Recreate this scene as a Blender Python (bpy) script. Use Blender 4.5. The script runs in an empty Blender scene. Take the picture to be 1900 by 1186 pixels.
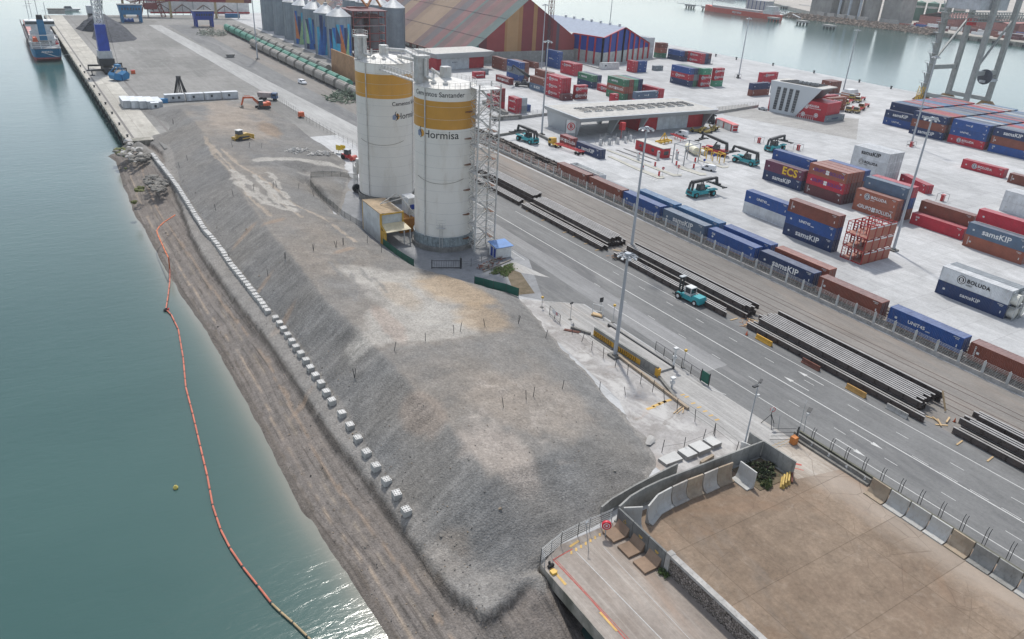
import bpy, math, random
import numpy as np
from mathutils import Vector, Matrix, geometry
from mathutils.bvhtree import BVHTree
R_=math.radians
random.seed(7); rng=np.random.default_rng(5)
S=bpy.context.scene; C=S.collection
# ---------------------------------------------------------------- camera
CAMH=59.5; FOC=1402.383; CX,CY=950.,593.
RM=np.array([[ 0.84698729,-0.19766997,0.49349682],[-0.52910693,-0.40348396,0.74648949],[0.0515595,-0.8933797,-0.44633433]])
cd=bpy.data.cameras.new('camera'); cam=bpy.data.objects.new('camera',cd); C.objects.link(cam); S.camera=cam
cd.sensor_width=36; cd.lens=FOC/1900*36; cd.clip_start=1; cd.clip_end=6000
M=Matrix.Identity(4)
for i in range(3):
    M[i][0]=RM[i][0]; M[i][1]=-RM[i][1]; M[i][2]=-RM[i][2]
M[2][3]=CAMH; cam.matrix_world=M
# ---------------------------------------------------------------- world, sun, exposure
SUN_AZ=67.; SUN_EL=56.           # direction the light comes from (degrees from +X), height
W=bpy.data.worlds.new('World'); S.world=W; W.use_nodes=True; nt=W.node_tree
sky=nt.nodes.new('ShaderNodeTexSky'); sky.sky_type='NISHITA'; sky.sun_disc=False
sky.sun_elevation=R_(SUN_EL); sky.sun_rotation=R_(90-SUN_AZ); sky.air_density=1.; sky.dust_density=1.; sky.ozone_density=1.6
hs=nt.nodes.new('ShaderNodeHueSaturation'); hs.inputs['Saturation'].default_value=.5   # thin high cloud: a paler sky
bg=nt.nodes['Background']; nt.links.new(sky.outputs[0],hs.inputs['Color']); nt.links.new(hs.outputs[0],bg.inputs[0]); bg.inputs[1].default_value=.15
sl=bpy.data.lights.new('sun','SUN'); so=bpy.data.objects.new('sun',sl); C.objects.link(so)
sl.energy=2.5; sl.angle=R_(3); sl.color=(1,.955,.89)
sd=Vector((math.cos(R_(SUN_AZ))*math.cos(R_(SUN_EL)),math.sin(R_(SUN_AZ))*math.cos(R_(SUN_EL)),math.sin(R_(SUN_EL))))
so.rotation_euler=sd.to_track_quat('Z','Y').to_euler(); so.location=(100,100,200)
S.view_settings.view_transform='Standard'; S.view_settings.look='None'; S.view_settings.gamma=1
S.view_settings.exposure=0.5
# ---------------------------------------------------------------- measured points: a place on the photograph gives a true ground position
ZF=dict(Z1=(880,60,7.6),Z2=(1100,60,7.6),Z3=(1350,90,7.6),Z4=(1600,160,6.333),Z5=(1500,280,7.6),Z6=(1650,360,7.6),Z7=(1000,220,7.6),A=(1350,340,7.6),B=(1650,460,7.6),C=(1650,260,7.6),D=(1350,250,7.6),
 R=(1560,370,9.121),E1=(850,180,3.8),E2=(1300,400,3.167),E3=(1300,600,3.167),E4=(1000,780,3.8),E5=(1400,874,3.8),E6=(900,874,3.8),E7=(900,480,3.8),S1=(640,40,7.037),S2=(640,340,5.4286),W1=(0,0,3.8),W2=(400,0,3.8),W3=(800,0,3.8),N1=(1200,0,4.745),N2=(1500,0,4.745),N3=(1200,180,4.745),N4=(1500,180,4.745),T1=(0,0,7.6),T2=(150,0,7.6),T3=(350,0,4.745),Q=(1700,0,5.93),F=(0,0,1),M5=(550,200,3.8),M1=(150,200,3.8),G1=(1020,170,5.588),G2=(1230,220,9.49),U1=(200,420,3.8),U2=(500,420,3.8),U3=(400,874,3.8),U4=(0,700,3.8))
def K(z,x,y,h=0.):
    o=ZF[z]; d=RM@np.array([o[0]+x/o[2]-CX,o[1]+y/o[2]-CY,FOC]); t=(h-CAMH)/d[2]
    return Vector((d[0]*t,d[1]*t,h))
def F(x,y,h=0.): return K('F',x,y,h)
# ---------------------------------------------------------------- materials
MATS={}
def nodes_of(m):
    m.use_nodes=True; n=m.node_tree; b=n.nodes['Principled BSDF']; return n,b
def N(n,t,**kw):
    x=n.nodes.new(t)
    for k,v in kw.items():
        if k.startswith('i_'):
            x.inputs[int(k[2:]) if k[2:].isdigit() else k[2:].replace('_',' ')].default_value=v
        else: setattr(x,k,v)
    return x
def mix(n,fac,a,b,mode='MIX'):
    m=n.nodes.new('ShaderNodeMix'); m.data_type='RGBA'; m.blend_type=mode
    for sock,v in ((0,fac),(6,a),(7,b)):
        if hasattr(v,'is_linked') or hasattr(v,'links'): n.links.new(v,m.inputs[sock])
        elif isinstance(v,(int,float)): m.inputs[sock].default_value=v
        else: m.inputs[sock].default_value=(*v[:3],1)
    return m.outputs[2]
def ramp(n,src,a,b,lo=0.,hi=1.):
    r=n.nodes.new('ShaderNodeMapRange'); n.links.new(src,r.inputs[0]); r.inputs[1].default_value=a; r.inputs[2].default_value=b
    r.inputs[3].default_value=lo; r.inputs[4].default_value=hi; return r.outputs[0]
def noise(n,vec,scale,detail=4,rough=.6,dist=0.):
    t=N(n,'ShaderNodeTexNoise'); n.links.new(vec,t.inputs['Vector']); t.inputs['Scale'].default_value=scale
    t.inputs['Detail'].default_value=detail; t.inputs['Roughness'].default_value=rough; t.inputs['Distortion'].default_value=dist; return t.outputs[0]
def mapped(n,vec,scale=(1,1,1),rot=(0,0,0)):
    m=N(n,'ShaderNodeMapping'); n.links.new(vec,m.inputs[0]); m.inputs['Scale'].default_value=scale; m.inputs['Rotation'].default_value=rot; return m.outputs[0]
def bumpn(n,b,h,strength,dist):
    u=N(n,'ShaderNodeBump'); u.inputs['Strength'].default_value=strength; u.inputs['Distance'].default_value=dist
    n.links.new(h,u.inputs['Height']); n.links.new(u.outputs[0],b.inputs['Normal'])
def mat(name,col,rough=.55,metal=0.,var=.25,scale=.6,dirt=None,dirtamt=.35,spec=.4,wave=None):
    """painted / plain surface with uneven tone, fine grime and optional weathering colour"""
    if name in MATS: return MATS[name]
    m=bpy.data.materials.new(name); MATS[name]=m; n,b=nodes_of(m)
    g=N(n,'ShaderNodeTexCoord'); oi=N(n,'ShaderNodeObjectInfo')
    va=N(n,'ShaderNodeVectorMath',operation='ADD'); n.links.new(g.outputs['Object'],va.inputs[0]); n.links.new(oi.outputs['Location'],va.inputs[1]); v=va.outputs[0]
    f=ramp(n,noise(n,v,scale,5,.65),.3,.72)
    lo=tuple(c*(1-var) for c in col); hi=tuple(min(1,c*(1+var*.55)) for c in col)
    c=mix(n,f,lo,hi)
    # tone of each single object drifts a little
    c=mix(n,1.,c,mix(n,oi.outputs['Random'],(.9,.9,.9),(1.08,1.08,1.08)),'MULTIPLY')
    if dirt is not None:
        d=ramp(n,noise(n,mapped(n,v,(1,1,.25)),scale*3.2,6,.7),.52,.74,0,dirtamt)
        c=mix(n,d,c,dirt)
    n.links.new(c,b.inputs['Base Color'])
    b.inputs['Roughness'].default_value=rough; b.inputs['Metallic'].default_value=metal; b.inputs['Specular IOR Level'].default_value=spec
    return m
def gmat(name,c1,c2,s1=.03,s2=.35,rough=.9,stretch=(1,1,1),streak=0.,streakcol=(.5,.5,.48),joint=None,crack=0.,crackcol=(.06,.045,.035),bands=(),stains=(),fine=.16,bump=.25,speck=2.2):
    """large ground surface in world metres: blotches, tyre streaks along Y, joints, cracks, stains"""
    m=bpy.data.materials.new(name); MATS[name]=m; n,b=nodes_of(m)
    P=N(n,'ShaderNodeNewGeometry').outputs['Position']
    v=mapped(n,P,stretch)
    f=ramp(n,noise(n,v,s1,6,.62,.4),.34,.66); c=mix(n,f,c1,c2)
    f2=ramp(n,noise(n,v,s2,6,.7),.3,.7); c=mix(n,fine,c,mix(n,f2,(.02,.02,.02),(1,1,1)),'OVERLAY')
    f3=noise(n,P,speck,5,.75); c=mix(n,fine*.9,c,mix(n,ramp(n,f3,.3,.7),(.05,.05,.05),(1,1,1)),'OVERLAY')
    for (col,sc,lo,hi,amt,st) in stains:
        s=ramp(n,noise(n,mapped(n,P,st),sc,5,.68,.6),lo,hi,0,amt); c=mix(n,s,c,col)
    for (a,b_,amp,col,amt) in bands:     # dust lying along one side of the ground
        bx=N(n,'ShaderNodeSeparateXYZ'); n.links.new(P,bx.inputs[0]); bn=noise(n,mapped(n,P,(.3,.12,1)),1.,6,.7,.5)
        q=N(n,'ShaderNodeMath',operation='MULTIPLY_ADD'); n.links.new(bn,q.inputs[0]); q.inputs[1].default_value=amp; n.links.new(bx.outputs[0],q.inputs[2])
        c=mix(n,ramp(n,q.outputs[0],a+amp/2,b_+amp/2,0,amt),c,col)
    if streak:
        s=ramp(n,noise(n,mapped(n,P,(1.6,.035,1)),.9,7,.75),.5,.72,0,streak); c=mix(n,s,c,streakcol)
        s=ramp(n,noise(n,mapped(n,P,(2.1,.05,1)),1.7,6,.75),.52,.72,0,streak*.95); c=mix(n,s,c,tuple(q*.35 for q in streakcol))
    if joint:
        jx,jy,w,jc=joint
        sx=N(n,'ShaderNodeSeparateXYZ'); n.links.new(P,sx.inputs[0]); tot=None
        for k,per in ((0,jx),(1,jy)):
            a=N(n,'ShaderNodeMath',operation='PINGPONG'); n.links.new(sx.outputs[k],a.inputs[0]); a.inputs[1].default_value=per/2
            l=N(n,'ShaderNodeMath',operation='LESS_THAN'); n.links.new(a.outputs[0],l.inputs[0]); l.inputs[1].default_value=w
            tot=l.outputs[0] if tot is None else mx(n,tot,l.outputs[0])
        t=N(n,'ShaderNodeMath',operation='MULTIPLY'); n.links.new(tot,t.inputs[0]); t.inputs[1].default_value=.5
        c=mix(n,t.outputs[0],c,jc)
        # neighbouring slabs differ a little in tone
        br=N(n,'ShaderNodeTexWhiteNoise',noise_dimensions='2D'); sn=N(n,'ShaderNodeVectorMath',operation='SNAP'); n.links.new(P,sn.inputs[0]); sn.inputs[1].default_value=(jx,jy,1000)
        n.links.new(sn.outputs[0],br.inputs['Vector']); c=mix(n,.55,c,mix(n,br.outputs[0],(.82,.82,.82),(1.12,1.12,1.12)),'MULTIPLY')
    if crack:
        vo=N(n,'ShaderNodeTexVoronoi',feature='DISTANCE_TO_EDGE'); 
        wa=N(n,'ShaderNodeTexNoise'); n.links.new(P,wa.inputs['Vector']); wa.inputs['Scale'].default_value=.5
        av=mix(n,.12,P,wa.outputs[1],'LINEAR_LIGHT'); n.links.new(av,vo.inputs['Vector']); vo.inputs['Scale'].default_value=.26
        s=ramp(n,vo.outputs[0],.001,.012,crack,0); 
        k=ramp(n,noise(n,P,.12,3),.38,.52); q=N(n,'ShaderNodeMath',operation='MULTIPLY'); n.links.new(s,q.inputs[0]); n.links.new(k,q.inputs[1])
        c=mix(n,q.outputs[0],c,crackcol)
    n.links.new(c,b.inputs['Base Color']); b.inputs['Roughness'].default_value=rough; b.inputs['Specular IOR Level'].default_value=.25
    if bump: bumpn(n,b,f3,bump,.05)
    return m
def mx(n,a,b):
    x=N(n,'ShaderNodeMath',operation='MAXIMUM'); n.links.new(a,x.inputs[0]); n.links.new(b,x.inputs[1]); return x.outputs[0]
# ---------------------------------------------------------------- mesh builder
class MB:
    def __init__(s): s.v=[]; s.f=[]; s.m=[]; s.T=None
    def add(s,vs,fs,mi=0):
        k=len(s.v)
        if s.T is not None: vs=[tuple(s.T@Vector(p)) for p in vs]
        s.v+= [tuple(p) for p in vs]; s.f+=[tuple(i+k for i in f) for f in fs]; s.m+=[mi]*len(fs); return s
    def box(s,x0,x1,y0,y1,z0,z1,mi=0):
        return s.add([(x0,y0,z0),(x1,y0,z0),(x1,y1,z0),(x0,y1,z0),(x0,y0,z1),(x1,y0,z1),(x1,y1,z1),(x0,y1,z1)],
          [(0,3,2,1),(4,5,6,7),(0,1,5,4),(1,2,6,5),(2,3,7,6),(3,0,4,7)],mi)
    def frus(s,x0,x1,y0,y1,z0,X0,X1,Y0,Y1,z1,mi=0):
        return s.add([(x0,y0,z0),(x1,y0,z0),(x1,y1,z0),(x0,y1,z0),(X0,Y0,z1),(X1,Y0,z1),(X1,Y1,z1),(X0,Y1,z1)],
          [(0,3,2,1),(4,5,6,7),(0,1,5,4),(1,2,6,5),(2,3,7,6),(3,0,4,7)],mi)
    def bar(s,p,q,w,h=None,mi=0):
        p=Vector(p);q=Vector(q);h=h or w; d=q-p; L=d.length
        if L<1e-6: return s
        d.normalize(); u=Vector((0,0,1)) if abs(d.z)<.95 else Vector((0,1,0)); a=d.cross(u).normalized(); b=a.cross(d).normalized()
        vs=[]
        for o in (p,q):
            for i,j in ((-1,-1),(1,-1),(1,1),(-1,1)): vs.append(o+a*(i*w/2)+b*(j*h/2))
        return s.add(vs,[(0,1,2,3),(7,6,5,4),(0,4,5,1),(1,5,6,2),(2,6,7,3),(3,7,4,0)],mi)
    def tube(s,p,q,r,r2=None,n=10,mi=0,cap=True):
        p=Vector(p);q=Vector(q); r2=r if r2 is None else r2; d=(q-p).normalized(); u=Vector((0,0,1)) if abs(d.z)<.95 else Vector((0,1,0)); a=d.cross(u).normalized(); b=a.cross(d)
        vs=[];
        for o,rr in ((p,r),(q,r2)):
            for i in range(n):
                t=2*math.pi*i/n; vs.append(o+a*(rr*math.cos(t))+b*(rr*math.sin(t)))
        fs=[(i,(i+1)%n,n+(i+1)%n,n+i) for i in range(n)]
        if cap: fs+=[tuple(range(n-1,-1,-1)),tuple(range(n,2*n))]
        return s.add(vs,fs,mi)
    def lathe(s,prof,n=24,mi=0,c=(0,0),a0=0,a1=360,cap=False):
        vs=[];full=abs(a1-a0)>=359.9; m=n if full else n+1
        for r,z in prof:
            for i in range(m):
                t=R_(a0+(a1-a0)*i/n); vs.append((c[0]+r*math.cos(t),c[1]+r*math.sin(t),z))
        fs=[]
        for k in range(len(prof)-1):
            for i in range(n):
                j=(i+1)%m if full else i+1
                fs.append((k*m+i,k*m+j,(k+1)*m+j,(k+1)*m+i))
        if cap: fs.append(tuple((len(prof)-1)*m+i for i in range(m)))
        return s.add(vs,fs,mi)
    def prism(s,poly,z0,z1,mi=0):
        n=len(poly); vs=[(x,y,z0) for x,y in poly]+[(x,y,z1) for x,y in poly]
        return s.add(vs,[tuple(range(n-1,-1,-1)),tuple(range(n,2*n))]+[(i,(i+1)%n,n+(i+1)%n,n+i) for i in range(n)],mi)
    def prismx(s,prof,x0,x1,mi=0):   # profile in (y,z) extruded along x
        n=len(prof); vs=[(x0,y,z) for y,z in prof]+[(x1,y,z) for y,z in prof]
        return s.add(vs,[tuple(range(n)),tuple(range(2*n-1,n-1,-1))]+[(i,n+i,n+(i+1)%n,(i+1)%n) for i in range(n)],mi)
    def prismy(s,prof,y0,y1,mi=0):   # profile in (x,z) extruded along y
        n=len(prof); vs=[(x,y0,z) for x,z in prof]+[(x,y1,z) for x,z in prof]
        return s.add(vs,[tuple(range(n)),tuple(range(2*n-1,n-1,-1))]+[(i,n+i,n+(i+1)%n,(i+1)%n) for i in range(n)],mi)
    def quad(s,a,b,c,d,mi=0): return s.add([a,b,c,d],[(0,1,2,3)],mi)
    def wheel(s,x,y,z,r,w,ax='x',mi=0,n=14,hub=None):
        d=Vector((w/2,0,0)) if ax=='x' else Vector((0,w/2,0)); o=Vector((x,y,z)); s.tube(o-d,o+d,r,n=n,mi=mi)
        if hub is not None: s.tube(o-d*1.06,o+d*1.06,r*.5,n=n,mi=hub)
        return s
    def lattice(s,p,q,w,k,t,mi=0,side=None):
        """box-section lattice girder from p to q, width w, k bays, bar thickness t"""
        p=Vector(p);q=Vector(q); d=(q-p).normalized(); u=Vector((0,0,1)) if abs(d.z)<.95 else Vector((0,1,0)); a=d.cross(u).normalized()*w/2; b=a.cross(d).normalized()*w/2
        cs=[a+b,-a+b,-a-b,a-b]
        for c in cs: s.bar(p+c,q+c,t,mi=mi)
        for i in range(k):
            o=p+(q-p)*(i/k); e=p+(q-p)*((i+1)/k)
            for j in range(4):
                c1,c2=cs[j],cs[(j+1)%4]
                s.bar(o+c1,e+c2,t*.6,mi=mi); s.bar(o+c1,o+c2,t*.6,mi=mi)
        return s
    def sub(s,T): s.T=T; return s
    def mesh(s,name,smooth=False):
        me=bpy.data.meshes.new(name); me.from_pydata(s.v,[],s.f)
        me.polygons.foreach_set('material_index',s.m)
        if smooth:
            me.polygons.foreach_set('use_smooth',[True]*len(s.f))
            if smooth!='all': me.set_sharp_from_angle(angle=R_(35))
        me.update(); return me
    def build(s,name,mats,parent=None,loc=(0,0,0),rz=0.,smooth=False):
        me=s.mesh(name,smooth)
        for m in (mats if isinstance(mats,(list,tuple)) else [mats]): me.materials.append(m)
        return link(name,me,parent,loc,rz)
class WB:
    """collects wheels and links each as its own object"""
    def __init__(s): s.l=[]
    def wheel(s,x,y,z,r,w,ax='y',mi=0,n=14,hub=None): s.l.append((x,y,z,r,w,ax,n)); return s
    def build(s,name,m,parent):
        c={}
        for x,y,z,r,w,ax,n in s.l:
            k=(r,w,ax)
            if k not in c: c[k]=MB().wheel(0,0,0,r,w,ax,n=n).mesh('wheel'); c[k].materials.append(m)
            link('wheel',c[k],parent,(x,y,z))
def link(name,me,parent=None,loc=(0,0,0),rz=0.):
    o=bpy.data.objects.new(name,me); C.objects.link(o); o.location=loc; o.rotation_euler=(0,0,rz)
    if parent is not None: o.parent=parent
    return o
def tag(o,label,cat,group=None,kind=None):
    if label: o['label']=label
    if cat: o['category']=cat
    if group: o['group']=group
    if kind: o['kind']=kind
    return o
def thing(name,label,cat,loc=(0,0,0),rz=0.,group=None):
    o=link(name,None,None,loc,rz); o.empty_display_size=.5; return tag(o,label,cat,group)
def struct(o): o['kind']='structure'; return o
def copy_tree(o,parent=None):
    c=o.copy(); C.objects.link(c)
    if parent is not None: c.parent=parent
    for ch in list(o.children): copy_tree(ch,c)
    return c
def dup(o,loc,rz,label,group=None):
    c=copy_tree(o); c.location=loc; c.rotation_euler=(0,0,rz); c['label']=label
    if group: c['group']=group
    return c
class Once:
    """first use moves the prototype, later uses copy it"""
    def __init__(s,proto): s.p=proto; s.n=0
    def __call__(s,loc,rz,label,group=None,sc=None):
        if s.n==0: o=s.p; o.location=loc; o.rotation_euler=(0,0,rz); o['label']=label
        else: o=copy_tree(s.p); o.location=loc; o.rotation_euler=(0,0,rz); o['label']=label
        if group: o['group']=group
        if sc: o.scale=(sc,)*3
        s.n+=1; return o
FONTS={}
def text_mesh(txt,size=1.,depth=.01,bold=.0,spacing=1.,align='CENTER',xs=1.):
    key=(txt,size,bold,spacing,xs,align)
    if key in FONTS: return FONTS[key]
    cu=bpy.data.curves.new('t','FONT'); cu.body=txt; cu.size=size; cu.extrude=depth; cu.offset=bold; cu.space_character=spacing; cu.align_x=align; cu.align_y='CENTER'; cu.resolution_u=3
    ob=bpy.data.objects.new('t',cu); C.objects.link(ob); bpy.context.view_layer.update()
    me=bpy.data.meshes.new_from_object(ob.evaluated_get(bpy.context.evaluated_depsgraph_get())); bpy.data.objects.remove(ob)
    me.transform(Matrix.Diagonal((xs,1,1,1))); me.materials.clear(); me.materials.append(None); FONTS[key]=me; me.name='lettering'; return me
def ordn(i): return ['first','second','third','fourth','fifth','sixth','seventh','eighth','ninth','tenth','eleventh','twelfth','thirteenth','fourteenth','fifteenth','sixteenth','seventeenth','eighteenth','nineteenth','twentieth','twenty-first','twenty-second','twenty-third','twenty-fourth','twenty-fifth','twenty-sixth','twenty-seventh','twenty-eighth','twenty-ninth','thirtieth','thirty-first','thirty-second','thirty-third','thirty-fourth','thirty-fifth','thirty-sixth','thirty-seventh','thirty-eighth','thirty-ninth','fortieth'][i] if i<40 else (lambda n: ['fortieth','fiftieth','sixtieth','seventieth','eightieth','ninetieth'][n//10-4] if n%10==0 else ['forty','fifty','sixty','seventy','eighty','ninety'][n//10-4]+'-'+ordn(n%10-1))(min(i+1,99))
# shared materials
WHITE=mat('white_paint',(.62,.63,.62),.5,dirt=(.3,.27,.22),dirtamt=.5)
STEEL=mat('galvanised_steel',(.36,.38,.39),.45,.3,dirt=(.2,.17,.14))
DARK=mat('dark_steel',(.035,.037,.04),.55)
BLACK=mat('black_rubber',(.02,.02,.021),.8)
GLASS=mat('dark_glass',(.03,.04,.05),.12,spec=.8,var=.1)
CONC=mat('concrete',(.36,.35,.33),.9,var=.3,scale=.9,dirt=(.12,.11,.1),dirtamt=.6)
CONCD=mat('dark_concrete',(.19,.185,.17),.9,var=.35,scale=.9,dirt=(.06,.055,.05),dirtamt=.7)
RED=mat('red_paint',(.5,.035,.04),.5,dirt=(.25,.08,.06))
YEL=mat('yellow_paint',(.6,.38,.06),.5,dirt=(.2,.14,.06))
ORANGE=mat('orange_paint',(.62,.12,.04),.5,dirt=(.3,.12,.06))
TEAL=mat('teal_paint',(.03,.3,.33),.45,dirt=(.05,.12,.12))
BLUE=mat('blue_paint',(.015,.05,.3),.5,dirt=(.05,.07,.12))
GREENP=mat('green_paint',(.05,.26,.16),.5,dirt=(.1,.12,.08))
BROWN=mat('rust_brown',(.16,.06,.04),.75,dirt=(.08,.04,.03))
WOOD=mat('timber',(.5,.36,.2),.8,dirt=(.25,.18,.1))
# ================================================================ SETTING
WL=-4.0
# --- water
m=bpy.data.materials.new('water'); MATS['water']=m; n,b=nodes_of(m)
P=N(n,'ShaderNodeNewGeometry').outputs['Position']; sx=N(n,'ShaderNodeSeparateXYZ'); n.links.new(P,sx.inputs[0])
at=N(n,'ShaderNodeAttribute'); at.attribute_name='silt'
c=mix(n,ramp(n,noise(n,mapped(n,P,(.6,1,1)),.02,4,.6),.35,.65),(.033,.08,.075),(.044,.096,.089))
c=mix(n,ramp(n,noise(n,mapped(n,P,(.5,1.2,1)),.004,4,.5),.45,.65,0,.5),c,(.035,.075,.062))
c=mix(n,at.outputs['Fac'],c,(.2,.2,.17))
n.links.new(c,b.inputs['Base Color']); b.inputs['Roughness'].default_value=.13; b.inputs['IOR'].default_value=1.33; b.inputs['Specular IOR Level'].default_value=.38
w1=noise(n,mapped(n,P,(.35,1,1),(0,0,.5)),.9,5,.6,.5); w2=noise(n,mapped(n,P,(.6,1,1),(0,0,.2)),.16,4,.55)
ad=N(n,'ShaderNodeMath',operation='ADD'); n.links.new(w1,ad.inputs[0]); n.links.new(w2,ad.inputs[1]); bumpn(n,b,ad.outputs[0],.13,.4)
xs=np.concatenate([[-2500,-600,-250,-120,-60],np.arange(-30,26,1.),[40,80,200,500,1000,3000]]); ys=np.concatenate([[-300,-100,0],np.arange(10,300,2.),[340,400,500,700,1000,1500,2500,4500]])
SHORE=[F(*p,WL) for p in ((200,290),(215,300),(230,350),(245,390),(290,470),(330,540),(385,620),(440,720),(500,830),(560,950),(640,1060),(720,1186),(790,1290))]
def shore_x(y):
    yy=[p.y for p in SHORE][::-1]; xx=[p.x for p in SHORE][::-1]; return float(np.interp(y,yy,xx))
vs=[(x,y,WL) for y in ys for x in xs]; nx=len(xs)
fs=[(j*nx+i,j*nx+i+1,(j+1)*nx+i+1,(j+1)*nx+i) for j in range(len(ys)-1) for i in range(nx-1)]
me=bpy.data.meshes.new('water'); me.from_pydata(vs,[],fs)
a=me.attributes.new('silt','FLOAT','POINT')
def silt(x,y):
    if y>262 or y<0: return 0.
    d=shore_x(y)-x
    if d<-6: return 0.
    return float(max(0,min(1,math.exp(-max(d,0)/1.6)*.8+.18*math.exp(-max(d,0)/6))))*(1 if y<240 else max(0,(262-y)/22))
a.data.foreach_set('value',[silt(x,y) for x,y,_ in vs]); me.materials.append(m)
struct(link('water',me))
struct(MB().quad((-2600,-400,-9),(3100,-400,-9),(3100,4600,-9),(-2600,4600,-9)).build('seabed',mat('seabed',(.06,.08,.06),.9)))
# --- port platform
YARD=gmat('yard_concrete',(.34,.345,.345),(.44,.445,.445),.02,.4,.85,(1,.6,1),streak=.35,streakcol=(.56,.56,.55),joint=(6,6,.045,(.2,.2,.2)),stains=(((.2,.2,.2),.05,.56,.72,.45,(1,.5,1)),((.27,.25,.22),.3,.6,.75,.35,(1,.4,1))))
QUAYM=gmat('quay_wall_concrete',(.22,.21,.18),(.34,.32,.28),.2,.8,.9,stains=(((.05,.06,.04),.5,.45,.65,.6,(1,1,.3)),))
land=[(32,622),(32,256.2),(38,252),(38.5,58),(41.5,48.2),(41.5,-80),(398.6,-80),(398.6,455),(300,640),(130,640),(130,622)]
mb=MB(); nL=len(land); mb.add([(x,y,0) for x,y in land],[tuple(range(nL))[::-1]],0)
mb.add([(x,y,0) for x,y in land]+[(x,y,-9) for x,y in land],[(i,(i+1)%nL,nL+(i+1)%nL,nL+i) for i in range(nL)],1)
me=mb.mesh('ground'); me.materials.append(YARD); me.materials.append(QUAYM)
import bmesh
bm=bmesh.new(); bm.from_mesh(me); bmesh.ops.recalc_face_normals(bm,faces=bm.faces); bm.to_mesh(me); bm.free()
struct(link('ground',me))
def sheet(name,poly,lvl,m):
    z=.004*lvl; bmx=bmesh.new(); f=bmx.faces.new([bmx.verts.new((p[0],p[1],z)) for p in poly]); 
    if f.normal.z<0 or (bmx.normal_update() or f.normal.z<0): bmesh.ops.reverse_faces(bmx,faces=[f])
    bmesh.ops.triangulate(bmx,faces=bmx.faces[:]); me=bpy.data.meshes.new(name); bmx.to_mesh(me); bmx.free(); me.materials.append(m)
    return struct(link(name,me))
def rect(x0,x1,y0,y1): return [(x0,y0),(x1,y0),(x1,y1),(x0,y1)]
ASPH=gmat('asphalt',(.125,.127,.126),(.175,.176,.172),.05,.5,.9,(1,.35,1),streak=.35,streakcol=(.27,.27,.27),stains=(((.1,.1,.103),.08,.56,.6,.5,(1,.25,1)),((.07,.068,.065),.5,.66,.76,.6,(1,.6,1)),((.25,.245,.24),.12,.58,.66,.4,(1,.12,1))))
ASPL=gmat('worn_quay_asphalt',(.165,.162,.152),(.23,.225,.213),.025,.4,.92,(1,.5,1),streak=.35,streakcol=(.34,.34,.33),joint=(17,30,.06,(.12,.12,.11)),stains=(((.14,.14,.13),.03,.5,.56,.5,(1,1,1)),((.36,.36,.34),.06,.6,.7,.5,(1,.3,1))))
QUAYT=gmat('quay_apron_concrete',(.34,.325,.285),(.46,.44,.39),.06,.6,.9,(1,.4,1),streak=.3,streakcol=(.52,.5,.46),joint=(30,8,.06,(.12,.11,.1)),stains=(((.2,.19,.16),.2,.52,.7,.6,(1,.5,1)),))
RAILZ=gmat('rail_yard_paving',(.165,.155,.142),(.225,.21,.192),.04,.5,.95,(1,.3,1),streak=.4,streakcol=(.3,.29,.27),stains=(((.24,.19,.15),.06,.52,.66,.5,(1,.2,1)),((.12,.11,.1),.1,.56,.66,.5,(1,.2,1))))
BALL=gmat('rail_ballast',(.1,.085,.075),(.15,.125,.105),.1,1.5,.95,fine=.5,bump=.8)
BRN=gmat('brown_dusty_concrete',(.165,.122,.087),(.228,.176,.13),.05,.5,.92,(1,.7,1),bands=((74.5,78.5,7,(.37,.32,.27),.6),(80,81.2,2,(.25,.18,.13),.7)),fine=.25,joint=(18,8.5,.05,(.09,.065,.045)),crack=.55,crackcol=(.11,.08,.06),stains=(((.25,.15,.09),.05,.56,.72,.5,(1,1,1)),((.2,.2,.19),.06,.55,.7,.35,(1,.3,1)),((.15,.105,.075),.1,.52,.72,.55,(1,1,1)),((.36,.3,.24),.3,.58,.7,.35,(1,1,1)),((.13,.09,.065),.6,.62,.75,.4,(1,1,1))),bump=.15)
BRNL=gmat('pale_dusty_concrete',(.26,.215,.17),(.4,.36,.31),.2,.9,.92,(1,.35,1),streak=.5,streakcol=(.58,.56,.52),crack=.6,crackcol=(.13,.1,.08),stains=(((.3,.18,.12),.2,.55,.72,.5,(1,.3,1)),),bump=.15)
DOCK=gmat('dock_concrete',(.22,.19,.165),(.34,.305,.27),.1,.7,.92,(1,.4,1),streak=.45,streakcol=(.5,.47,.42),stains=(((.17,.13,.1),.15,.54,.72,.55,(1,.35,1)),((.33,.22,.15),.12,.56,.7,.4,(1,.3,1))),bump=.15)
DUST=gmat('white_dusted_concrete',(.25,.235,.22),(.36,.35,.34),.15,.9,.92,stains=(((.46,.45,.43),.3,.48,.6,.8,(1,.5,1)),((.14,.12,.1),.25,.58,.7,.6,(1,1,1)),((.36,.26,.19),.12,.58,.7,.4,(1,1,1))),bump=.3)
DARKY=gmat('silo_yard_paving',(.16,.165,.17),(.25,.255,.26),.08,.6,.85,stains=(((.42,.42,.41),.1,.55,.68,.5,(1,1,1)),((.07,.075,.08),.1,.56,.7,.5,(1,1,1))))
CONCL=gmat('pale_lane_concrete',(.24,.235,.225),(.36,.352,.335),.1,.7,.9,(1,.3,1),streak=.6,streakcol=(.6,.59,.57),stains=(((.3,.25,.2),.15,.55,.7,.5,(1,.25,1)),))
sheet('quay_road',rect(33,140,240,620),1,ASPL)
sheet('quay_road_inner',[(72,190),(74,240),(58,240),(57.5,189.5)],1,ASPL)
sheet('quay_apron',rect(32.2,35,256.5,621),2,QUAYT)
sheet('quay_lane',[(83.5,-80),(92,240),(90,560),(104,560),(106,240),(103.2,-80)],2,ASPH)
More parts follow.
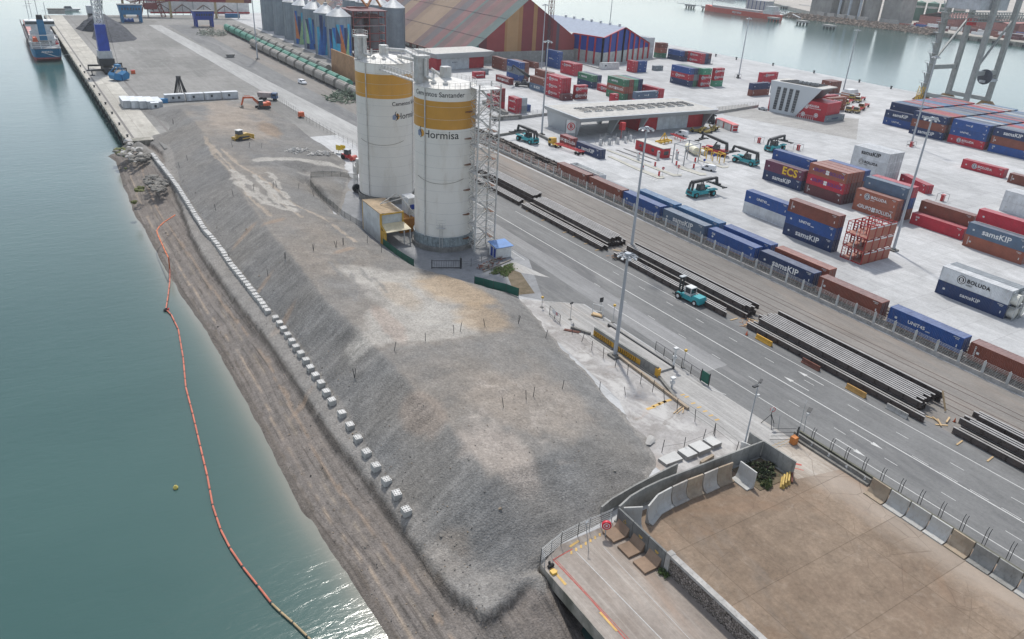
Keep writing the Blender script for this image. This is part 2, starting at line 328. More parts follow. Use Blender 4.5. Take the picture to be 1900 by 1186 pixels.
sheet('truck_lane',[(86.5,205),(97.5,205),(86,560),(79,560)],3,gmat('pale_truck_lane',(.27,.27,.26),(.36,.36,.35),.06,.6,.9,(1,.15,1),streak=.5,streakcol=(.46,.46,.45)))
sheet('road',[(82.4,-80),(82.4,50.6),(80.9,50.6),(80.9,58),(81.4,66),(81.4,99),(75.3,103.5),(77,121),(84,122),(84,205),(103.2,205),(103.2,-80)],4,ASPH)
sheet('road_concrete_strip',[(82.6,70),(88.6,70),(89.5,205),(84.2,205),(84.2,122)],5,gmat('worn_lane',(.17,.172,.172),(.23,.23,.228),.06,.6,.9,(1,.15,1),streak=.4,streakcol=(.34,.34,.34)))
sheet('rail_yard',rect(103.2,123.4,-80,560),3,RAILZ)
sheet('rail_track_bed',rect(124.2,134.6,-80,330),2,BALL)
sheet('silo_yard',[(58.6,191),(58.2,144),(60.4,129),(67.4,115.5),(72.3,107.4),(75.3,103.6),(84,122),(84,191)],5,DARKY)
sheet('grey_truck_park',[(246,222),(262,170),(300,196),(268,222),(275,236),(256,236)],1,gmat('brick_paving',(.27,.265,.25),(.33,.325,.31),.05,.8,.9,joint=(8,3,.08,(.2,.2,.2))))
sheet('brown_storage_yard',[(49.3,48.6),(49.3,-80),(82.35,-80),(82.35,50.3),(74.2,49.9),(52,49.6)],3,BRN)
sheet('yard_entrance',[(74.6,44.6),(74.6,50.4),(82.3,50.4),(82.3,43)],4,BRNL)
sheet('pale_access',[(74.5,50.5),(74,53),(72.4,62),(73.4,63),(74,80),(72.4,98),(75.2,103.4),(81.1,99.1),(81.2,66.4),(81.2,50.5)],6,CONCL)
sheet('dusted_strip',[(60,55),(60,57),(66,70),(69,95),(70.5,107),(75.3,103.4),(73,97),(73.8,80),(73,63),(74.4,50.6),(60,51)],5,DUST)
sheet('traffic_island',[(71.8,107.9),(75.6,107),(78.5,116.5),(77.2,121.2)],6,gmat('soil',(.1,.08,.05),(.16,.13,.09),.4,1.5,.95))
sheet('traffic_island_tip',[(78.6,116.5),(77.4,121.4),(80.5,122),(82.5,112)],6,CONCL)
# dock deck at the near right (real slab over piles)
mb=MB(); mb.box(37.4,41.6,-80,48.3,-1.5,0,0)
for k in range(10): mb.tube((38.6,46-9*k,-1.5),(38.6,46-9*k,-9),.55,n=14)
struct(mb.build('dock_deck',[QUAYM],smooth=True)); sheet('dock_paving',[(37.45,48.2),(37.45,-80),(49.2,-80),(49.2,49.7),(41,49.7)],2,DOCK)
# left quay: overhanging deck on piles
mb=MB(); mb.box(24.3,32.1,256.2,621,-1.6,0.001,0); mb.frus(27.3,31,252.2,256.1,-2.4,26.2,31.5,252,256.1,.02,0)
for k in range(44):
    y=259+8.3*k
    mb.tube((25.2,y,-1.6),(25.2,y,-9),.5,n=10,mi=0); mb.tube((29,y,-1.6),(29,y,-9),.5,n=8,mi=0); mb.box(24.1,24.7,y+2.6,y+3.8,-3.4,-.35,1)
mb.box(24.3,24.75,256.2,621,.001,.28,0)
struct(mb.build('quay_deck',[QUAYM,BLACK],smooth=True)); sheet('quay_edge_paving',rect(24.8,32.2,252.3,621),1,QUAYT)
mb=MB(); mb.box(26.5,27.2,256,620,.005,.03); mb.box(37.5,38.3,262,620,.012,.035); struct(mb.build('crane_rails',mat('rail_steel',(.1,.09,.08),.6)))
# --- painted markings
PW=mat('road_paint',(.52,.52,.5),.8,var=.2,scale=3,dirt=(.2,.2,.2),dirtamt=.8); PY=mat('yellow_road_paint',(.55,.36,.12),.8,dirt=(.3,.27,.24),dirtamt=.8); PR=mat('red_ground_paint',(.42,.09,.07),.8,dirt=(.35,.3,.26),dirtamt=.9)
def marks(name,quads,m,lvl=8):
    mb=MB()
    for q in quads: mb.add([(p[0],p[1],.004*lvl) for p in q],[tuple(range(len(q)))])
    me=mb.mesh(name); bm=bmesh.new(); bm.from_mesh(me)
    for f in bm.faces:
        f.normal_update()
        if f.normal.z<0: f.normal_flip()
    bm.to_mesh(me); bm.free(); me.materials.append(m); return struct(link(name,me))
def strip(x0,y0,x1,y1,w=.15):
    d=Vector((x1-x0,y1-y0)).normalized(); a=Vector((-d.y,d.x))*w/2; return [(x0+a.x,y0+a.y),(x1+a.x,y1+a.y),(x1-a.x,y1-a.y),(x0-a.x,y0-a.y)]
Q=[strip(92.6,-60,92.55,205,.2),strip(99.5,-60,99.3,60,.16),strip(99.3,60,98.3,150,.14),strip(86.3,-60,85.3,97,.14),strip(83,122,84,200,.14)]
Q+=[strip(89,y,89,y+1.9,.11) for y in range(-40,110,8)]+[strip(96.2,y+3,96.2,y+4.9,.11) for y in range(-40,110,8)]
Q+=[strip(92.95,y,92.95,y+2.4,.1) for y in (18,22,26,30,34,38)]
def arrow(x,y0,y1):
    s=1 if y1>y0 else -1; return [strip(x,y0,x,y1-s*1.6,.16),[(x-.38,y1-s*1.7),(x+.38,y1-s*1.7),(x,y1)]]
Q+=arrow(97.6,58.3,63.3)+arrow(94.1,58.3,63.2)+arrow(90.6,48.4,43.2)+arrow(86.9,48.1,43.3)
Q+=[strip(*K('E7',*a)[:2],*K('E7',*b)[:2],.12) for a,b in (((1530,900),(1700,960)),)]
marks('road_markings',Q,PW)
Q=[strip(*K('G1',x,y)[:2],*K('G1',x+26,y-9)[:2],.35) for x,y in ((1170,885),(1200,876),(1230,867),(1345,850),(1375,843),(1405,836),(1035,905),(1065,915),(1095,925),(1690,800),(1715,790))]
marks('crossing_stripes',Q,PW,5)
Q=[]
for (x,y) in ((1165,1055),(1205,1035),(1245,1018),(1280,1005)): a=K('E7',x,y); Q.append(strip(a.x-.7,a.y,a.x+.9,a.y,.5))
for (x,y) in ((1465,1020),(1507,1048),(1549,1076),(1590,1106),(1633,1136),(1390,960),(1420,975)): a=K('E7',x,y); Q.append(strip(a.x-.35,a.y,a.x+.4,a.y-.1,.3))
for k in range(9): a=K('E6',520,560).lerp(K('E6',610,530),k/8); 
Q+=[strip(41.7,48.9,43.2,49.2,.3),strip(38.1,46.6,38.1,44.6,.3),strip(39,40,39,37.3,.25),strip(37.9,47.6,38.4,46.6,.3)]
for k in range(8): Q.append(strip(41.2+.75*k,47.9+.12*k,41.5+.75*k,48.3+.12*k,.22))
for k in range(13):
    for j in (0,1): Q.append(strip(76.7+.35*k,51.3-.5*j-.1*(k%2),76.9+.35*k,51.0-.5*j,.09))
for k in range(16):
    a=(75.2+.36*(k%6),47.4+.9*(k//6)); Q.append(strip(a[0],a[1],a[0]+.3,a[1]+.55,.09))
marks('yellow_markings',Q,PY,9)
marks('red_markings',[strip(39,48.2,39.2,42,.13),strip(39.2,42,39,30,.13),strip(39.25,48.2,39.5,30,.06),strip(39,48.2,41.8,48.5,.12),strip(76.2,47.8,77.5,46.3,.35),strip(75.6,47,76.8,45.4,.15)],PR,8)
marks('dock_white_lines',[strip(41.9,48,42.4,25,.09),strip(45,47,44.4,25,.05)],PW,7)
# rails
RS=mat('rail_iron',(.12,.085,.07),.6)
mb=MB()
for x,y0,y1 in ((108.9,-60,205),(110.4,-60,205),(112.2,-60,230),(113.7,-60,230),(116.2,-60,400),(117.7,-60,400)): mb.box(x-.05,x+.05,y0,y1,.012,.05)
struct(mb.build('sunken_rails',RS))
mb=MB()
for x in (126.5,127.94,131.2,132.64): mb.box(x-.05,x+.05,-60,330,.02,.2)
for y in range(-60,330): mb.box(126,128.5,y,y+.25,.01,.06,1); mb.box(130.7,133.2,y,y+.25,.01,.06,1)
struct(mb.build('container_tracks',[RS,CONCD]))
# ================================================================ GRAVEL MOUND AND BEACH (one terrain sheet)
pts=[]; edges=[]
def line(ps):
    k=len(pts); pts.extend([tuple(p) for p in ps]); edges.extend([(k+i,k+i+1) for i in range(len(ps)-1)])
def FL(*l): return [F(*p) for p in l]
sh=SHORE
line([(p.x-9,p.y,-8.5) for p in sh]); line([(p.x-2.5,p.y,-5.2) for p in sh]); line([(p.x,p.y,WL) for p in sh])
SC=[(262,262),(300,290),(330,380),(352,440),(372,480),(430,560),(500,650),(560,740),(620,830),(700,930),(770,1030),(830,1110),(905,1163),(960,1120),(1003,1078)]
lo=FL(*[(x,y,-1.9) for x,y in SC]); line(lo)
up=[(p.x+.35 if i<12 else p.x,p.y+(.0 if i<11 else .4),-.85 if i<13 else -.9) for i,p in enumerate(lo)]; line(up)
TOE=FL((256,262,0),(283,283,0),(330,345,0),(400,450,0),(470,540,0),(545,630,0),(620,740,0),(690,850,0),(755,945,.05),(800,1000,0),(870,1055,-.1),(950,1072,-.1),(1003,1060,-.1)); line(TOE)
line(FL((334,200,2.6),(362,228,4.2),(390,260,4.6),(450,360,5.2),(520,450,5.5),(600,555,5.5),(690,640,5.5),(760,715,5.5),(830,785,5.4),(880,845,5.4),(905,893,5.2)))   # left crest
line(FL((905,893,5.2),(960,865,5.0),(1020,845,4.4),(1090,815,3.4),(1140,800,1.7),(1172,800,.5)))  # near crest
# right shoulder and right foot
line(FL((560,320,1.2),(600,350,2.2),(660,415,3.0),(720,466,2.5),(765,495,2.4),(805,505,3.0),(850,516,3.3),(900,545,3.3),(950,585,3.0),(1000,632,2.6),(1060,690,2.2),(1110,735,1.3),(1145,775,.6)))
line([(62,200,-.05),(58.8,190.2,-.05),(57.9,165,-.05),(58,144.8,-.05),(60.2,129.2,-.05),(63.5,120.5,-.05),(67.3,115.4,-.05),(72,107.3,-.05)]+[tuple(p) for p in FL((985,575,-.05),(1015,615,-.05),(1050,655,-.05),(1095,700,-.05),(1145,760,-.05),(1190,805,-.05),(1222,848,-.05))]+[(56,52.3,-.05),(50,51.5,-.05),(48.8,50.3,-.05),(43,50,-.05),(38.2,48.8,-.05)])
# far end
pts+= [tuple(p) for p in FL((345,192,2.6),(400,188,2.8),(460,186,2.5),(505,196,1.6),(560,232,1.2),(600,268,.9),(640,300,.4),(665,312,-.05))]
line([(35,296,-.05),(50,301,-.05),(62,303,-.05),(74,300,-.05)]+[tuple(p) for p in FL((530,196,-.05),(563,222,-.05),(600,246,-.05),(629,260,-.05),(662,280,-.05))]+[(75,205,-.05),(72,192,-.05)])
pts+= [tuple(p) for p in FL((450,225,3.4),(420,300,4.4),(480,270,2.6),(500,245,1.9),(560,265,1.0),(500,300,2.9),(540,330,2.4),(470,370,4.6),(560,450,5.0),(620,520,5.2),(700,590,5.3),(650,470,4.4),(750,560,4.9),(820,640,5.1),(880,720,5.2),(850,570,4.0),(930,640,4.2),(960,720,4.5),(1000,780,4.3),(930,800,5.2),(1080,760,3.2),(600,300,1.2),(450,160+28,2.7))]
pts+= [(3,262,-8.5),(3,20,-8.5),(34,262,-2.5),(27,300,-7),(20,262,-6),(38,20,-6),(38,48,-3.2),(33,44,-2.2),(45,20,-7),(30,20,-4.2),(36.4,40,-3.4),(40,47,-3.4),(44,40,-6),(60,20,-7),(76,20,-7),(76,100,-1),(80,120,-1),(76,60,-1),(80,205,-1),(90,300,-1),(80,310,-1),(45,310,-1),(30,310,-1)]
co=[Vector((p[0],p[1])) for p in pts]
r=geometry.delaunay_2d_cdt(co,edges,[],0,1e-4)
zz=[]
for i,v in enumerate(r[0]):
    o=r[3][i]; zz.append(pts[o[0]][2] if o else None)
known=[(r[0][i],z) for i,z in enumerate(zz) if z is not None]
for i,z in enumerate(zz):
    if z is None: zz[i]=min(known,key=lambda k:(k[0]-r[0][i]).length_squared)[1]
bvh=BVHTree.FromPolygons([(v.x,v.y,z) for v,z in zip(r[0],zz)],[tuple(f) for f in r[2]])
x0,x1,y0,y1=6.,76.,22.,306.; st=.36
gx=np.arange(x0,x1,st); gy=np.concatenate([np.arange(y0,150,st),np.arange(150,y1,st*1.5)]); Hm=np.full((len(gy),len(gx)),-8.5)
for j,y in enumerate(gy):
    for i,x in enumerate(gx):
        h=bvh.ray_cast(Vector((x,y,50)),Vector((0,0,-1)))
        if h[0] is not None: Hm[j,i]=h[0].z
def blur(a,k):
    for _ in range(k):
        p=np.pad(a,1,mode='edge'); a=(p[:-2,1:-1]+p[2:,1:-1]+p[1:-1,:-2]+p[1:-1,2:]+2*p[1:-1,1:-1])/6
    return a
Hs=blur(Hm,1); wgt=np.clip((Hm-.1)/1.,0,1); Hs=Hs*(1-wgt)+blur(Hm,3)*wgt
def vnoise(shape,cell,seed):
    g=np.random.default_rng(seed).standard_normal((int(shape[0]/cell[0])+3,int(shape[1]/cell[1])+3))
    yy=np.arange(shape[0])/cell[0]; xx=np.arange(shape[1])/cell[1]; yi=yy.astype(int); xi=xx.astype(int); fy=(yy-yi)[:,None]; fx=(xx-xi)[None]
    fy=fy*fy*(3-2*fy); fx=fx*fx*(3-2*fx)
    a=g[np.ix_(yi,xi)];b=g[np.ix_(yi,xi+1)];c_=g[np.ix_(yi+1,xi)];d=g[np.ix_(yi+1,xi+1)]
    return (a*(1-fx)+b*fx)*(1-fy)+(c_*(1-fx)+d*fx)*fy
sp=Hs.shape; land_=np.clip((Hs+4.2)/.6,0,1)
up_=np.clip((Hs-.3)/.8,0,1)
Hs=Hs+land_*(.035*vnoise(sp,(3,3),1)+.07*vnoise(sp,(9,8),2))+up_*(.1*vnoise(sp,(14,14),3)+.14*vnoise(sp,(36,30),4)+.05*vnoise(sp,(5,24),9))
# beach berms: small steps parallel to the waterline
SX=np.array([shore_x(min(max(y,22),255)) for y in gy])[:,None]; D_=gx[None]-SX
bz=(Hs<-.95)&(D_>-.2)
wob=.28*vnoise(sp,(60,60),6)
berm=.2*np.abs(((D_+wob)/1.35)%1-.5)*2
Hs=np.where(bz,Hs-berm*np.clip(D_/1.,0,1),Hs)
# ragged scarp: jitter where it is steep
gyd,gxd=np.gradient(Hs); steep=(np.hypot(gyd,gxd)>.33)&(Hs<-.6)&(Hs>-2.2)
Hs=Hs+np.where(steep,.12*vnoise(sp,(2.3,2.3),7),0)
# --- colour laid on the terrain: fines, ochre spoil, tracks, a darker scarp and slope patch
colr=np.zeros(sp+(4,)); colr[...,3]=1
X,Y=np.meshgrid(gx,gy)
def lay(mask,c):
    for k in range(3): colr[...,k]=colr[...,k]*(1-mask)+c[k]*mask
nb=vnoise(sp,(20,16),11); nf=vnoise(sp,(4,4),12); ns=vnoise(sp,(2,2),14)
base=np.array([.172,.17,.164])
for k in range(3): colr[...,k]=base[k]
lay(np.clip(.22*nb+.25,0,.6),(.175,.16,.14)); lay(np.clip(.3*vnoise(sp,(40,30),15)-.05,0,.6),(.122,.124,.125))
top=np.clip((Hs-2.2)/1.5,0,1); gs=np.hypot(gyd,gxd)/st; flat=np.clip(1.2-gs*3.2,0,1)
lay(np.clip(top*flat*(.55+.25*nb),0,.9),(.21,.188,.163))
lay(np.clip((Hs<-.9)*(.85+.1*nb),0,1),(.172,.152,.136)); lay(steep*.55,(.11,.1,.09)); lay((np.hypot(gyd,gxd)>.42)*(Hs<-.9)*(Hs>-2.3)*.6,(.075,.066,.058)); lay(((D_<1.0)&(Hs<-2.6)&(D_>-3))*.6,(.085,.075,.065))  # beach tone; steep scarp cells laid darker, darkest where steepest; dark waterline
def seg_dist(ax,ay,bx,by):
    dx,dy=bx-ax,by-ay; L=dx*dx+dy*dy+1e-9; t=np.clip(((X-ax)*dx+(Y-ay)*dy)/L,0,1); return np.hypot(X-ax-t*dx,Y-ay-t*dy)
def path(ps,w,c,amt=.8,z=5,rag=.5):
    q=[F(x,y,z) for x,y in ps]; d=np.full(sp,1e9)
    for a,b in zip(q[:-1],q[1:]): d=np.minimum(d,seg_dist(a.x,a.y,b.x,b.y))
    d=d+rag*w*nf*.5; lay(np.clip((w-d)/(w*.22+.05),0,1)*amt,c); Hs[...]=Hs-np.clip((w*1.1-d)/.5,0,1)*.05+np.clip(1-np.abs(d-w*1.25)/.4,0,1)*.05
def blob(x,y,rx,ry,ang,c,amt,z=5,rag=.35):
    p=F(x,y,z); ca,sa=math.cos(R_(ang)),math.sin(R_(ang)); dx=X-p.x; dy=Y-p.y; u=(dx*ca+dy*sa)/rx; v=(-dx*sa+dy*ca)/ry
    lay(np.clip((1.15-np.hypot(u,v)+rag*nb*.6+rag*nf*.25)/.45,0,1)*amt,c)
LG=(.33,.315,.287); TAN=(.315,.24,.16); OCH=(.27,.2,.145)
blob(430,215,9,34,0,(.29,.245,.2),.6,3); blob(600,255,6,14,20,(.14,.14,.14),.55,1.2); blob(500,238,3.5,10,0,(.22,.16,.11),.6,2.4)
path([(665,305),(600,300),(550,298),(500,302),(480,310)],1.7,LG,.85,1.6); path([(665,312),(610,318),(560,322)],1.1,LG,.4,1)
for a in ([(378,250),(400,290),(440,330),(465,370),(500,400)],[(385,262),(420,300),(450,330)],[(480,320),(520,370),(560,400)],[(490,330),(540,360),(600,400),(660,440)],[(410,275),(440,300),(520,345)]):
    path(a,.55,(.31,.265,.215),.75,4.6,.8)
for a in ([(430,315),(450,350),(490,375)],[(440,320),(470,345),(505,380),(528,385)],[(470,320),(500,350),(520,380)],[(490,330),(530,370),(548,390)],[(500,312),(520,340),(545,372)]): path(a,1.0,LG,.85,4.6,1.)
blob(760,540,8,13,8,LG,.85,4.5); blob(690,520,3.5,7,0,LG,.7,4.8); blob(780,600,8,6,0,LG,.75,5,.8); blob(850,535,6.2,8.5,10,TAN,.72,3.8); blob(900,590,4,6,0,TAN,.6,3.8)
blob(740,545,3,6,0,TAN,.35,5); blob(720,600,1.5,7,-5,(.31,.25,.21),.5,5.3)
for a in ([(615,490),(640,520),(650,550)],[(650,500),(660,530),(658,560)],[(670,490),(690,520)],[(690,505),(720,545)]): path(a,.5,(.19,.185,.175),.75,5,1.)
for (x,y) in ((455,440),(510,430),(640,480),(560,700),(480,520),(520,580)): blob(x,y,.8,3.5,-55,OCH,.5,2.5)
blob(785,760,2.2,4,0,(.27,.22,.18),.5,5); blob(920,830,4,6,0,(.33,.29,.255),.65,5.2); blob(1000,740,9,8,0,(.27,.235,.2),.55,4.4); blob(830,1010,3,3,0,(.24,.2,.16),.4,1.5)
for k in range(24): blob(930+random.uniform(-60,150),760+random.uniform(-60,90),.4,1.6,random.uniform(0,180),(.31,.28,.25),.35,4.8)
# washed-up strips on the beach
for off,w,cc,am in tuple((q,.05,(.09,.08,.072),.55) for q in np.arange(.5,6.2,.52))+((2.2,.16,(.3,.245,.19),.6),(4.0,.12,(.26,.22,.17),.4),(5.1,.25,(.26,.2,.15),.5),(1.2,.12,(.1,.085,.07),.6),(3.1,.1,(.1,.09,.08),.5),(4.6,.1,(.09,.08,.07),.6)):
    s_=np.abs(D_+wob+.15*vnoise(sp,(14,20),int(off*10))-off); lay(np.clip((w*(1+.4*nf)-s_)/.1,0,1)*(Hs<-1.2)*min(1,am*1.3),cc)
lay(((Hs>-1.1)&(Hs<.3)&(Y<245))*.55,(.25,.235,.215))
for (x,y,z,rx,ry,ang,wl) in ((1050,680,3.6,5,7,20,1.15),(960,800,5,7,4,-30,1.2),(880,560,4,6,7,70,1.3),(800,700,5.3,3,6,10,1.1),(1010,850,4.2,7,2.5,-10,1.),(470,270,3.5,6,12,15,1.6),(940,640,4.3,5,4,45,1.1)):
    p=F(x,y,z); ca_,sa_=math.cos(R_(ang)),math.sin(R_(ang)); u=(X-p.x)*ca_+(Y-p.y)*sa_; v=-(X-p.x)*sa_+(Y-p.y)*ca_
    Hs=Hs+.05*np.sin(2*math.pi*(u+.5*nf*.3+.04*v*v)/wl)*np.clip(1.2-np.hypot(u/rx,v/ry),0,1)
me=bpy.data.meshes.new('gravel_mound'); nxx=len(gx)
me.from_pydata([(gx[i],gy[j],Hs[j,i]) for j in range(len(gy)) for i in range(nxx)],[],[(j*nxx+i,j*nxx+i+1,(j+1)*nxx+i+1,(j+1)*nxx+i) for j in range(len(gy)-1) for i in range(nxx-1) if max(Hs[j,i],Hs[j+1,i+1],Hs[j,i+1],Hs[j+1,i])>-8.4])
aa=me.attributes.new('shore','FLOAT','POINT'); aa.data.foreach_set('value',(D_+wob).reshape(-1)); ab=me.attributes.new('beach','FLOAT','POINT'); ab.data.foreach_set('value',np.clip((-.95-Hs)/.25,0,1).reshape(-1))
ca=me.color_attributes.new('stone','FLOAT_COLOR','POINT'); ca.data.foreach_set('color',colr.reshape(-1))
me.polygons.foreach_set('use_smooth',[True]*len(me.polygons))
m=bpy.data.materials.new('gravel'); MATS['gravel']=m; n,b=nodes_of(m); P=N(n,'ShaderNodeNewGeometry').outputs['Position']
at=N(n,'ShaderNodeVertexColor'); at.layer_name='stone'
vo=N(n,'ShaderNodeTexVoronoi'); n.links.new(P,vo.inputs['Vector']); vo.inputs['Scale'].default_value=4.2
f1=noise(n,P,2.6,5,.75); f2=noise(n,mapped(n,P,(1,1,1)),.35,5,.65); f3=noise(n,mapped(n,P,(.1,1.1,.25),(0,0,R_(-8))),1.0,6,.72)
c=mix(n,.22,at.outputs[0],mix(n,vo.outputs['Color'],(.1,.1,.1),(.95,.95,.95)),'OVERLAY')
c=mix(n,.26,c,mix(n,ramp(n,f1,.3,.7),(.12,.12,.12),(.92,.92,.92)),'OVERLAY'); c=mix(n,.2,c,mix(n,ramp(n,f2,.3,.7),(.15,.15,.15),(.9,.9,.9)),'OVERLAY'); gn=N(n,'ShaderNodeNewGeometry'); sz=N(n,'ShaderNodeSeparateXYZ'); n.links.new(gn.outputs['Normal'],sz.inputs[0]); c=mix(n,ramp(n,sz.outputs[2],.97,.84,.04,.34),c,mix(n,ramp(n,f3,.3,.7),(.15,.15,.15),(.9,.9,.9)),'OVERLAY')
as_=N(n,'ShaderNodeAttribute'); as_.attribute_name='shore'; ab_=N(n,'ShaderNodeAttribute'); ab_.attribute_name='beach'
px=N(n,'ShaderNodeSeparateXYZ'); n.links.new(P,px.inputs[0]); cb=N(n,'ShaderNodeCombineXYZ'); n.links.new(as_.outputs['Fac'],cb.inputs[0]); ym=N(n,'ShaderNodeMath',operation='MULTIPLY'); n.links.new(px.outputs[1],ym.inputs[0]); ym.inputs[1].default_value=.02; n.links.new(ym.outputs[0],cb.inputs[1])
ln=noise(n,cb.outputs[0],2.6,7,.72); dk=ramp(n,ln,.36,.46,1,0); lt=ramp(n,ln,.54,.68,0,1)
def times(a,k):
    q=N(n,'ShaderNodeMath',operation='MULTIPLY'); n.links.new(a,q.inputs[0])
    if isinstance(k,float): q.inputs[1].default_value=k
    else: n.links.new(k,q.inputs[1])
    return q.outputs[0]
c=mix(n,times(times(dk,ab_.outputs['Fac']),.6),c,(.06,.052,.046)); c=mix(n,times(times(lt,ab_.outputs['Fac']),.4),c,(.27,.235,.2))
n.links.new(c,b.inputs['Base Color']); b.inputs['Roughness'].default_value=.95; b.inputs['Specular IOR Level'].default_value=.15
ad=N(n,'ShaderNodeMath',operation='MULTIPLY_ADD'); n.links.new(vo.outputs['Distance'],ad.inputs[0]); ad.inputs[1].default_value=-.6; n.links.new(f1,ad.inputs[2]); bumpn(n,b,ad.outputs[0],.9,.12)
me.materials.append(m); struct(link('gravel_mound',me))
tb=BVHTree.FromPolygons([tuple(v.co) for v in me.vertices],[tuple(p.vertices) for p in me.polygons])
def ground_z(x,y,d=0.):
    h=tb.ray_cast(Vector((x,y,30)),Vector((0,0,-1))); return max(h[0].z,d) if h[0] is not None else d
def on_ground(z,x,y,it=6):
    """where the sight line of a photographed point meets the terrain"""
    o=ZF[z]; d=Vector(RM@np.array([o[0]+x/o[2]-CX,o[1]+y/o[2]-CY,FOC])); h=tb.ray_cast(Vector((0,0,CAMH)),d.normalized()); g=K(z,x,y)
    if h[0] is None or (h[0]-Vector((0,0,CAMH))).length>(g-Vector((0,0,CAMH))).length: return g
    return h[0]
# ================================================================ CONTAINERS
COL=dict(navy=(.018,.04,.115),blue=(.02,.075,.26),lightblue=(.06,.17,.33),greyblue=(.1,.15,.22),red=(.43,.025,.045),darkred=(.25,.035,.035),maroon=(.12,.035,.04),brown=(.2,.062,.042),rust=(.31,.1,.062),
 white=(.6,.62,.63),grey=(.2,.235,.26),green=(.055,.2,.115),teal=(.06,.28,.17),plum=(.13,.03,.07),palegrey=(.42,.46,.48))
CNAME=dict(navy='navy blue',blue='bright blue',lightblue='pale blue',greyblue='faded blue',red='bright red',darkred='dark red',maroon='maroon',brown='brown',rust='orange-brown',white='white',grey='grey',green='green',teal='light green',plum='purple',palegrey='pale grey')
def cm(c): return mat('container_'+c,COL[c],.48,var=.2,scale=.5,dirt=tuple(.45*q+r_ for q,r_ in zip(COL[c],(.075,.05,.04))),dirtamt=.6)
def cr(c):
    q=COL[c]; return mat('faded_roof_'+c,tuple(.62*a+.1 for a in q),.6,var=.3,scale=.7,dirt=tuple(.4*a+.2 for a in q),dirtamt=.6)
CP={}
def cproto(L,H,fine=True):
    k=(L,H,fine)
    if k in CP: return CP[k]
    w=2.44
    b=MB()
    if fine:
        for xo,s in ((.06,1),(w-.06,-1)):     # corrugated long sides
            vs=[];y=.12;i=0
            n=int((L-.24)/.28)
            for i in range(n):
                y0=.12+(L-.24)*i/n; p=(L-.24)/n
                for dy,dx in ((0,0),(.3*p,0),(.5*p,.045),(.8*p,.045)): vs+= [(xo+s*dx,y0+dy,.15),(xo+s*dx,y0+dy,H-.1)]
            vs+=[(xo,L-.12,.15),(xo,L-.12,H-.1)]
            b.add(vs,[(j,j+2,j+3,j+1) if s<0 else (j,j+1,j+3,j+2) for j in range(0,len(vs)-2,2)])
        b.quad((.1,L-.05,.15),(w-.1,L-.05,.15),(w-.1,L-.05,H-.1),(.1,L-.05,H-.1))
        b.quad((0.05,.05,.12),(w-.05,.05,.12),(w-.05,L-.05,.12),(.05,L-.05,.12))
    else: b.box(.03,w-.03,.04,L-.04,.02,H-.03)
    r=MB()
    if fine:
        n=int(L/.6)
        for i in range(n):
            y0=.1+(L-.2)*i/n; p=(L-.2)/n; r.box(.08,w-.08,y0+.06*p,y0+.62*p,H-.08,H-.012); 
        r.box(.06,w-.06,.06,L-.06,H-.09,H-.035)
    else: r.box(.05,w-.05,.05,L-.05,H-.028,H-.004)
    f=MB()
    for x in (0,w-.13):
        for y in (0,L-.16): f.box(x,x+.13,y,y+.16,0,H)
        f.box(x+.015,x+.105,.16,L-.16,0.01,.15); f.box(x+.02,x+.1,.16,L-.16,H-.1,H-.005)
    for y in (.012,L-.148): f.box(.13,w-.13,y,y+.13,.01,.15); f.box(.13,w-.13,y,y+.13,H-.11,H-.006)
    f.box(.005,.03,L-1.75,L-1.3,H*.42,H*.42+.4,1)
    for k in range(7): f.box(.02,.045,.7+k*.16,.7+k*.16+.1,H-.42,H-.26,1)
    for k in range(4): f.box(.02,.045,.8+k*.16,.8+k*.16+.1,H-.66,H-.53,1)
    f.box(.02,.045,.75,.95,H*.3,H*.3+.5,1)
    d=MB(); d.box(.13,1.21,.03,.08,.15,H-.11); d.box(1.23,w-.13,.03,.08,.15,H-.11)
    for x in (.35,.85,1.6,2.08): d.bar((x,-.005,.1),(x,-.005,H-.1),.05,mi=1); d.box(x-.12,x+.12,-.02,.02,1.1,1.16,1)
    for z in (.6,1.4,2.1): d.box(.2,2.2,.015,.03,z,z+.03,0)
    CP[k]=(b.mesh('walls'),r.mesh('roof'),f.mesh('frame'),d.mesh('doors')); ROD=mat('lock_rod_steel',(.3,.31,.32),.4,.3)
    for q,ms in zip(CP[k],((cm('grey'),),(cm('grey'),),(cm('grey'),WHITE),(cm('grey'),ROD))):
        for mm in ms: q.materials.append(mm)
    return CP[k]
def oset(o,m,i=0): o.material_slots[i].link='OBJECT'; o.material_slots[i].material=m
LM={'w':mat('white_lettering',(.7,.7,.69),.6,var=.12),'n':mat('navy_lettering',(.03,.035,.08),.6,var=.12),'y':mat('yellow_lettering',(.65,.42,.03),.6,var=.12),'p':mat('purple_lettering',(.13,.05,.22),.6,var=.12),'b':mat('blue_lettering',(.01,.03,.14),.6,var=.12),'k':mat('black_lettering',(.02,.02,.022),.6,var=.1)}
DISC=MB().tube((0,0,0),(0,0,.012),1,n=28).mesh('emblem')
RING=MB().lathe([(.78,0),(1,0),(1,.014),(.78,.014),(.78,0)],28).mesh('emblem_ring')
for q in (DISC,RING): q.materials.append(None)
TXT_ROT=Matrix(((0,0,-1),(-1,0,0),(0,1,0))).to_euler()
def put(parent,me,m,y,z,x=-.012,name='lettering',sc=1.):
    o=link(name,me,parent); o.location=(x,y,z); o.rotation_euler=TXT_ROT; o.scale=(sc,)*3
    
    oset(o,m); return o
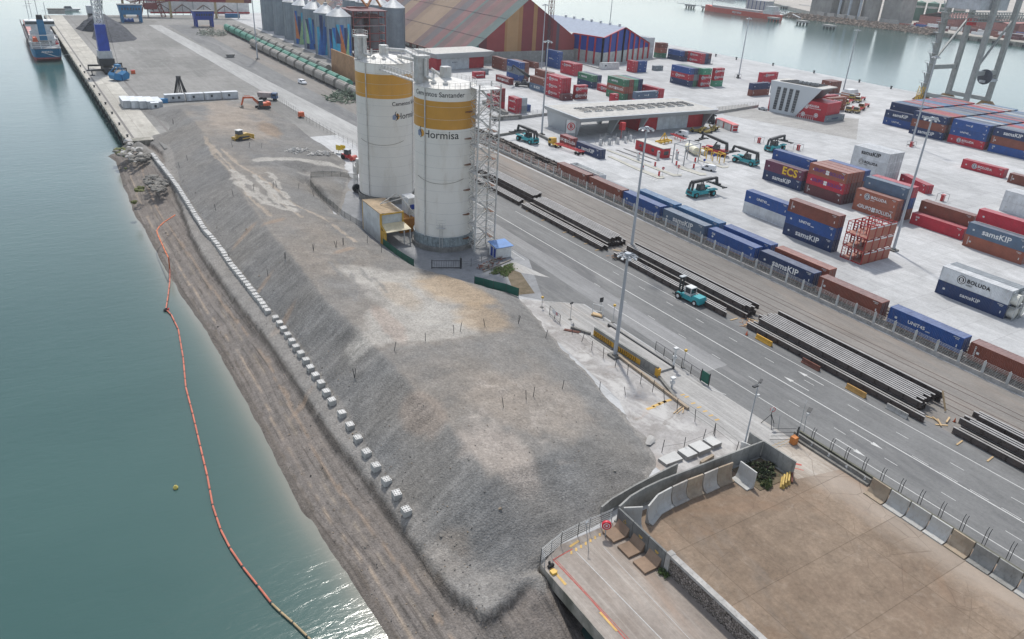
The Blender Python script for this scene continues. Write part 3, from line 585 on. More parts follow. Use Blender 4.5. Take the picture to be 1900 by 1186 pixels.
def deco(t,kind,L,H):
    """kind e.g. 'S' = samsKIP in white; second letter = ink"""
    if not kind: return
    k=kind[0]; c=LM[kind[1]] if len(kind)>1 else LM['w']; m=L/2
    if k=='S': put(t,text_mesh('samsKIP',1.75,bold=.035,spacing=1.02,xs=1.1),c,m,H*.52)
    elif k=='s': put(t,text_mesh('samsKIP',1.05,bold=.02,spacing=1.02,xs=1.1),c,m,H*.5)
    elif k=='B':
        bg=LM['n'] if kind[1:]=='w' or len(kind)==1 else LM['w']
        put(t,DISC,c,m+2.6,H*.52,name='emblem',sc=.85); put(t,RING,bg,m+2.6,H*.52,-.03,'emblem_ring',.72); put(t,text_mesh('B',1.05,bold=.03),bg,m+2.6,H*.5,-.03)
        put(t,text_mesh('BOLUDA',1.05,bold=.03,spacing=1.12,align='LEFT'),c,m+1.5,H*.56); put(t,text_mesh('LINES',.4,bold=.005,spacing=1.2,align='LEFT'),c,m+1.5,H*.3)
    elif k=='G':
        put(t,text_mesh('GRUPO',1.35,bold=.02,align='RIGHT',xs=.85),c,m+.65,H*.52); put(t,text_mesh('BOLUDA',1.35,bold=.02,align='LEFT',xs=.85),c,m-.75,H*.52)
        for dy,dz in ((-.25,.3),(.25,.3),(-.25,-.3),(.25,-.3)): put(t,DISC,LM['w'],m+dy,H*.52+dz,name='emblem',sc=.3)
    elif k=='U': put(t,text_mesh('UNIT45',.85,bold=.02,align='RIGHT',xs=1.15),c,m-.2,H*.55); put(t,text_mesh('.com',.45,bold=.01,align='LEFT'),c,m-.3,H*.45)
    elif k=='E': put(t,text_mesh('ECS',3.0,bold=.09,spacing=1.05,xs=1.05),c,L*.33,H*.48)
    elif k=='v': o=put(t,text_mesh('CRONOS',.38,bold=.01,spacing=1.25),c,L-1.0,H*.55); o.rotation_euler=(Matrix(((0,0,-1),(-1,0,0),(0,1,0)))@Matrix.Rotation(R_(-90),3,'Z')).to_euler()
    elif k=='d': put(t,text_mesh('CAI',.6,bold=.03),c,L-1.7,H*.72)
    elif k=='M': put(t,text_mesh('INTPAX',1.8,bold=.05),c,m,H*.48)
    elif k=='N': put(t,text_mesh('NEWPAR',1.1,bold=.03),c,m+1,H*.5)
    elif k=='T': put(t,text_mesh('TRANS',.55,bold=.01,align='RIGHT'),c,m,H*.5); put(t,text_mesh('//',.95,bold=.06),c,m-.6,H*.5)
    elif k=='P': put(t,text_mesh('IB BOX',1.5,bold=.05),c,m,H*.5)
def container(loc,rz,L,H,col,dk,label,group='shipping containers in the terminal',fine=True,doors=True):
    t=thing('shipping_container',label,'container',loc,rz,group); w,r,f,d=cproto(L,H,fine)
    c=cm(col); o=link('walls',w,t); oset(o,c); o=link('roof',r,t); oset(o,cr(col))
    if fine:
        o=link('frame',f,t); oset(o,c)
        if doors: o=link('doors',d,t); oset(o,c)
    deco(t,dk,L,H); return t
TN={1:['only'],2:['bottom','top'],3:['bottom','middle','top'],4:['bottom','lower middle','upper middle','top']}
def stack(desc,x,y,rows,L=13.72,H=2.9,ori='Y',pitch=2.56,fine=True,rz=0.,z0=0.):
    """x,y = corner with least X and least Y; rows run away from the viewer; each row lists (colour,deco) from the ground up"""
    nr=len(rows); nt_=max(len(r) for r in rows)
    for i,row in enumerate(rows):
        row=row.split(); nt=len(row)
        for k,s in enumerate(row):
            if s=='-': continue
            c,dk=(s.split(':')+[''])[:2]
            if ori=='Y': lx=Vector((i*pitch,0,0)); loc=Vector((x,y,z0+k*H))+Matrix.Rotation(rz,3,'Z')@lx; a=rz
            else: loc=Vector((x+L,y+i*pitch,z0+k*H)); a=math.pi/2+rz
            tn='' if nt==1 else TN[nt][k]+' '
            lab=f"{tn}{CNAME[c]}{' lettered' if dk and len(desc.split())<9 else ''} container"+(f" in {ordn(i)} row of " if nr>1 else " of " if nt>1 else " ")+desc
            container(loc,a,L,H,c,dk if (i==0 or k==nt-1 or ori=='X') and (i==0) else '',lab,fine=fine)
L40,L45,L20=12.19,13.72,6.06
stack('stack nearest the reach stacker',*K('A',800,635)[:2],['white blue:U'],L45)
k=K('A',800,635); stack('standing low behind the white and blue pair',k.x+2.56,k.y+.2,['navy'],L20,2.6)
stack('stack beside the red flat racks',149.3,96.3,['navy:S blue:U brown:v'],L45)
stack('yellow-lettered stack in mid yard',*K('D',1010,800)[:2],['navy:S plum:Ey','- - blue:S'],L45)
stack('four-row stack of brown containers',183.6,119.1,['maroon:v red:Gp rust:Gp','maroon brown rust','maroon brown rust','maroon brown blue'],L40,2.9)
stack('short-side stack below the faded blue one',183.8,103.4,['rust:G rust:B','maroon navy greyblue:Mb','rust blue red'],L40,2.9)
stack('triple white refrigerated block',216.6,128.5,['white white:Bk white:Sk','white white white','white white white'],L40,2.9)
stack('lying askew by the white block',217.9,115.8,['red'],L40,2.6,rz=R_(23)*-1)
stack('alone behind the slender pole',*K('Z6',1010,655)[:2],['red:d','brown brown:v'],L45)
stack('stack at the right edge',*K('Z6',1850,1000)[:2],['rust:v greyblue:S','- - red:B'],L45)
stack('white pair at the right edge',223.6,83.5,['white white','white white'],L45)
stack('pair beside the tank containers',*K('B',1595,1005)[:2],['navy:s white:Bk','grey grey'],L45,2.9)
stack('standing alone in the far middle yard',*K('C',1590,540)[:2],['red:B'],L45)
stack('at the right edge behind the lone red one',257.9,100.5,['brown:v'],L40)
# big block at the right, four bays deep
tops='navy rust grey lightblue rust red lightblue greyblue rust red grey rust lightblue red greyblue rust lightblue grey red greyblue'.split()
def bay(desc,x,y,first,n,seed,h=3):
    rr=random.Random(seed); rows=first[:]
    while len(rows)<n:
        t=rr.choice(['rust','red','lightblue','greyblue','grey','rust','red','lightblue','palegrey','navy'])
        lowv=len(rows)>n-2
        rows.append(('brown navy ' if lowv else '- - ')+t)
    stack(desc,x,y,rows,L45,2.9,fine=True)
bay('the far left bay of the block',301.4,172.2,['blue:U navy:S','navy brown navy:S'],16,1)
bay('the second bay of the big block',295.4,156.6,['navy:S brown navy:S'],20,2)
bay('the third bay of the big block',296.2,141.2,['red:B blue:U blue:T'],20,3)
bay('the nearest bay of the big block',296.6,126.0,['blue:d brown:v navy:S'],20,4)
# containers round the office building
k=K('Z3',1370,1045); stack('beside the red office building',k.x,k.y,['grey:sb'],L40,2.6,'X')
k=K('Z3',1400,895); stack('pair behind the grey one by the office',k.x,k.y,['rust:B rust:B'],L40,2.9,'X')
stack('pair behind the red office corner',299,216,['red red'],L40,2.9,'X')
stack('brown stack behind the office roof',*K('Z3',1440,640)[:2],['brown brown','brown brown','rust brown'],L20,2.9)
k=K('Z3',330,675); stack('pair left of the office building',k.x,k.y,['brown:v navy'],L40,2.9,'X')
k=K('Z3',465,510); stack('pair behind the office building',k.x,k.y,['red red:B'],L40,2.9,'X')
# centre group
k=K('Z2',1350,772); stack('centre block',k.x,k.y,['navy:v red:B blue','green grey navy','maroon grey green'],L45,2.9)
k=K('Z2',1520,775); stack('short column right of the centre block',k.x,k.y,['red:B red:B teal'],L20,2.9,'X')
k=K('Z2',1700,768); stack('outermost column of the centre block',k.x,k.y,['teal red:B red:B'],L20,2.9,'X')
k=K('Z2',630,568); stack('blue pair by the two-tone shed',k.x,k.y,['blue blue'],L20*1.,2.9,'X'); stack('red pair by the two-tone shed',k.x-2.8,k.y,['red red'],L20,2.9)
k=K('Z2',870,545); stack('low beside the blue pair',k.x,k.y,['grey'],L20,2.6,'X')
k=K('Z2',1530,450); stack('stack with railings on the far quay',k.x,k.y,['red:B red:B','navy navy:S','navy maroon'],L45,2.9)
k=K('Z2',1240,410); stack('stack left of the far railings',k.x,k.y,['navy blue','navy maroon'],L40,2.9)
k=K('Z2',930,365); stack('tall stack behind the two-tone shed',k.x,k.y,['green rust brown','green rust brown'],L20,2.9,'X'); stack('refrigerated stack behind the two-tone shed',k.x-7.5,k.y+3,['white white white white','white white white white'],L40,2.9)
# green group
k=K('Z2',420,960); stack('green end column',k.x,k.y,['red green:N'],L20,2.9,'X')
k=K('Z2',620,1045); stack('red base row of the green group',k.x-1,k.y,['red:B greyblue:T'],L40,2.9,'X')
k=K('Z2',580,985); stack('green group',k.x-2.8,k.y+4,['green rust:G green:N','brown rust brown','green green teal','navy navy navy'],L40,2.9)
k=K('Z2',300,880); stack('running out left of the green group',k.x-.5,k.y,['red:B'],L40,2.9)
k=K('Z2',990,990); stack('red pair right of the green group',k.x-2.6,k.y,['red red'],L40,2.9)
k=K('Z2',350,1050); stack('red single at the end of the green group',k.x-3,k.y,['red red'],L20/2,2.6,'X')
# group in front of the striped hall
k=K('Z1',470,1090); 
stack('left red cluster',k.x-2.6,k.y+2,['red:s darkred:s darkred:s'],L20,2.6); stack('left red cluster front',k.x-5.6,k.y+1,['red red:s'],L20,2.6)
k=K('Z1',595,1150); stack('red pair by the mast',k.x-.3,k.y,['red:s red:s','grey palegrey'],L20,2.9); stack('low blue one beside the red pair',k.x+5.4,k.y+2,['blue'],L20,2.6)
k=K('Z1',490,745); stack('brown single before the striped hall',k.x,k.y,['darkred:G'],L40,2.9)
k=K('Z1',985,860); stack('brown and blue block by the mast',k.x,k.y,['greyblue:P brown','- - brown'],L40,2.9)
k=K('Z1',1215,945); stack('tall red block',k.x,k.y,['red:B red:B red:B','red red red'],L40,2.9)
k=K('Z1',1245,968); stack('maroon single at the tall red block',k.x,k.y,['maroon'],L20*.9,2.6,'X')
k=K('Z1',1430,950); stack('red pair facing the gate roof',k.x,k.y,['darkred:B red:B'],L20,2.9,'X')
k=K('Z1',640,700); stack('blue stack behind the lifting machine',k.x,k.y,['blue grey blue','brown brown brown'],L40,2.9)
k=K('Z1',440,545); stack('brown pair at the striped hall',k.x-1,k.y,['brown brown'],L40,2.9)
k=K('Z1',900,540); stack('brown single at the striped hall',k.x+2,k.y+6,['brown'],L40,2.9)
k=K('Z1',1180,520); stack('tall blue pair at the striped hall',k.x,k.y,['blue blue:U blue'],L40,2.9)
k=K('Z1',1405,620); stack('red double block in the centre',k.x,k.y,['red red:B','red red'],L40,2.9)
k=K('Z1',1665,795); stack('green topped block',k.x,k.y,['navy green:N','palegrey navy'],L40,2.9)
k=K('S1',1690,745); stack('red container by the white depot',k.x,k.y,['red:s'],L20,2.9,'X')
k=K('Z1',205,605); stack('dark one by the white depot',k.x-2,k.y+2,['grey'],L20*.5,2.6,'X')
# gate lane
k=K('Z7',845,575); stack('beside the red trailer at the gate',k.x,k.y,['navy:S'],L40,2.9)
k=K('Z7',500,410); stack('behind the truck at the gate',k.x-1,k.y+.5,['darkred:G'],L20*1.1,2.9)
# --- red collapsed flat racks
mb=MB()
for s,x in ((1,0),(-1,2.44)):
    mb.bar((x-s*-.08,0,.1),(x+s*.08,6,.1),.16); 
def rack(loc,lab,roof):
    t=thing('flat_rack',lab,'flat rack',loc,0,'red flat racks stacked by the pole')
    f=MB(); L=5.4; w=2.44; h=2.75
    for x in (.08,w-.08):
        for y in (.08,L-.08): f.bar((x,y,0),(x,y,h),.16)
        f.bar((x,0,h-.06),(x,L,h-.06),.12); f.bar((x,0,.12),(x,L,.12),.22)
        for z in (.8,1.4,2.0): f.bar((x,L-.9,z),(x,L,z),.08)
        f.bar((x,L-.9,0),(x,L-.9,h),.09); f.bar((x,L*.38,0),(x,L*.38,h),.09)
    for y in (.08,L-.08): f.bar((0,y,h-.06),(w,y,h-.06),.12)
    f.build('frame',mat('rack_red',(.36,.03,.03),.6,dirt=(.2,.06,.04)),t)
    MB().box(.1,w-.1,.1,L-.1,.14,.26).build('deck',mat('rack_floor',(.34,.16,.12),.8,dirt=(.4,.33,.3),dirtamt=.8),t)
    MB().box(.16,w-.16,-.03,.1,.05,h-.32).box(.25,w-.25,-.06,-.02,h-.42,h-.12,1).build('end_wall',[cm('rust'),WHITE],t)
    b=MB().bar((-.06,L*.5,.1),(-.06,L*.5,h-.3),.13); b.build('white_stanchion',WHITE,t)
    if roof: 
        g=MB()
        for y in (1.2,2.5,3.8): g.bar((0,y,h-.05),(w,y,h-.05),.1)
        g.build('crossbars',mat('rack_red',(.36,.03,.03)),t)
TRK=['bottom','middle','top']
for c_ in range(4):
    for k_ in range(3):
        rack((149.2+c_*2.52+(0 if k_==0 else 0),88.3+(0 if k_==0 else .1),k_*2.9),f"red flat rack, {TRK[k_]} tier, {ordn(c_)} column from the road",k_==2)
# --- tank containers at the right edge
def tank(loc,lab):
    t=thing('tank_container',lab,'tank container',loc,0,'tank containers at the right edge')
    MB().tube((1.22,.35,1.3),(1.22,5.7,1.3),1.12,n=22).build('tank',mat('tank_white',(.6,.6,.54),.35,dirt=(.35,.3,.2)),t,smooth=True)
    f=MB()
    for y in (.06,6): 
        for a,b_ in (((.05,0,.05),(2.39,0,.05)),((.05,0,2.55),(2.39,0,2.55)),((.05,0,0),(.05,0,2.6)),((2.39,0,0),(2.39,0,2.6)),((.05,0,.9),(.9,0,.05)),((2.39,0,.9),(1.5,0,.05))): f.bar((a[0],y,a[2]),(b_[0],y,b_[2]),.1)
    for x in (.05,2.39): f.bar((x,0,.05),(x,6,.05),.1); f.bar((x,0,2.55),(x,6,2.55),.08)
    f.build('frame',STEEL,t); put(t,text_mesh('VANTEC',.8,bold=.03),RED,3,1.35,.06)
TKP=K('B',1720,1040)
for i,k_ in ((0,0),(0,1),(1,0),(1,1)): tank((TKP.x+i*2.6,TKP.y,k_*2.62),f"{'lower' if k_==0 else 'upper'} white tank container, {'front' if i==0 else 'rear'} one at the right edge")
# --- container train
def wagon(loc,lab,empty):
    t=thing('flat_wagon',lab,'rail wagon',loc,0,'flat wagons on the container tracks'); w=mat('wagon_rust',(.2,.09,.06),.8,dirt=(.1,.05,.04)); wd=mat('wagon_dark',(.06,.05,.045),.85)
    f=MB(); 
    for x in (.35,2.1): f.box(x,x+.16,.1,14.1,.75,1.12)
    for y in (.1,3.4,7,10.6,13.9): f.box(.3,2.3,y,y+.2,.8,1.1)
    f.bar((.43,.3,1.),(1.22,3.4,1.),.1); f.bar((2.18,.3,1.),(1.22,3.4,1.),.1); f.bar((1.22,-.4,.95),(1.22,.1,.95),.2)
    f.build('chassis',w if empty!=2 else wd,t)
    for y in (1.6,12.6):
        b=MB(); b.box(.4,2.1,y-1.,y+1.,.45,.7)
        b.build('bogie',DARK,t); wl=MB()
        for yy in (y-.8,y+.8):
            for x in (.55,1.99): wl.wheel(x,yy,.5,.44,.12,n=14)
        wl.build('wheels',DARK,t)
    if empty: 
        r=MB()
        for y in (4.6,9.4): r.box(.32,2.28,y,y+.5,1.1,1.28)
        for x in (.36,2.16): r.bar((x,.3,1.3),(x,13.9,1.3),.05)
        r.build('side_rails',w if empty!=2 else wd,t)
TR1=[(158.2,'brown:v'),(143.1,'brown'),(128.6,'blue'),(113.6,'greyblue:S'),(98.6,'blue:d'),(83.5,'navy:S'),(68.5,'brown:v'),(53.1,'blue:U'),(38.2,'brown:v'),(23.2,'navy')]
for i,(y,s) in enumerate(TR1):
    c,dk=(s.split(':')+[''])[:2]; container((126.,y,1.14),0,L45,2.9,c,dk,f"{CNAME[c]} long container on the front train, {ordn(i)} from the empty wagons",'containers on the train'); wagon((126.,y-.3,0),f"loaded flat wagon of the front train, {ordn(i)} from the empty ones",0)
TR2=[(143.2,'grey'),(128.4,'lightblue'),(113.6,'lightblue'),(98.4,'blue'),(83.4,'rust')]
for i,(y,s) in enumerate(TR2):
    container((130.6,y,1.14),0,L45,1.2 if i==0 else 2.9,s,'',f"{CNAME[s]} long container on the rear train, {ordn(i)} from the white open one",'containers on the train'); wagon((130.6,y-.3,0),f"loaded flat wagon of the rear train, {ordn(i)} from the white container",0)
wagon((130.6,157.9,0),'loaded flat wagon carrying the open white container','')
t=thing('open_top_container','open white container with a pale lining on the rear train','container',(130.6,158.2,1.14)); MB().box(0,2.44,0,13.7,0,.15).box(0,.1,0,13.7,.15,2.3).box(2.34,2.44,0,13.7,.15,2.3).box(.1,2.34,0,.1,.15,2.3).box(.1,2.34,13.6,13.7,.15,2.3).build('walls',cm('white'),t); MB().box(.12,2.32,.12,13.58,1.2,1.5).build('lining',mat('pale_lining',(.6,.58,.52),.8),t)
for r_,x in ((0,126.),(1,130.6)):
    for i in range(4): wagon((x,173.2+i*14.7,0),f"empty rust-red flat wagon of the {'front' if r_==0 else 'rear'} track, {ordn(i)} from the containers",1 if r_==0 else 2)
# --- fence on a concrete base beside the tracks
def fx(y): return 124.0+max(0,(y-115))*1.7/100
t=thing('rail_fence','long grey mesh fence on a low concrete wall beside the container train','fence',(124,40,0))
mb=MB(); ys=[-4+4*i for i in range(59)]
wire=MB(); inv=Matrix.Translation((-124,-40,0))
for a,b_ in zip(ys[:-1],ys[1:]):
    xa,xb=fx(a),fx(b_); mb.bar((xa,a,.35),(xb,b_,.35),.32,.75)
    for z in (.95,1.2,1.45,1.7,1.95,2.2,2.45,2.68): wire.bar((xa,a+.22,z),(xb,b_-.22,z),.03)
    for y in (a+.16,b_-.16): xx=fx(y); wire.bar((xx,y,.7),(xx,y,2.75),.12)
    for q in (1,2,3): wire.bar((fx(a+q),a+q,.9),(fx(a+q),a+q,2.68),.02)
for q in (mb,wire): q.v=[tuple(inv@Vector(p)) for p in q.v]
FNS=mat('pale_galvanised',(.5,.51,.5),.5,dirt=(.3,.27,.22)); mb.build('concrete_base',CONC,t); wire.build('mesh_panels',FNS,t)
pm=MB().bar((0,0,.6),(0,0,2.95),.14).mesh('fence_post'); pm.materials.append(FNS)
for y in ys: o=link('fence_post',pm,t,(fx(y)-124,y-40,0))
# ================================================================ STEEL BEAMS
BM=mat('beam_steel',(.075,.06,.055),.6,.0,var=.3,dirt=(.1,.06,.045),dirtamt=.6,spec=.5); BT=mat('beam_top_sheen_grey',(.3,.29,.28),.5,.0,var=.25,dirt=(.13,.09,.07),dirtamt=.5)  # dark beam steel; paler grey for top flanges, their sheen painted into the colour
BMESH={}
def beam(x,y0,y1,z,lab,a=0.):
    L=round(y1-y0,1)
    if L not in BMESH:
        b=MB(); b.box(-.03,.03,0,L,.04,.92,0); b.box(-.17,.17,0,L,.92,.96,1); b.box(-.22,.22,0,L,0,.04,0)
        for k in range(int(L/2.4)): y=.5+k*2.4; b.box(-.2,.2,y,y+.03,.04,.92,0)
        me=b.mesh('steel_beam'); me.materials.append(BM); me.materials.append(BT); BMESH[L]=me
    o=link('steel_beam',BMESH[L],None,(x,y0,z),a); tag(o,lab,'steel beam','steel beams stacked beside the road')
def beams(desc,x0,n,y0,y1,layers=1,px=.52,seed=1,skip=()):
    rr=random.Random(seed)
    for l in range(layers):
        for i in range(n):
            if (l,i) in skip: continue
            a=y0+rr.choice((0,0,.4,.9,-.4)); b=y1+rr.choice((0,0,.5,-.6))
            beam(x0+i*px,round(a,1),round(b,1),.12+l*1.04,f"{'dark' if l<layers-1 or layers==1 else 'upper dark'} steel beam, {ordn(i)} from the road in the {desc}".replace('upper dark steel beam','upper beam'))
beams('short low pile by the silos',101.6,4,153.4,176,1,.6,1); beams('tall pile beside the silos',105.9,7,153.9,188,2,.55,2)
beams('low pile before the mast',101.4,3,119.2,152,1,.6,3); beams('wide pile before the mast',103.8,10,120.3,151.2,2,.56,4,skip=[(1,8),(1,9),(1,0)])
beams('narrow pile after the mast',101.6,3,83.2,115,1,.6,5); beams('tall pile behind the forklift',104.6,7,81,115.6,2,.56,6,skip=[(1,0),(1,5)])
beams('low row of the long pile',102.0,2,44,78.2,1,.62,7); beams('long wide pile',103.5,12,46.5,77.6,2,.57,8,skip=[(1,9),(1,8),(1,11)])
beams('low pile at the right edge',103.4,2,8,40.4,1,.6,9); beams('wide pile at the right edge',104.8,8,6,40.6,2,.6,10,skip=[(1,3),(1,4)])
pk=MB().box(-.9,.9,-.11,.11,0,.1).mesh('timber_plank'); pk.materials.append(WOOD)
PL=[('E7',1280,170,-.1),('E7',1610,340,0),('E7',1755,430,0),('E3',1520,705,.1),('E3',1700,800,.1),('E1',910,1035,0),('E1',990,1080,0),('E1',830,985,0),('E1',500,805,0),('E1',610,870,0),('E1',760,955,0),('E3',1400,590,.8),('E3',1360,560,2.0),('E3',1385,575,1.2),('E3',1450,575,.3),('E1',1130,1110,.9),('E1',1160,1120,.3),('E1',1120,1090,2.2),('E2',290,630,1.),('E2',300,640,.3),('E2',280,650,-.3),('E3',1415,600,-.6),('E2',310,620,2.)]
for i,(z,x,y,a) in enumerate(PL):
    p=K(z,x,y); o=link('timber_plank',pk,None,(p.x,p.y,.03+.09*(i%3 if i>10 else 0)),a); tag(o,f"loose pale timber plank on the paving, {ordn(i)} of those along the steel beams",'plank','timber planks lying by the beams')
p=K('E3',1400,500); b=MB().bar((0,0,0),(.4,1.5,2.6),.28,.1); tag(b.build('leaning_board',WOOD,None,(p.x,p.y-1,.1)),'pale board leaning upright against the end of the long beam pile','plank')
# ================================================================ CEMENT SILOS
SW=mat('silo_white_steel',(.74,.72,.665),.4,var=.07,scale=.12,dirt=(.42,.36,.27),dirtamt=.4); SO=mat('silo_ochre_band',(.55,.28,.045),.45,var=.12,scale=.2,dirt=(.4,.22,.06),dirtamt=.4)
SG=mat('silo_skirt_steel',(.24,.28,.29),.55,var=.4,scale=1.5,dirt=(.04,.045,.05),dirtamt=.9); SR=mat('silo_roof_white',(.66,.65,.61),.6,dirt=(.42,.36,.28),dirtamt=.7); WST=mat('white_weathered_steel',(.52,.52,.5),.5,dirt=(.25,.15,.09),dirtamt=.6)
RUST=mat('rusty_platform',(.2,.1,.06),.8)
def bend(me0,r,ang,z,sc=1.,off=.02):
    me=me0.copy(); 
    for v in me.vertices:
        t=R_(ang)+v.co.x*sc/r; rr=r+off+v.co.z; zz=z+v.co.y*sc
        v.co=(rr*math.cos(t),rr*math.sin(t),zz)
    return me
def silo(name,lab,cx,cy,r,z0,zr,zb1,zb0,txt,hor,skirt):
    t=thing(name,lab,'silo',(cx,cy,0)); fa=math.degrees(math.atan2(-cy,-cx))
    prof=[(r,z0),(r,zb0)]; MB().lathe([(r,z0),(r,zb0)],72).build('lower_wall',SW,t,smooth=True); MB().lathe([(r+.01,zb0),(r+.01,zb1)],72).build('ochre_band',SO,t,smooth=True); MB().lathe([(r,zb1),(r,zr)],72).build('upper_wall',SW,t,smooth=True)
    MB().lathe([(r+.06,zr-.1),(r+.1,zr),(r*.2,zr+1.25),(.01,zr+1.3)],48).build('roof',SR,t,smooth=True)
    s=MB(); 
    for k in range(int((zr-z0)/2.42)+1): z=z0+.3+2.42*k; s.lathe([(r+.012,z),(r+.03,z+.02),(r+.012,z+.05)],72)
    s.build('seam_rings',mat('silo_seam',(.46,.46,.44),.5),t)
    g=MB()
    if skirt: g.lathe([(r+.55,0),(r+.55,.95),(r+.1,1.05)],48,0); g.lathe([(r+.12,.95),(r+.12,z0)],72,1); g.lathe([(r+.2,z0-.15),(r+.26,z0),(r,z0+.1)],72,1)
    else: g.lathe([(r+.3,0),(r+.3,z0)],48,0)
    for k in range(36): a=R_(10*k); g.bar(((r+.16)*math.cos(a),(r+.16)*math.sin(a),.9),((r+.16)*math.cos(a),(r+.16)*math.sin(a),z0-.1),.1,mi=1)
    g.build('base_ring',[CONCD,SG],t,smooth=True)
    ra=MB()
    for z in (.55,1.1):
        ra.lathe([(r-.1,zr+z),(r-.05,zr+z+.03),(r-.1,zr+z+.06),(r-.15,zr+z+.03),(r-.1,zr+z)],60)
    for k in range(36): a=R_(10*k); ra.bar(((r-.1)*math.cos(a),(r-.1)*math.sin(a),zr),((r-.1)*math.cos(a),(r-.1)*math.sin(a),zr+1.13),.05)
    ra.build('railing',WST,t)
    # filter tower at the rim, pipes, hatches
    a=R_(fa-78); fxx,fyy=(r-1.4)*math.cos(a),(r-1.4)*math.sin(a); f=MB()
    f.box(fxx-1.1,fxx+1.1,fyy-1.1,fyy+1.1,zr+.3,zr+4.9); f.box(fxx-1.35,fxx+1.35,fyy-1.35,fyy+1.35,zr+4.9,zr+5.4)
    for k in range(4): f.box(fxx-1.16,fxx+1.16,fyy-1.16,fyy+1.16,zr+1+k*.95,zr+1.05+k*.95)
    for x in (-1.3,0,1.3):
        for y in (-1.3,0,1.3):
            if x or y: f.bar((fxx+x,fyy+y,zr+5.4),(fxx+x,fyy+y,zr+6.5),.06)
    for z in (5.9,6.45):
        for p,q in (((-1.3,-1.3),(1.3,-1.3)),((1.3,-1.3),(1.3,1.3)),((1.3,1.3),(-1.3,1.3)),((-1.3,1.3),(-1.3,-1.3))): f.bar((fxx+p[0],fyy+p[1],zr+z),(fxx+q[0],fyy+q[1],zr+z),.06)
    f.build('filter_tower',WST,t)
    p=MB(); p.tube((fxx+.2,fyy-1.5,zr+5),(fxx+.2,fyy-1.5,zr+1.6),.28); p.tube((fxx+.2,fyy-1.5,zr+1.6),(fxx+1.8,fyy-1.7,zr+1.1),.28); p.tube((fxx+1.8,fyy-1.7,zr+1.1),(fxx+2.0,fyy-1.6,zr+2.6),.22)
    p.build('exhaust_pipe',WST,t,smooth=True)
    MB().box(-.85,.85,-.85,.85,zr+1.4,zr+3.3).tube((0,0,zr+.9),(0,0,zr+1.5),1.0,n=20).build('roof_hopper',WST,t)
    for q in (-20,15): a=R_(fa+q-15); MB().tube((4*math.cos(a),4*math.sin(a),zr+.3),(4*math.cos(a),4*math.sin(a),zr+.95),.55,n=14).tube((4*math.cos(a),4*math.sin(a),zr+.95),(4*math.cos(a),4*math.sin(a),zr+1.3),.4,.15,n=14).build('relief_valve',WST,t,smooth=True)
    d=MB()
    for q,w in ((-38,.16),(70,.1)): a=R_(fa+q); c_=((r+.15)*math.cos(a),(r+.15)*math.sin(a)); d.tube((*c_,z0),(*c_,zr),w*.8)
    d.build('downpipe',WST,t); wi=MB()
    for k in range(24):
        a0=R_(fa-58+4*k);a1=R_(fa-54+4*k); sag=lambda u:.9*((u-12)/12)**2
        wi.bar(((r+.06)*math.cos(a0),(r+.06)*math.sin(a0),zr*.44+sag(k)),((r+.06)*math.cos(a1),(r+.06)*math.sin(a1),zr*.44+sag(k+1)),.05)
    wi.build('cable',mat('brown_cable',(.1,.07,.05),.8),t)
    for (tx,size,ang,z) in txt: o=link('lettering',bend(text_mesh(tx,size,.004,bold=.012,xs=1.),r,fa+ang,z),t); o.data.materials[0]=LM['k']
    ang,z,sz=hor; e=MB(); e.lathe([(0,0),(.62,0)],20,0,(.12,0),-100,100); me=e.mesh('emblem'); l=bend(me,r,fa+ang,z,sz); l.materials.append(SO); link('emblem',l,t)
    e=MB(); e.add([(-.75,.25,0),(-.1,.62,0),(.12,.2,0),(0,-.3,0),(-.2,-.62,0),(-.75,-.5,0)],[(0,5,4,3,2,1)]); l=bend(e.mesh('emblem'),r,fa+ang,z,sz,.025); l.materials.append(mat('slate_blue',(.2,.25,.36),.5)); link('emblem',l,t)
    e=MB(); sp_=[(.02,1.0),(-.18,.72),(-.2,.4),(.05,.1),(.2,-.2),(.12,-.55),(-.1,-.75)]
    for p_,q_ in zip(sp_[:-1],sp_[1:]): e.bar((p_[0],p_[1],0),(q_[0],q_[1],0),.13,.01)
    l=bend(e.mesh('emblem'),r,fa+ang,z,sz,.045); l.materials.append(LM['k']); link('emblem',l,t)
    return t,fa
tR,fa=silo('cement_silo','front white cement silo with ochre band and the full dark lettering',72.6,138.8,6.3,3.1,33.5,31.1,25.7,[('Cementos Santander',1.3,-14,32.35),('Hormisa',2.15,-8,24.55)],(-49,24.6,1.25),True)
tL,fb=silo('cement_silo','rear white cement silo with broad ochre band, lettering half hidden',74.3,173.3,6.8,1.7,33.2,30.8,25.4,[('Cementos Santander',1.3,60,24.2),('Hormisa',2.,52,21.3)],(22,21.3,1.2),False)
# details on the front silo: manhole cage, short ladder
a=R_(fa-5); lx,ly=6.55*math.cos(a),6.55*math.sin(a); u=Vector((-math.sin(a),math.cos(a),0)); mb=MB()
for s in (-.3,.3): mb.bar((lx+u.x*s,ly+u.y*s,0),(lx+u.x*s,ly+u.y*s,6.2),.07)
for k in range(18): mb.bar((lx-u.x*.3,ly-u.y*.3,.3+k*.33),(lx+u.x*.3,ly+u.y*.3,.3+k*.33),.04)
ra_=Vector((math.cos(a),math.sin(a),0))
for z in (5.5,6.1,6.7,7.3):
    q=[Vector((lx,ly,z))+u*x+ra_*y for x,y in ((-.9,-.1),(-.9,.8),(.9,.8),(.9,-.1))]
    for p_,w_ in zip(q[:-1],q[1:]): mb.bar(p_,w_,.05)
mb.bar(Vector((lx,ly,5.4))-u*.9+ra_*.35,Vector((lx,ly,5.4))+u*.9+ra_*.35,.8,.06); mb.build('access_ladder',WST,tR)
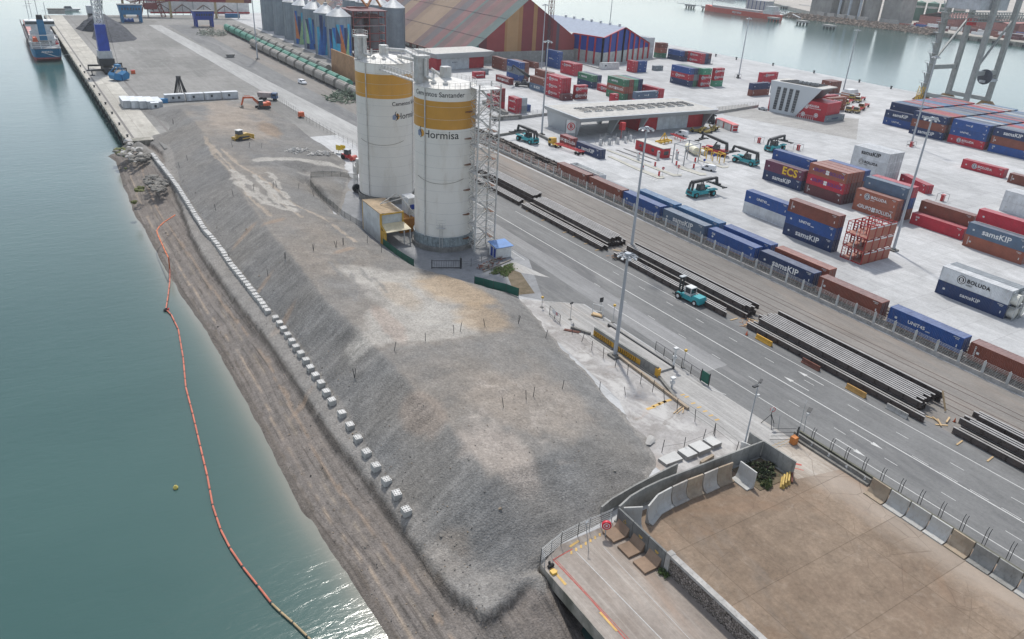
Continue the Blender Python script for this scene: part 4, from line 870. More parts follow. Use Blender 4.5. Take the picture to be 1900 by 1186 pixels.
# connecting bridge and pipes
t=thing('silo_bridge','white lattice walkway joining the tops of the two silos','walkway',(73,150,31)); mb=MB(); p0=Vector((71,166.9,32.6));p1=Vector((70.2,144.6,33.3)); off=Vector((73,150,31))
mb.lattice(p0-off,p1-off,1.3,12,.09); mb.build('truss',WST,t); MB().bar(p0-off-Vector((0,0,.5)),p1-off-Vector((0,0,.5)),1.1,.06).build('deck',STEEL,t)
t=thing('transfer_pipe','white conveying pipes running between the silo roofs','pipe',(73,150,33)); off=Vector((73,150,33)); mb=MB()
L_=[(74.3,172,35.8),(76.5,166,36.2),(76.2,160,35.8),(71.5,146,34.8)]
for p_,q_ in zip(L_[:-1],L_[1:]): mb.tube(Vector(p_)-off,Vector(q_)-off,.33)
mb.tube(Vector((70.8,141.5,36))-off,Vector((72.6,138.8,34.4))-off,.3); mb.tube(Vector((76.5,170,34.4))-off,Vector((78,158,34.6))-off,.4)
for y in (168,163): mb.bar(Vector((76.4,y,33))-off,Vector((76.4,y,36))-off,.1)
mb.build('pipe_run',WST,t,smooth=True)
# --- stair tower
x0,x1,y0_,y1_=75.4,80.2,130.0,133.6
t=thing('stair_tower','white lattice stair tower standing against the front silo','stair tower',(77.8,131.8,0)); o=Vector((77.8,131.8,0)); fr=MB(); H_=33.6
cs=[Vector((x0,y0_,0))-o,Vector((x1,y0_,0))-o,Vector((x1,y1_,0))-o,Vector((x0,y1_,0))-o]
for c_ in cs: fr.bar(c_,c_+Vector((0,0,H_+1)),.24)
nb_=12
for k in range(nb_):
    z=Vector((0,0,k*H_/nb_)); z2=Vector((0,0,(k+1)*H_/nb_))
    for j in range(4):
        c1,c2=cs[j],cs[(j+1)%4]; fr.bar(c1+z2,c2+z2,.12); fr.bar(c1+z2+Vector((0,0,-1.4)),c2+z2+Vector((0,0,-1.4)),.07)
        fr.bar(c1+z,c2+z2,.075); fr.bar(c2+z,c1+z2,.065)
fr.build('frame',WST,t)
for k in range(nb_):
    z=k*H_/nb_; h=H_/nb_; st_=MB(); s=1 if k%2 else -1
    a_=Vector((s*1.5,-.6*s,z)); b_=Vector((-s*1.5,-.6*s,z+h))
    for dy in (-.4,.4): st_.bar(a_+Vector((0,dy,0)),b_+Vector((0,dy,0)),.07,.18); st_.bar(a_+Vector((0,dy,1)),b_+Vector((0,dy,1)),.045)
    for i in range(11): p_=a_.lerp(b_,(i+.5)/11); st_.box(p_.x-.13,p_.x+.13,p_.y-.4,p_.y+.4,p_.z-.02,p_.z+.02)
    st_.build('stair_flight',WST,t); 
    MB().box(-s*2.3-.0 if s>0 else 1.4,-s*1.4 if s>0 else 2.3,-1.6,1.6,z+h-.03,z+h+.03).bar((-s*2.3,-1.6,z+h+1),(-s*2.3,1.6,z+h+1),.05).build('landing',WST if k%2 else RUST,t)
for k in range(6): MB().tube((-3.2,1.3,2.5+5.3*k),(-3.2,1.3,2.62+5.3*k),1.0,n=14).build('bracket_plate',RUST,t)
pl=MB().box(-2.6,2.6,-2,2,H_,H_+.08)
for z in (.55,1.1): 
    for p_,q_ in (((-2.6,-2),(2.6,-2)),((2.6,-2),(2.6,2)),((2.6,2),(-2.6,2))): pl.bar((*p_,H_+z),(*q_,H_+z),.06)
pl.bar((-2.6,2,H_),(-4.5,4,H_-.8),.9,.08); pl.build('top_platform',WST,t)
# --- loading shed with ochre trim
t=thing('loading_shed','white shed with ochre trim and a brown roof below the silos','shed',(59.7,143.2,0)); YT=mat('ochre_trim',(.55,.33,.05),.5,dirt=(.35,.2,.08)); PAN=mat('shed_panel',(.5,.53,.53),.5,dirt=(.35,.3,.22)); RB=mat('shed_roof',(.36,.27,.17),.8,var=.35,dirt=(.24,.15,.08),dirtamt=.7)
hh=6.6; MB().box(0,.15,0,9.8,0,hh).box(.15,5.2,9.65,9.8,0,hh).box(.15,5.2,0,.15,4.3,hh-.2).box(5.05,5.2,.15,9.65,3.9,hh).build('walls',PAN,t)
MB().add([(-.1,-.15,hh),(5.35,-.15,hh-.25),(5.35,9.9,hh-.1),(-.1,9.9,hh+.15),(-.1,-.15,hh+.15),(5.35,-.15,hh-.1),(5.35,9.9,hh+.05),(-.1,9.9,hh+.3)],[(0,3,2,1),(4,5,6,7),(0,1,5,4),(1,2,6,5),(2,3,7,6),(3,0,4,7)]).build('roof',RB,t)
tr=MB(); tr.box(-.06,.3,-.3,-.001,0,4.1).box(-.06,.3,-.25,.2,4.1,hh+.1).box(5.0,5.35,-.25,.2,4.1,hh).box(.3,5.0,-.25,-.02,hh-.3,hh-.02); tr.bar((5.2,-.1,4.2),(5.9,-2.3,3.2),.25); tr.bar((0.05,-.1,4.2),(.2,-2.3,3.1),.25); tr.box(.05,.35,-2.4,-.3,0,3.1); tr.box(-.06,.1,9.7,9.9,0,hh)
tr.build('trim',YT,t); MB().add([(.3,-.1,4.25),(5.2,-.1,4.25),(6.0,-2.6,3.2),(.3,-2.6,3.1)],[(0,1,2,3)]).add([(.3,-.1,4.35),(5.2,-.1,4.35),(6.0,-2.6,3.3),(.3,-2.6,3.2)],[(0,1,2,3)]).build('awning',mat('awning_tin',(.62,.55,.38),.45,dirt=(.4,.33,.2)),t)
MB().bar((4.4,-2.4,0),(4.4,-2.4,3.2),.2).bar((5.8,-2.4,0),(5.8,-2.4,3.2),.2).bar((4.4,-2.4,1.4),(4.6,.5,.3),.1).build('posts',WST,t)
t=thing('auger','slanting white pipe feeding over the shed roof','pipe',(65,146,0)); MB().tube((-3,2.5,6.9),(-.3,-.5,10),.13).tube((-.3,-.5,10),(4.8,-2,3),.17).tube((4.8,-2,3),(5.6,-2.6,1),.2).tube((-3,2.5,6.9),(2.5,1,8.2),.08).build('pipe_run',WST,t)
t=thing('bagging_plant','clutter of white and ochre plant between shed and silo','machinery',(67,149,0)); MB().box(-1,2.6,-2,2,0,3.2).build('hopper_box',mat('ochre_box',(.45,.2,.04),.6,dirt=(.2,.1,.05)),t); MB().box(1.5,3.8,-1,2.5,3.6,7.5).box(1.9,3.3,-1.4,-1,5,6,1).build('cabin',[WHITE,BLUE],t); g=MB()
for k in range(10): p_=Vector((random.uniform(-.5,4.5),random.uniform(-5,4),0)); g.bar(p_,p_+Vector((random.uniform(-.8,.8),random.uniform(-.6,.6),random.uniform(2,6))),.12)
g.lattice((3.6,-2,0),(3.6,-2,9),1.1,6,.08); g.build('pipework',WST,t)
t=thing('dust_collector','white cyclone machinery on legs left of the rear silo','machinery',tuple(F(668,352))); g=MB()
for k in range(4): g.bar(((k%2)*2-1,(k//2)*2-1,0),((k%2)*1.4-.7,(k//2)*1.4-.7,7),.16)
g.box(-1.2,1.2,-1.2,1.2,4.5,6.2).tube((0,0,6.2),(0,0,8.2),.8).lattice((-1.5,-1,0),(-1.5,-1,8),.8,5,.07); g.build('frame',WST,t); MB().tube((-1.5,-1.8,1),(-1.5,-1.2,1),1.1,n=18).box(-2,-.4,-4,-1,.2,.9).build('fan',DARK,t)
# --- small blue roofed hut
t=thing('guard_hut','small white hut with a blue mono-pitch roof by the silo yard','hut',(77.8,124.9,0)); MB().box(0,3.6,0,3.0,0,2.5).build('walls',WHITE,t); MB().add([(-.3,-.35,2.45),(3.9,-.35,2.45),(3.9,3.35,2.8),(-.3,3.35,2.8),(-.3,-.35,2.55),(3.9,-.35,2.55),(3.9,3.35,2.9),(-.3,3.35,2.9)],[(0,3,2,1),(4,5,6,7),(0,1,5,4),(1,2,6,5),(2,3,7,6),(3,0,4,7)]).build('roof',mat('blue_roof',(.06,.17,.4),.5,dirt=(.2,.22,.25)),t)
for y in (.4,1.6): MB().box(-.03,.02,y,y+.85,.1,2.1).build('door',BLUE,t)
t=thing('blue_hut','small white hut with dark blue base in the rail yard behind','hut',tuple(K('Z1',1480,1150))) if False else None
# --- yard fence with green screen, gate, rail debris, hedge patch
def mesh_fence(name,lab,ps,h=1.6,screen=None,step=2.2,post=None,wires=(.3,.8,1.3),lean=0.,grp=None,fol=True,th=.05):
    """posts along a polyline with wires or screen; ps are ground points"""
    o0=ps[0]; t=thing(name,lab,'fence',tuple(o0),0,grp); POL=[]; wi=MB(); L=[]
    for a,b_ in zip(ps[:-1],ps[1:]):
        n_=max(1,int((b_-a).length/step)); L+=[a.lerp(b_,i/n_) for i in range(n_)]
    L.append(ps[-1])
    if fol: L=[Vector((p.x,p.y,ground_z(p.x,p.y))) for p in L]
    for p in L: d=p-o0; POL.append(MB()); POL[-1].bar(d,d+Vector((lean*random.uniform(-1,1),lean*random.uniform(-1,1),h)),th)
    for a,b_ in zip(L[:-1],L[1:]):
        a=a-o0;b_=b_-o0
        for z in wires: wi.bar(a+Vector((0,0,z)),b_+Vector((0,0,z)),.02)
        if screen: wi.add([a+Vector((0,0,.05)),b_+Vector((0,0,.05)),b_+Vector((0,0,h*.92)),a+Vector((0,0,h*.92))],[(0,1,2,3)],1)
    [po_.build('post',post or DARK,t) for po_ in POL]; wi.build('screen' if screen else 'wires',[DARK,screen or DARK],t); return t
GS=mat('green_screen_net',(.02,.12,.085),.7); DS=bpy.data.materials.new('dark_mesh'); 
n,b=nodes_of(DS); b.inputs['Base Color'].default_value=(.03,.045,.04,1); b.inputs['Alpha'].default_value=.45
mesh_fence('yard_fence','dark mesh fence curving round the silo yard beside the gravel',[F(*p) for p in ((663,334),(632,330),(600,332),(578,338),(577,350),(600,375),(640,405),(672,424))],1.7,DS)
mesh_fence('screen_fence','green screened fence running down from the loading shed',[F(*p) for p in ((711,455),(735,474),(768,496))],1.7,GS); mesh_fence('screen_fence','green screened fence half buried by the gravel near the hedge patch',[F(*p) for p in ((880,530),(915,545),(962,551))],1.9,GS)
mesh_fence('quay_fence','line of thin dark posts between the gravel and the quay road',[F(*p) for p in ((516,186),(563,221),(600,243),(629,259),(663,279))],2.2,None,3.0,None,(.5,1.2,1.9))
a_,b_=K('S2',875,860),K('S2',1165,860); t=thing('swing_gate','dark mesh gate across the silo yard entrance','gate',tuple(a_)); d_=b_-a_; g=MB(); g.bar((0,0,0),(0,0,1.9),.14); g.bar(d_,d_+Vector((0,0,2.3)),.3); g.bar((0,0,.2),d_+Vector((0,0,.2)),.12); g.bar((0,0,1.7),d_+Vector((0,0,1.7)),.08)
for k in range(1,12): g.bar(d_*(k/12)+Vector((0,0,.2)),d_*(k/12)+Vector((0,0,1.7)),.03)
g.build('leaf',DARK,t)
mesh_fence('yard_wire_fence','thin wire fence continuing from the swing gate towards the hut',[K('S2',*p) for p in ((1175,850),(1270,845),(1375,800),(1440,770))],1.9,None,2.4)
a_=K('S2',1480,820); t=thing('scrap_heap','heap of dumped rail parts and rubble by the hut','debris',tuple(a_),R_(20)); g=MB()
for k in range(60): p_=Vector((random.uniform(-3.8,3.8),random.uniform(-1,1),random.uniform(.1,.7))); g.bar(p_,p_+Vector((random.uniform(-1,1),random.uniform(-.5,.5),random.uniform(-.15,.15))),random.uniform(.08,.3),random.uniform(.06,.2),mi=k%2)
g.box(-4.4,4.4,-1.5,-1.3,0,.25); g.build('debris',[mat('debris_grey',(.22,.2,.17),.9),BROWN],t)
LEAFM={}
def leafm(c):
    if c not in LEAFM: LEAFM[c]=mat('leaves_%d'%len(LEAFM),c,.8,var=.5,scale=2.)
    return LEAFM[c]
def shrub(name,lab,cat,loc,rx,ry,h,n_,cols,sz=.14,kind=None):
    g=MB(); rr=random.Random(hash((round(loc[0]),n_))%999)
    for k in range(n_):
        a=rr.uniform(0,6.28); q=math.sqrt(rr.random())*(.72+.2*math.sin(3*a+1.3)+.16*math.sin(5*a+.4)+.08*math.sin(11*a))*(1 if rr.random()<.93 else 1.35); x,y=rx*q*math.cos(a),ry*q*math.sin(a); z=h*rr.random()*(1-q*q*.8)*(.6+.5*math.sin(x*2.1+y*1.7)**2); s=sz*rr.uniform(.5,1.5)
        u=Vector((rr.gauss(0,1),rr.gauss(0,1),rr.gauss(0,1))).normalized(); v=u.cross(Vector((rr.gauss(0,1),rr.gauss(0,1),rr.gauss(0,1)))).normalized(); p=Vector((x,y,z))
        g.add([p-u*s,p+v*s*.5,p+u*s,p-v*s*.5],[(0,1,2,3)],rr.randrange(len(cols)))
    return tag(g.build(name,[leafm(c) for c in cols],None,loc),lab,cat,None,kind)
p=K('S2',1600,880); shrub('grass','low green scrub on the traffic island',None,(p.x,p.y,.03),4.0,2.3,.35,4200,[(.16,.26,.06),(.2,.24,.09),(.11,.19,.05),(.26,.22,.14)],.15,'stuff').rotation_euler[2]=.5
p=F(985,600); shrub('weed_clump','small weed clump at the foot of the gravel','plant',(p.x,p.y,.03),1.0,.7,.35,260,[(.12,.12,.06),(.16,.14,.08)],.1)
# ================================================================ VEHICLES AND MACHINES
def heading(a,b): return math.atan2(b.y-a.y,b.x-a.x)
def tyre(t,x,y,r,w,hubm=None,name='wheel'):
    o=MB().wheel(0,0,0,r,w,'y',n=18).build(name,BLACK,t,(x,y,r),smooth=True); MB().wheel(0,0,0,r*.55,w*1.06,'y',n=14).build('hub',hubm or STEEL,o)
def reach(body,bm,lab='',grp='reach stackers in the yard',ext=0.):
    """container reach stacker, +X is the lifting side"""
    t=thing('reach_stacker',lab,'reach stacker',(0,0,0),0,grp)
    b=MB(); b.frus(-3.9,3.5,-.9,.9,.65,-3.7,3.4,-.8,.8,1.35); b.frus(-4.3,-2.6,-1.55,1.55,.6,-4.1,-2.7,-1.3,1.3,2.1); b.frus(-2.6,1.4,-1.5,-.8,.8,-2.5,1.2,-1.4,-.85,1.7); b.frus(-2.6,1.4,.8,1.5,.8,-2.5,1.2,.85,1.4,1.7)
    b.frus(1.5,4.2,-2.05,-.75,1.75,1.7,4.0,-2,-.8,2.05); b.frus(1.5,4.2,.75,2.05,1.75,1.7,4.0,.8,2.,2.05); b.frus(-3.9,-2.7,-1.75,-1.3,1.45,-3.7,-2.9,-1.7,-1.3,1.8); b.frus(-3.9,-2.7,1.3,1.75,1.45,-3.7,-2.9,1.3,1.7,1.8)
    b.build('body',bm,t)
    for s in (-1,1): tyre(t,2.9,s*1.65,.85,.75,bm); tyre(t,-3.1,s*1.5,.8,.5,bm)
    cabo=MB().frus(-1.3,.4,-.8,.8,1.35,-1.1,.2,-.75,.75,3.1).build('cab',GLASS,t)
    c=MB(); c.box(-1.2,.3,-.8,.8,3.1,3.2)
    for x in (-1.3,.4): 
        for y in (-.8,.8): c.bar((x,y,1.4),(x*.86,y*.94,3.15),.09)
    c.build('cab_frame',DARK,cabo)
    m=MB(); m.bar((-4.0,0,4.15),(3.4,0,4.5+ext),.85,.75); m.bar((-2.5,0,4.2),(5.2,0,4.55+ext*1.3),.62,.55); m.bar((-4.1,-.6,2.0),(-3.8,-.5,4.0),.25,.7); m.bar((-4.1,.6,2.0),(-3.8,.5,4.0),.25,.7)
    for y in (-.5,.5): m.tube((1.2,y,1.5),(-.2,y*.6,4.1),.14)
    m.build('boom',DARK,t)
    s=MB(); e=4.55+ext*1.3; s.bar((5.1,0,e),(5.5,0,e-1.5),.6,.6); s.box(5.0,6.0,-1.2,1.2,e-1.9,e-1.5); s.box(5.2,5.8,-3.,3.,e-2.2,e-1.85); s.box(4.7,6.4,-3.2,-2.9,e-2.25,e-1.95); s.box(4.7,6.4,2.9,3.2,e-2.25,e-1.95)
    s.build('spreader',DARK,t); MB().box(-4.33,-4.28,-.9,.9,1.0,1.7).build('rear_grille',DARK,t); return t
def place_pair(once,a,b,lab,grp=None,sc=None,flip=0): 
    m=(a+b)/2; return once((m.x,m.y,0),heading(a,b)+flip,lab,grp,sc)
RS=Once(reach('teal',TEAL))
place_pair(RS,K('E1',1640,705),K('E1',1775,685),'teal reach stacker standing alone on the open pale yard')
place_pair(RS,K('E1',540,335),K('E1',440,300),'teal reach stacker left of the truck, boom towards the silos')
place_pair(RS,K('G2',1610,840),K('G2',1290,750),'teal reach stacker with lowered black boom beside the red one')
place_pair(RS,K('D',570,240),K('D',740,200),'teal reach stacker beside the water pillar behind the mid yard stack')
t=reach('red',RED,'red reach stacker parked beside the pale storage tank',ext=1.0); m_=(K('G2',1060,660)+K('G2',760,590))/2; t.location=(m_.x,m_.y,0); t.rotation_euler=(0,0,heading(K('G2',1060,660),K('G2',760,590)))
t=reach('black',DARK,'black lifting machine with a raised boom among the brown containers',ext=3.5); a_=K('Z1',690,765); t.location=(a_.x,a_.y,0); t.rotation_euler=(0,0,R_(140))
# forklift by the beams
a_,b_=K('E7',1500,325),K('E7',1390,270); t=thing('forklift_truck','large teal forklift with white cab parked beside the steel beams','forklift',tuple((a_+b_)/2),heading(a_,b_))
g=MB(); g.frus(-2.6,2.0,-1.1,1.1,.5,-2.3,1.7,-1.,1.,1.25); g.frus(-3.1,-1.0,-1.15,1.15,.55,-2.9,-1.2,-.95,.95,1.75); g.frus(1.2,2.6,-1.3,-.9,.9,1.4,2.4,-1.3,-.9,1.3); g.frus(1.2,2.6,.9,1.3,.9,1.4,2.4,.9,1.3,1.3); g.build('body',TEAL,t)
for s in (-1,1): tyre(t,1.9,s*1.2,.62,.6,WHITE); tyre(t,-2.0,s*1.0,.55,.45,WHITE)
MB().box(-.5,.9,-.75,.75,1.25,2.75).build('cab_windows',GLASS,t); g=MB().box(-.6,1.,-.8,.8,2.75,2.9)
for x in (-.5,.9):
    for y in (-.75,.75): g.bar((x,y,1.25),(x,y,2.8),.12)
g.box(-.55,.95,-.79,.79,1.2,1.7).build('cab_frame',WHITE,t)
g=MB()
for y in (-.45,.45): g.bar((2.6,y,.2),(2.6,y,4.1),.2,.3); g.bar((2.7,y,.25),(4.2,y,.15),.18,.08)
for z in (.5,2.2,3.9): g.bar((2.6,-.55,z),(2.6,.55,z),.25,.2)
g.box(2.75,2.95,-1.2,1.2,.3,1.1).build('mast',DARK,t); MB().box(2.2,3.0,-.7,.7,4.05,4.2).build('mast_top',STEEL,t)
# vans and cars
def car(lab,paint,L=4.4,W=1.8,H=1.8,van=True,grp=None,cat='van',nm='parked_van'):
    t=thing(nm,lab,cat,(0,0,0),0,grp); h=H; 
    if van: pr=[(-L/2,.35),(L/2-.05,.35),(L/2,.75),(L/2-.1,1.0),(L/2-.95,1.12),(L/2-1.65,h-.06),(L/2-2.0,h),(-L/2+.15,h),(-L/2,h-.3)]
    else: pr=[(-L/2,.35),(L/2-.05,.35),(L/2,.75),(L/2-.2,.9),(L/2-1.2,.98),(L/2-1.95,h-.05),(-L/2+1.3,h),(-L/2+.3,1.05),(-L/2,.95)]
    b=MB(); n_=len(pr); 
    vs=[(x,-W/2*(1 if z<1.05 else .86),z) for x,z in pr]+[(x,W/2*(1 if z<1.05 else .86),z) for x,z in pr]
    b.add(vs,[tuple(range(n_)),tuple(range(2*n_-1,n_-1,-1))]+[(i,n_+i,n_+(i+1)%n_,(i+1)%n_) for i in range(n_)]); b.build('body',paint,t)
    g=MB(); a0,a1=pr[4],pr[5]; w=W/2*.86
    g.add([(a0[0]-.08,-W/2*.92,a0[1]+.06),(a0[0]-.08,W/2*.92,a0[1]+.06),(a1[0]+.06,w-.06,a1[1]-.02),(a1[0]+.06,-w+.06,a1[1]-.02)],[(0,1,2,3)])
    for s in (-1,1):
        x2=-L/2+1.9 if van else -L/2+1.1
        g.add([(a0[0]-.25,s*(W/2*.97),1.1),(x2,s*(W/2*.97),1.1),(x2+.1,s*(w+.012),h-.2),(a1[0]-.1,s*(w+.012),h-.2)],[(0,1,2,3) if s<0 else (3,2,1,0)])
    g.build('windows',GLASS,t)
    for x in (-L/2+.85,L/2-.85):
        for s in (-1,1): o=MB().wheel(0,0,0,.33,.22,'y',n=14).build('wheel',BLACK,t,(x,s*(W/2-.08),.33))
    for s in (-1,1): MB().box(L/2-.12,L/2+.01,s*W*.36-.16,s*W*.36+.16,.62,.82).build('headlight',mat('lamp_glass',(.5,.5,.5),.2),t)
    return t
CARP=mat('white_car_paint',(.68,.69,.7),.25,var=.03); SILV=mat('silver_car_paint',(.4,.42,.43),.3,var=.05)
def setv(t,a,b): m=(a+b)/2; t.location=(m.x,m.y,0); t.rotation_euler=(0,0,heading(a,b))
setv(car('small white van waiting at the gate islands',CARP),K('G2',890,930),K('G2',700,890))
setv(car('white van parked nose out by the maintenance doors',CARP,4.6,1.9,2.0),K('G2',400,320),K('G2',250,285))
setv(car('silver hatchback at the corner of the office building',SILV,4.2,1.75,1.5,False,None,'car','parked_car'),K('Z3',540,880),K('Z3',450,860))
setv(car('white off-road car crossing the quay road',CARP,4.8,1.9,1.85,True,None,'car','parked_car'),K('W2',590,585),K('W2',635,600))
# tractor truck with empty red chassis
def tractor(paint,t,white=False):
    MB().frus(-.2,1.5,-1.2,1.2,.9,-.1,1.35,-1.1,1.1,2.6).box(-3.0,-.2,-1.15,1.15,.7,1.0).build('cab',paint,t)
    MB().box(1.36,1.52,-1.0,1.0,1.65,2.4).box(.2,1.1,-1.21,-1.13,1.7,2.35).box(.2,1.1,1.13,1.21,1.7,2.35).build('windows',GLASS,t); w=WB()
    for x in (.9,-2.3):
        for s in (-1,1): w.wheel(x,s*1.0,.5,.5,.35,'y',n=14)
    w.build('wheels',BLACK,t)
def trailer(t,L=12.,m=None):
    f=MB(); m=m or RED
    for y in (-.45,.45): f.bar((-1.6,y,1.25),(-1.6-L,y,1.2),.16,.3)
    for k in range(8): x=-1.8-k*(L-.4)/7; f.bar((x,-1.2,1.3),(x,1.2,1.3),.16,.14)
    for y in (-1.18,1.18): f.bar((-1.8,y,1.32),(-1.6-L,y,1.28),.08,.12)
    f.build('trailer_frame',m,t); w=WB()
    for x in (-L+.6,-L-.7):
        for s in (-1,1): w.wheel(x,s*.95,.5,.5,.4,'y',n=14,hub=0)
    w.build('trailer_wheels',BLACK,t)
a_,b_=K('Z7',600,520),K('Z7',190,380); t=thing('container_truck','yellow tractor with an empty red trailer beside the navy container','truck',(b_.x,b_.y-.6,0),heading(a_,b_)); tractor(YEL,t); trailer(t,12.5)
def terminal(): t=thing('terminal_tractor','x','truck',(0,0,0),0,'yellow yard tractors with red trailers'); tractor(mat('dull_yellow',(.4,.3,.08),.5,dirt=(.3,.25,.15)),t); trailer(t,9.5); MB().box(-.25,1.3,-1.12,1.12,2.62,2.72).build('roof',WHITE,t); return t
TT=Once(terminal())
for i,(x,y,dx) in enumerate(((1660,800,0),(1810,910,0),(1700,900,3),(1830,760,0),(1750,720,2),(1880,860,4))):
    a_=K('Z3',x,y); TT((a_.x,a_.y,0),R_(-158),['cream-roofed yard tractor at the grey container end','frontmost yellow yard tractor by the navy block','yellow yard tractor left of the frontmost one','rearmost yellow yard tractor','yellow yard tractor below the wrapped cargo','yellow yard tractor nearest the big block'][i])
a_=K('G1',1255,470); b_=K('G1',1400,530); t=thing('spare_trailer','empty red trailer on legs in front of the maintenance doors','trailer',tuple((a_+b_)/2),heading(b_,a_)); f=MB()
for y in (-.5,.5): f.bar((-4,y,1.2),(4,y,1.25),.2,.35)
for k in range(6): f.bar((-3.8+k*1.5,-1,1.25),(-3.8+k*1.5,1,1.25),.15)
for x in (-2.5,1): f.bar((x,-.5,0),(x,-.5,1.2),.14); f.bar((x,.5,0),(x,.5,1.2),.14)
f.build('frame',RED,t)
a_=K('G1',1180,535); t=thing('spreader_frame','bright yellow lifting spreader resting before the maintenance doors','lifting frame',tuple(a_),R_(10)); f=MB(); YB=mat('bright_yellow',(.68,.42,.03),.5,dirt=(.3,.2,.05))
for y in (-1.,1.): f.bar((-3,y,.8),(3,y,.8),.35,.5)
for x in (-3,-1,1,3): f.bar((x,-1.2,.8),(x,1.2,.8),.35,.4); f.bar((x,-1.2,0),(x,-1.2,.9),.2); f.bar((x,1.2,0),(x,1.2,.9),.2)
for s in (-1,1): f.bar((s*1.3,-.8,1.),(0,0,3.6),.2); f.bar((s*1.3,.8,1.),(0,0,3.6),.2)
f.build('frame',YB,t)
a_=K('G1',1470,640); t=thing('storage_tank','long cream storage tank lying beside the gate portal','tank',tuple(a_),R_(70)); MB().tube((-3.4,0,1.5),(3.4,0,1.5),1.2,n=22).build('tank',mat('cream_paint',(.62,.6,.45),.4),t,smooth=True); MB().box(-2.6,-2.2,-1,1,0,.6).box(2.2,2.6,-1,1,0,.6).build('saddles',STEEL,t)
a_=K('G1',1590,655); t=thing('water_tank','short white tank beside the cream one','tank',tuple(a_),R_(70)); MB().tube((-1.,0,.8),(1.,0,.8),.8,n=18).build('tank',WHITE,t,smooth=True); MB().box(-.7,.7,-.5,.5,0,.3).build('cradle',STEEL,t)
for i,(x,y) in enumerate(((1530,420),(1610,430),(1700,400))):
    a_=K('G1',x,y); t=thing('spreader_frame',['old olive lifting frame beside the white van','old ochre lifting frame, middle of the clutter','ochre wheeled lifting frame nearest the red striped kiosk'][i],'lifting frame',tuple(a_),R_(random.uniform(-40,40))); f=MB(); rr=random.Random(i)
    for k in range(16): p_=Vector((rr.uniform(-2.4,2.4),rr.uniform(-1.2,1.2),rr.uniform(.3,1.2))); f.bar(p_,p_+Vector((rr.uniform(-2,2),rr.uniform(-1,1),rr.uniform(-.2,1.2))),rr.uniform(.15,.4))
    f.box(-2.8,2.8,-.9,.9,.4,.8); f.build('frame',mat('old_yellow',(.33,.25,.07),.7,dirt=(.15,.11,.06)),t); w=WB()
    for x_ in (-2,2):
        for y_ in (-1,1): w.wheel(x_,y_,.5,.5,.35,'y')
    w.build('wheels',BLACK,t)
a_=K('G1',1670,330); t=thing('diesel_lifter','black lifting machine crouched behind the gate building end','machine',tuple(a_),R_(100)); f=MB(); f.box(-2,2,-1,1,.6,1.8).frus(-1,.5,-.8,.8,1.8,-.7,.3,-.6,.6,3.2).bar((-2,0,3.2),(2.4,0,4.2),.5); f.build('body',DARK,t); w=WB()
for x_ in (-1.6,1.6):
    for y_ in (-1.1,1.1): w.wheel(x_,y_,.7,.7,.4,'y')
w.build('wheels',BLACK,t)
# excavator, dozer, truck, roller, small things on the mound
zg=on_ground
a_=zg('W2',335,765); t=thing('excavator','orange-red tracked excavator with its arm reaching down on the gravel top','excavator',tuple(a_),R_(183)); EX=mat('excavator_red',(.55,.1,.03),.45,dirt=(.3,.12,.06))
for s in (-1,1): MB().prismy([(-2.3,.15),(-1.9,0),(1.9,0),(2.3,.15),(2.4,.6),(2.0,.95),(-2.0,.95),(-2.4,.6)],s*1.25-.3,s*1.25+.3).build('track',DARK,t)
MB().frus(-2.5,1.3,-1.4,1.4,1.1,-2.4,1.2,-1.3,1.3,2.0).frus(-2.6,-1.4,-1.4,1.4,1.2,-2.5,-1.5,-1.3,1.3,2.3).build('body',EX,t); MB().frus(.2,1.8,.5,1.4,1.2,.3,1.6,.55,1.3,2.95).build('cab',GLASS,t); MB().box(.15,1.7,.45,1.42,2.95,3.05).build('cab_roof',WHITE,t)
g=MB(); g.bar((1.0,-.1,1.7),(3.4,-.1,4.0),.45,.6); g.bar((3.4,-.1,4.0),(6.6,-.1,4.1),.42,.55); g.bar((6.4,-.1,4.4),(7.4,-.1,1.6),.35,.5); g.tube((1.5,-.1,1.4),(3.2,-.1,3.3),.1); g.tube((4.2,-.1,4.6),(6.2,-.1,4.7),.1); g.build('arm',EX,t)
MB().prismy([(6.9,.3),(7.9,.2),(8.0,1.2),(7.3,1.8),(6.9,1.5)],-.75,.55).build('bucket',mat('bucket_steel',(.25,.22,.19),.6,dirt=(.3,.25,.18)),t)
a_=zg('W2',185,985); t=thing('bulldozer','yellow bulldozer with a white cab roof working on the gravel top','bulldozer',tuple(a_),R_(28)); DZ=mat('dozer_yellow',(.5,.33,.07),.5,dirt=(.3,.22,.1))
for s in (-1,1): MB().prismy([(-2.0,.2),(-1.6,0),(1.6,0),(2.0,.2),(2.0,.8),(1.5,1.05),(-1.2,1.2),(-2.0,.8)],s*1.05-.28,s*1.05+.28).build('track',DARK,t); MB().bar((-.8,s*1.4,.6),(2.9,s*1.4,.5),.14,.3).build('push_arm',DZ,t)
MB().frus(-1.8,2.0,-.75,.75,.7,-1.7,1.9,-.6,.6,1.75).box(-3.2,-1.8,-.5,.5,.6,1.3).build('body',DZ,t); MB().frus(-1.6,.1,-.75,.75,1.7,-1.5,-.05,-.7,.7,2.85).build('cab',GLASS,t); MB().box(-1.7,.2,-.85,.85,2.85,3.0).build('cab_roof',WHITE,t)
MB().prismx([(0,0),(.25,0),(.1,.6),(.3,1.3),(.05,1.3),(-.15,.6)],-1.9,1.9).build('blade',DZ,t,(2.95,0,0.05),R_(-90)); MB().bar((-3.0,-.6,1.0),(-3.1,-.6,.2),.15).bar((-3.0,.6,1.0),(-3.1,.6,.2),.15).bar((-3.0,-1,1.0),(-3.0,1,1.0),.2).build('ripper',DZ,t)
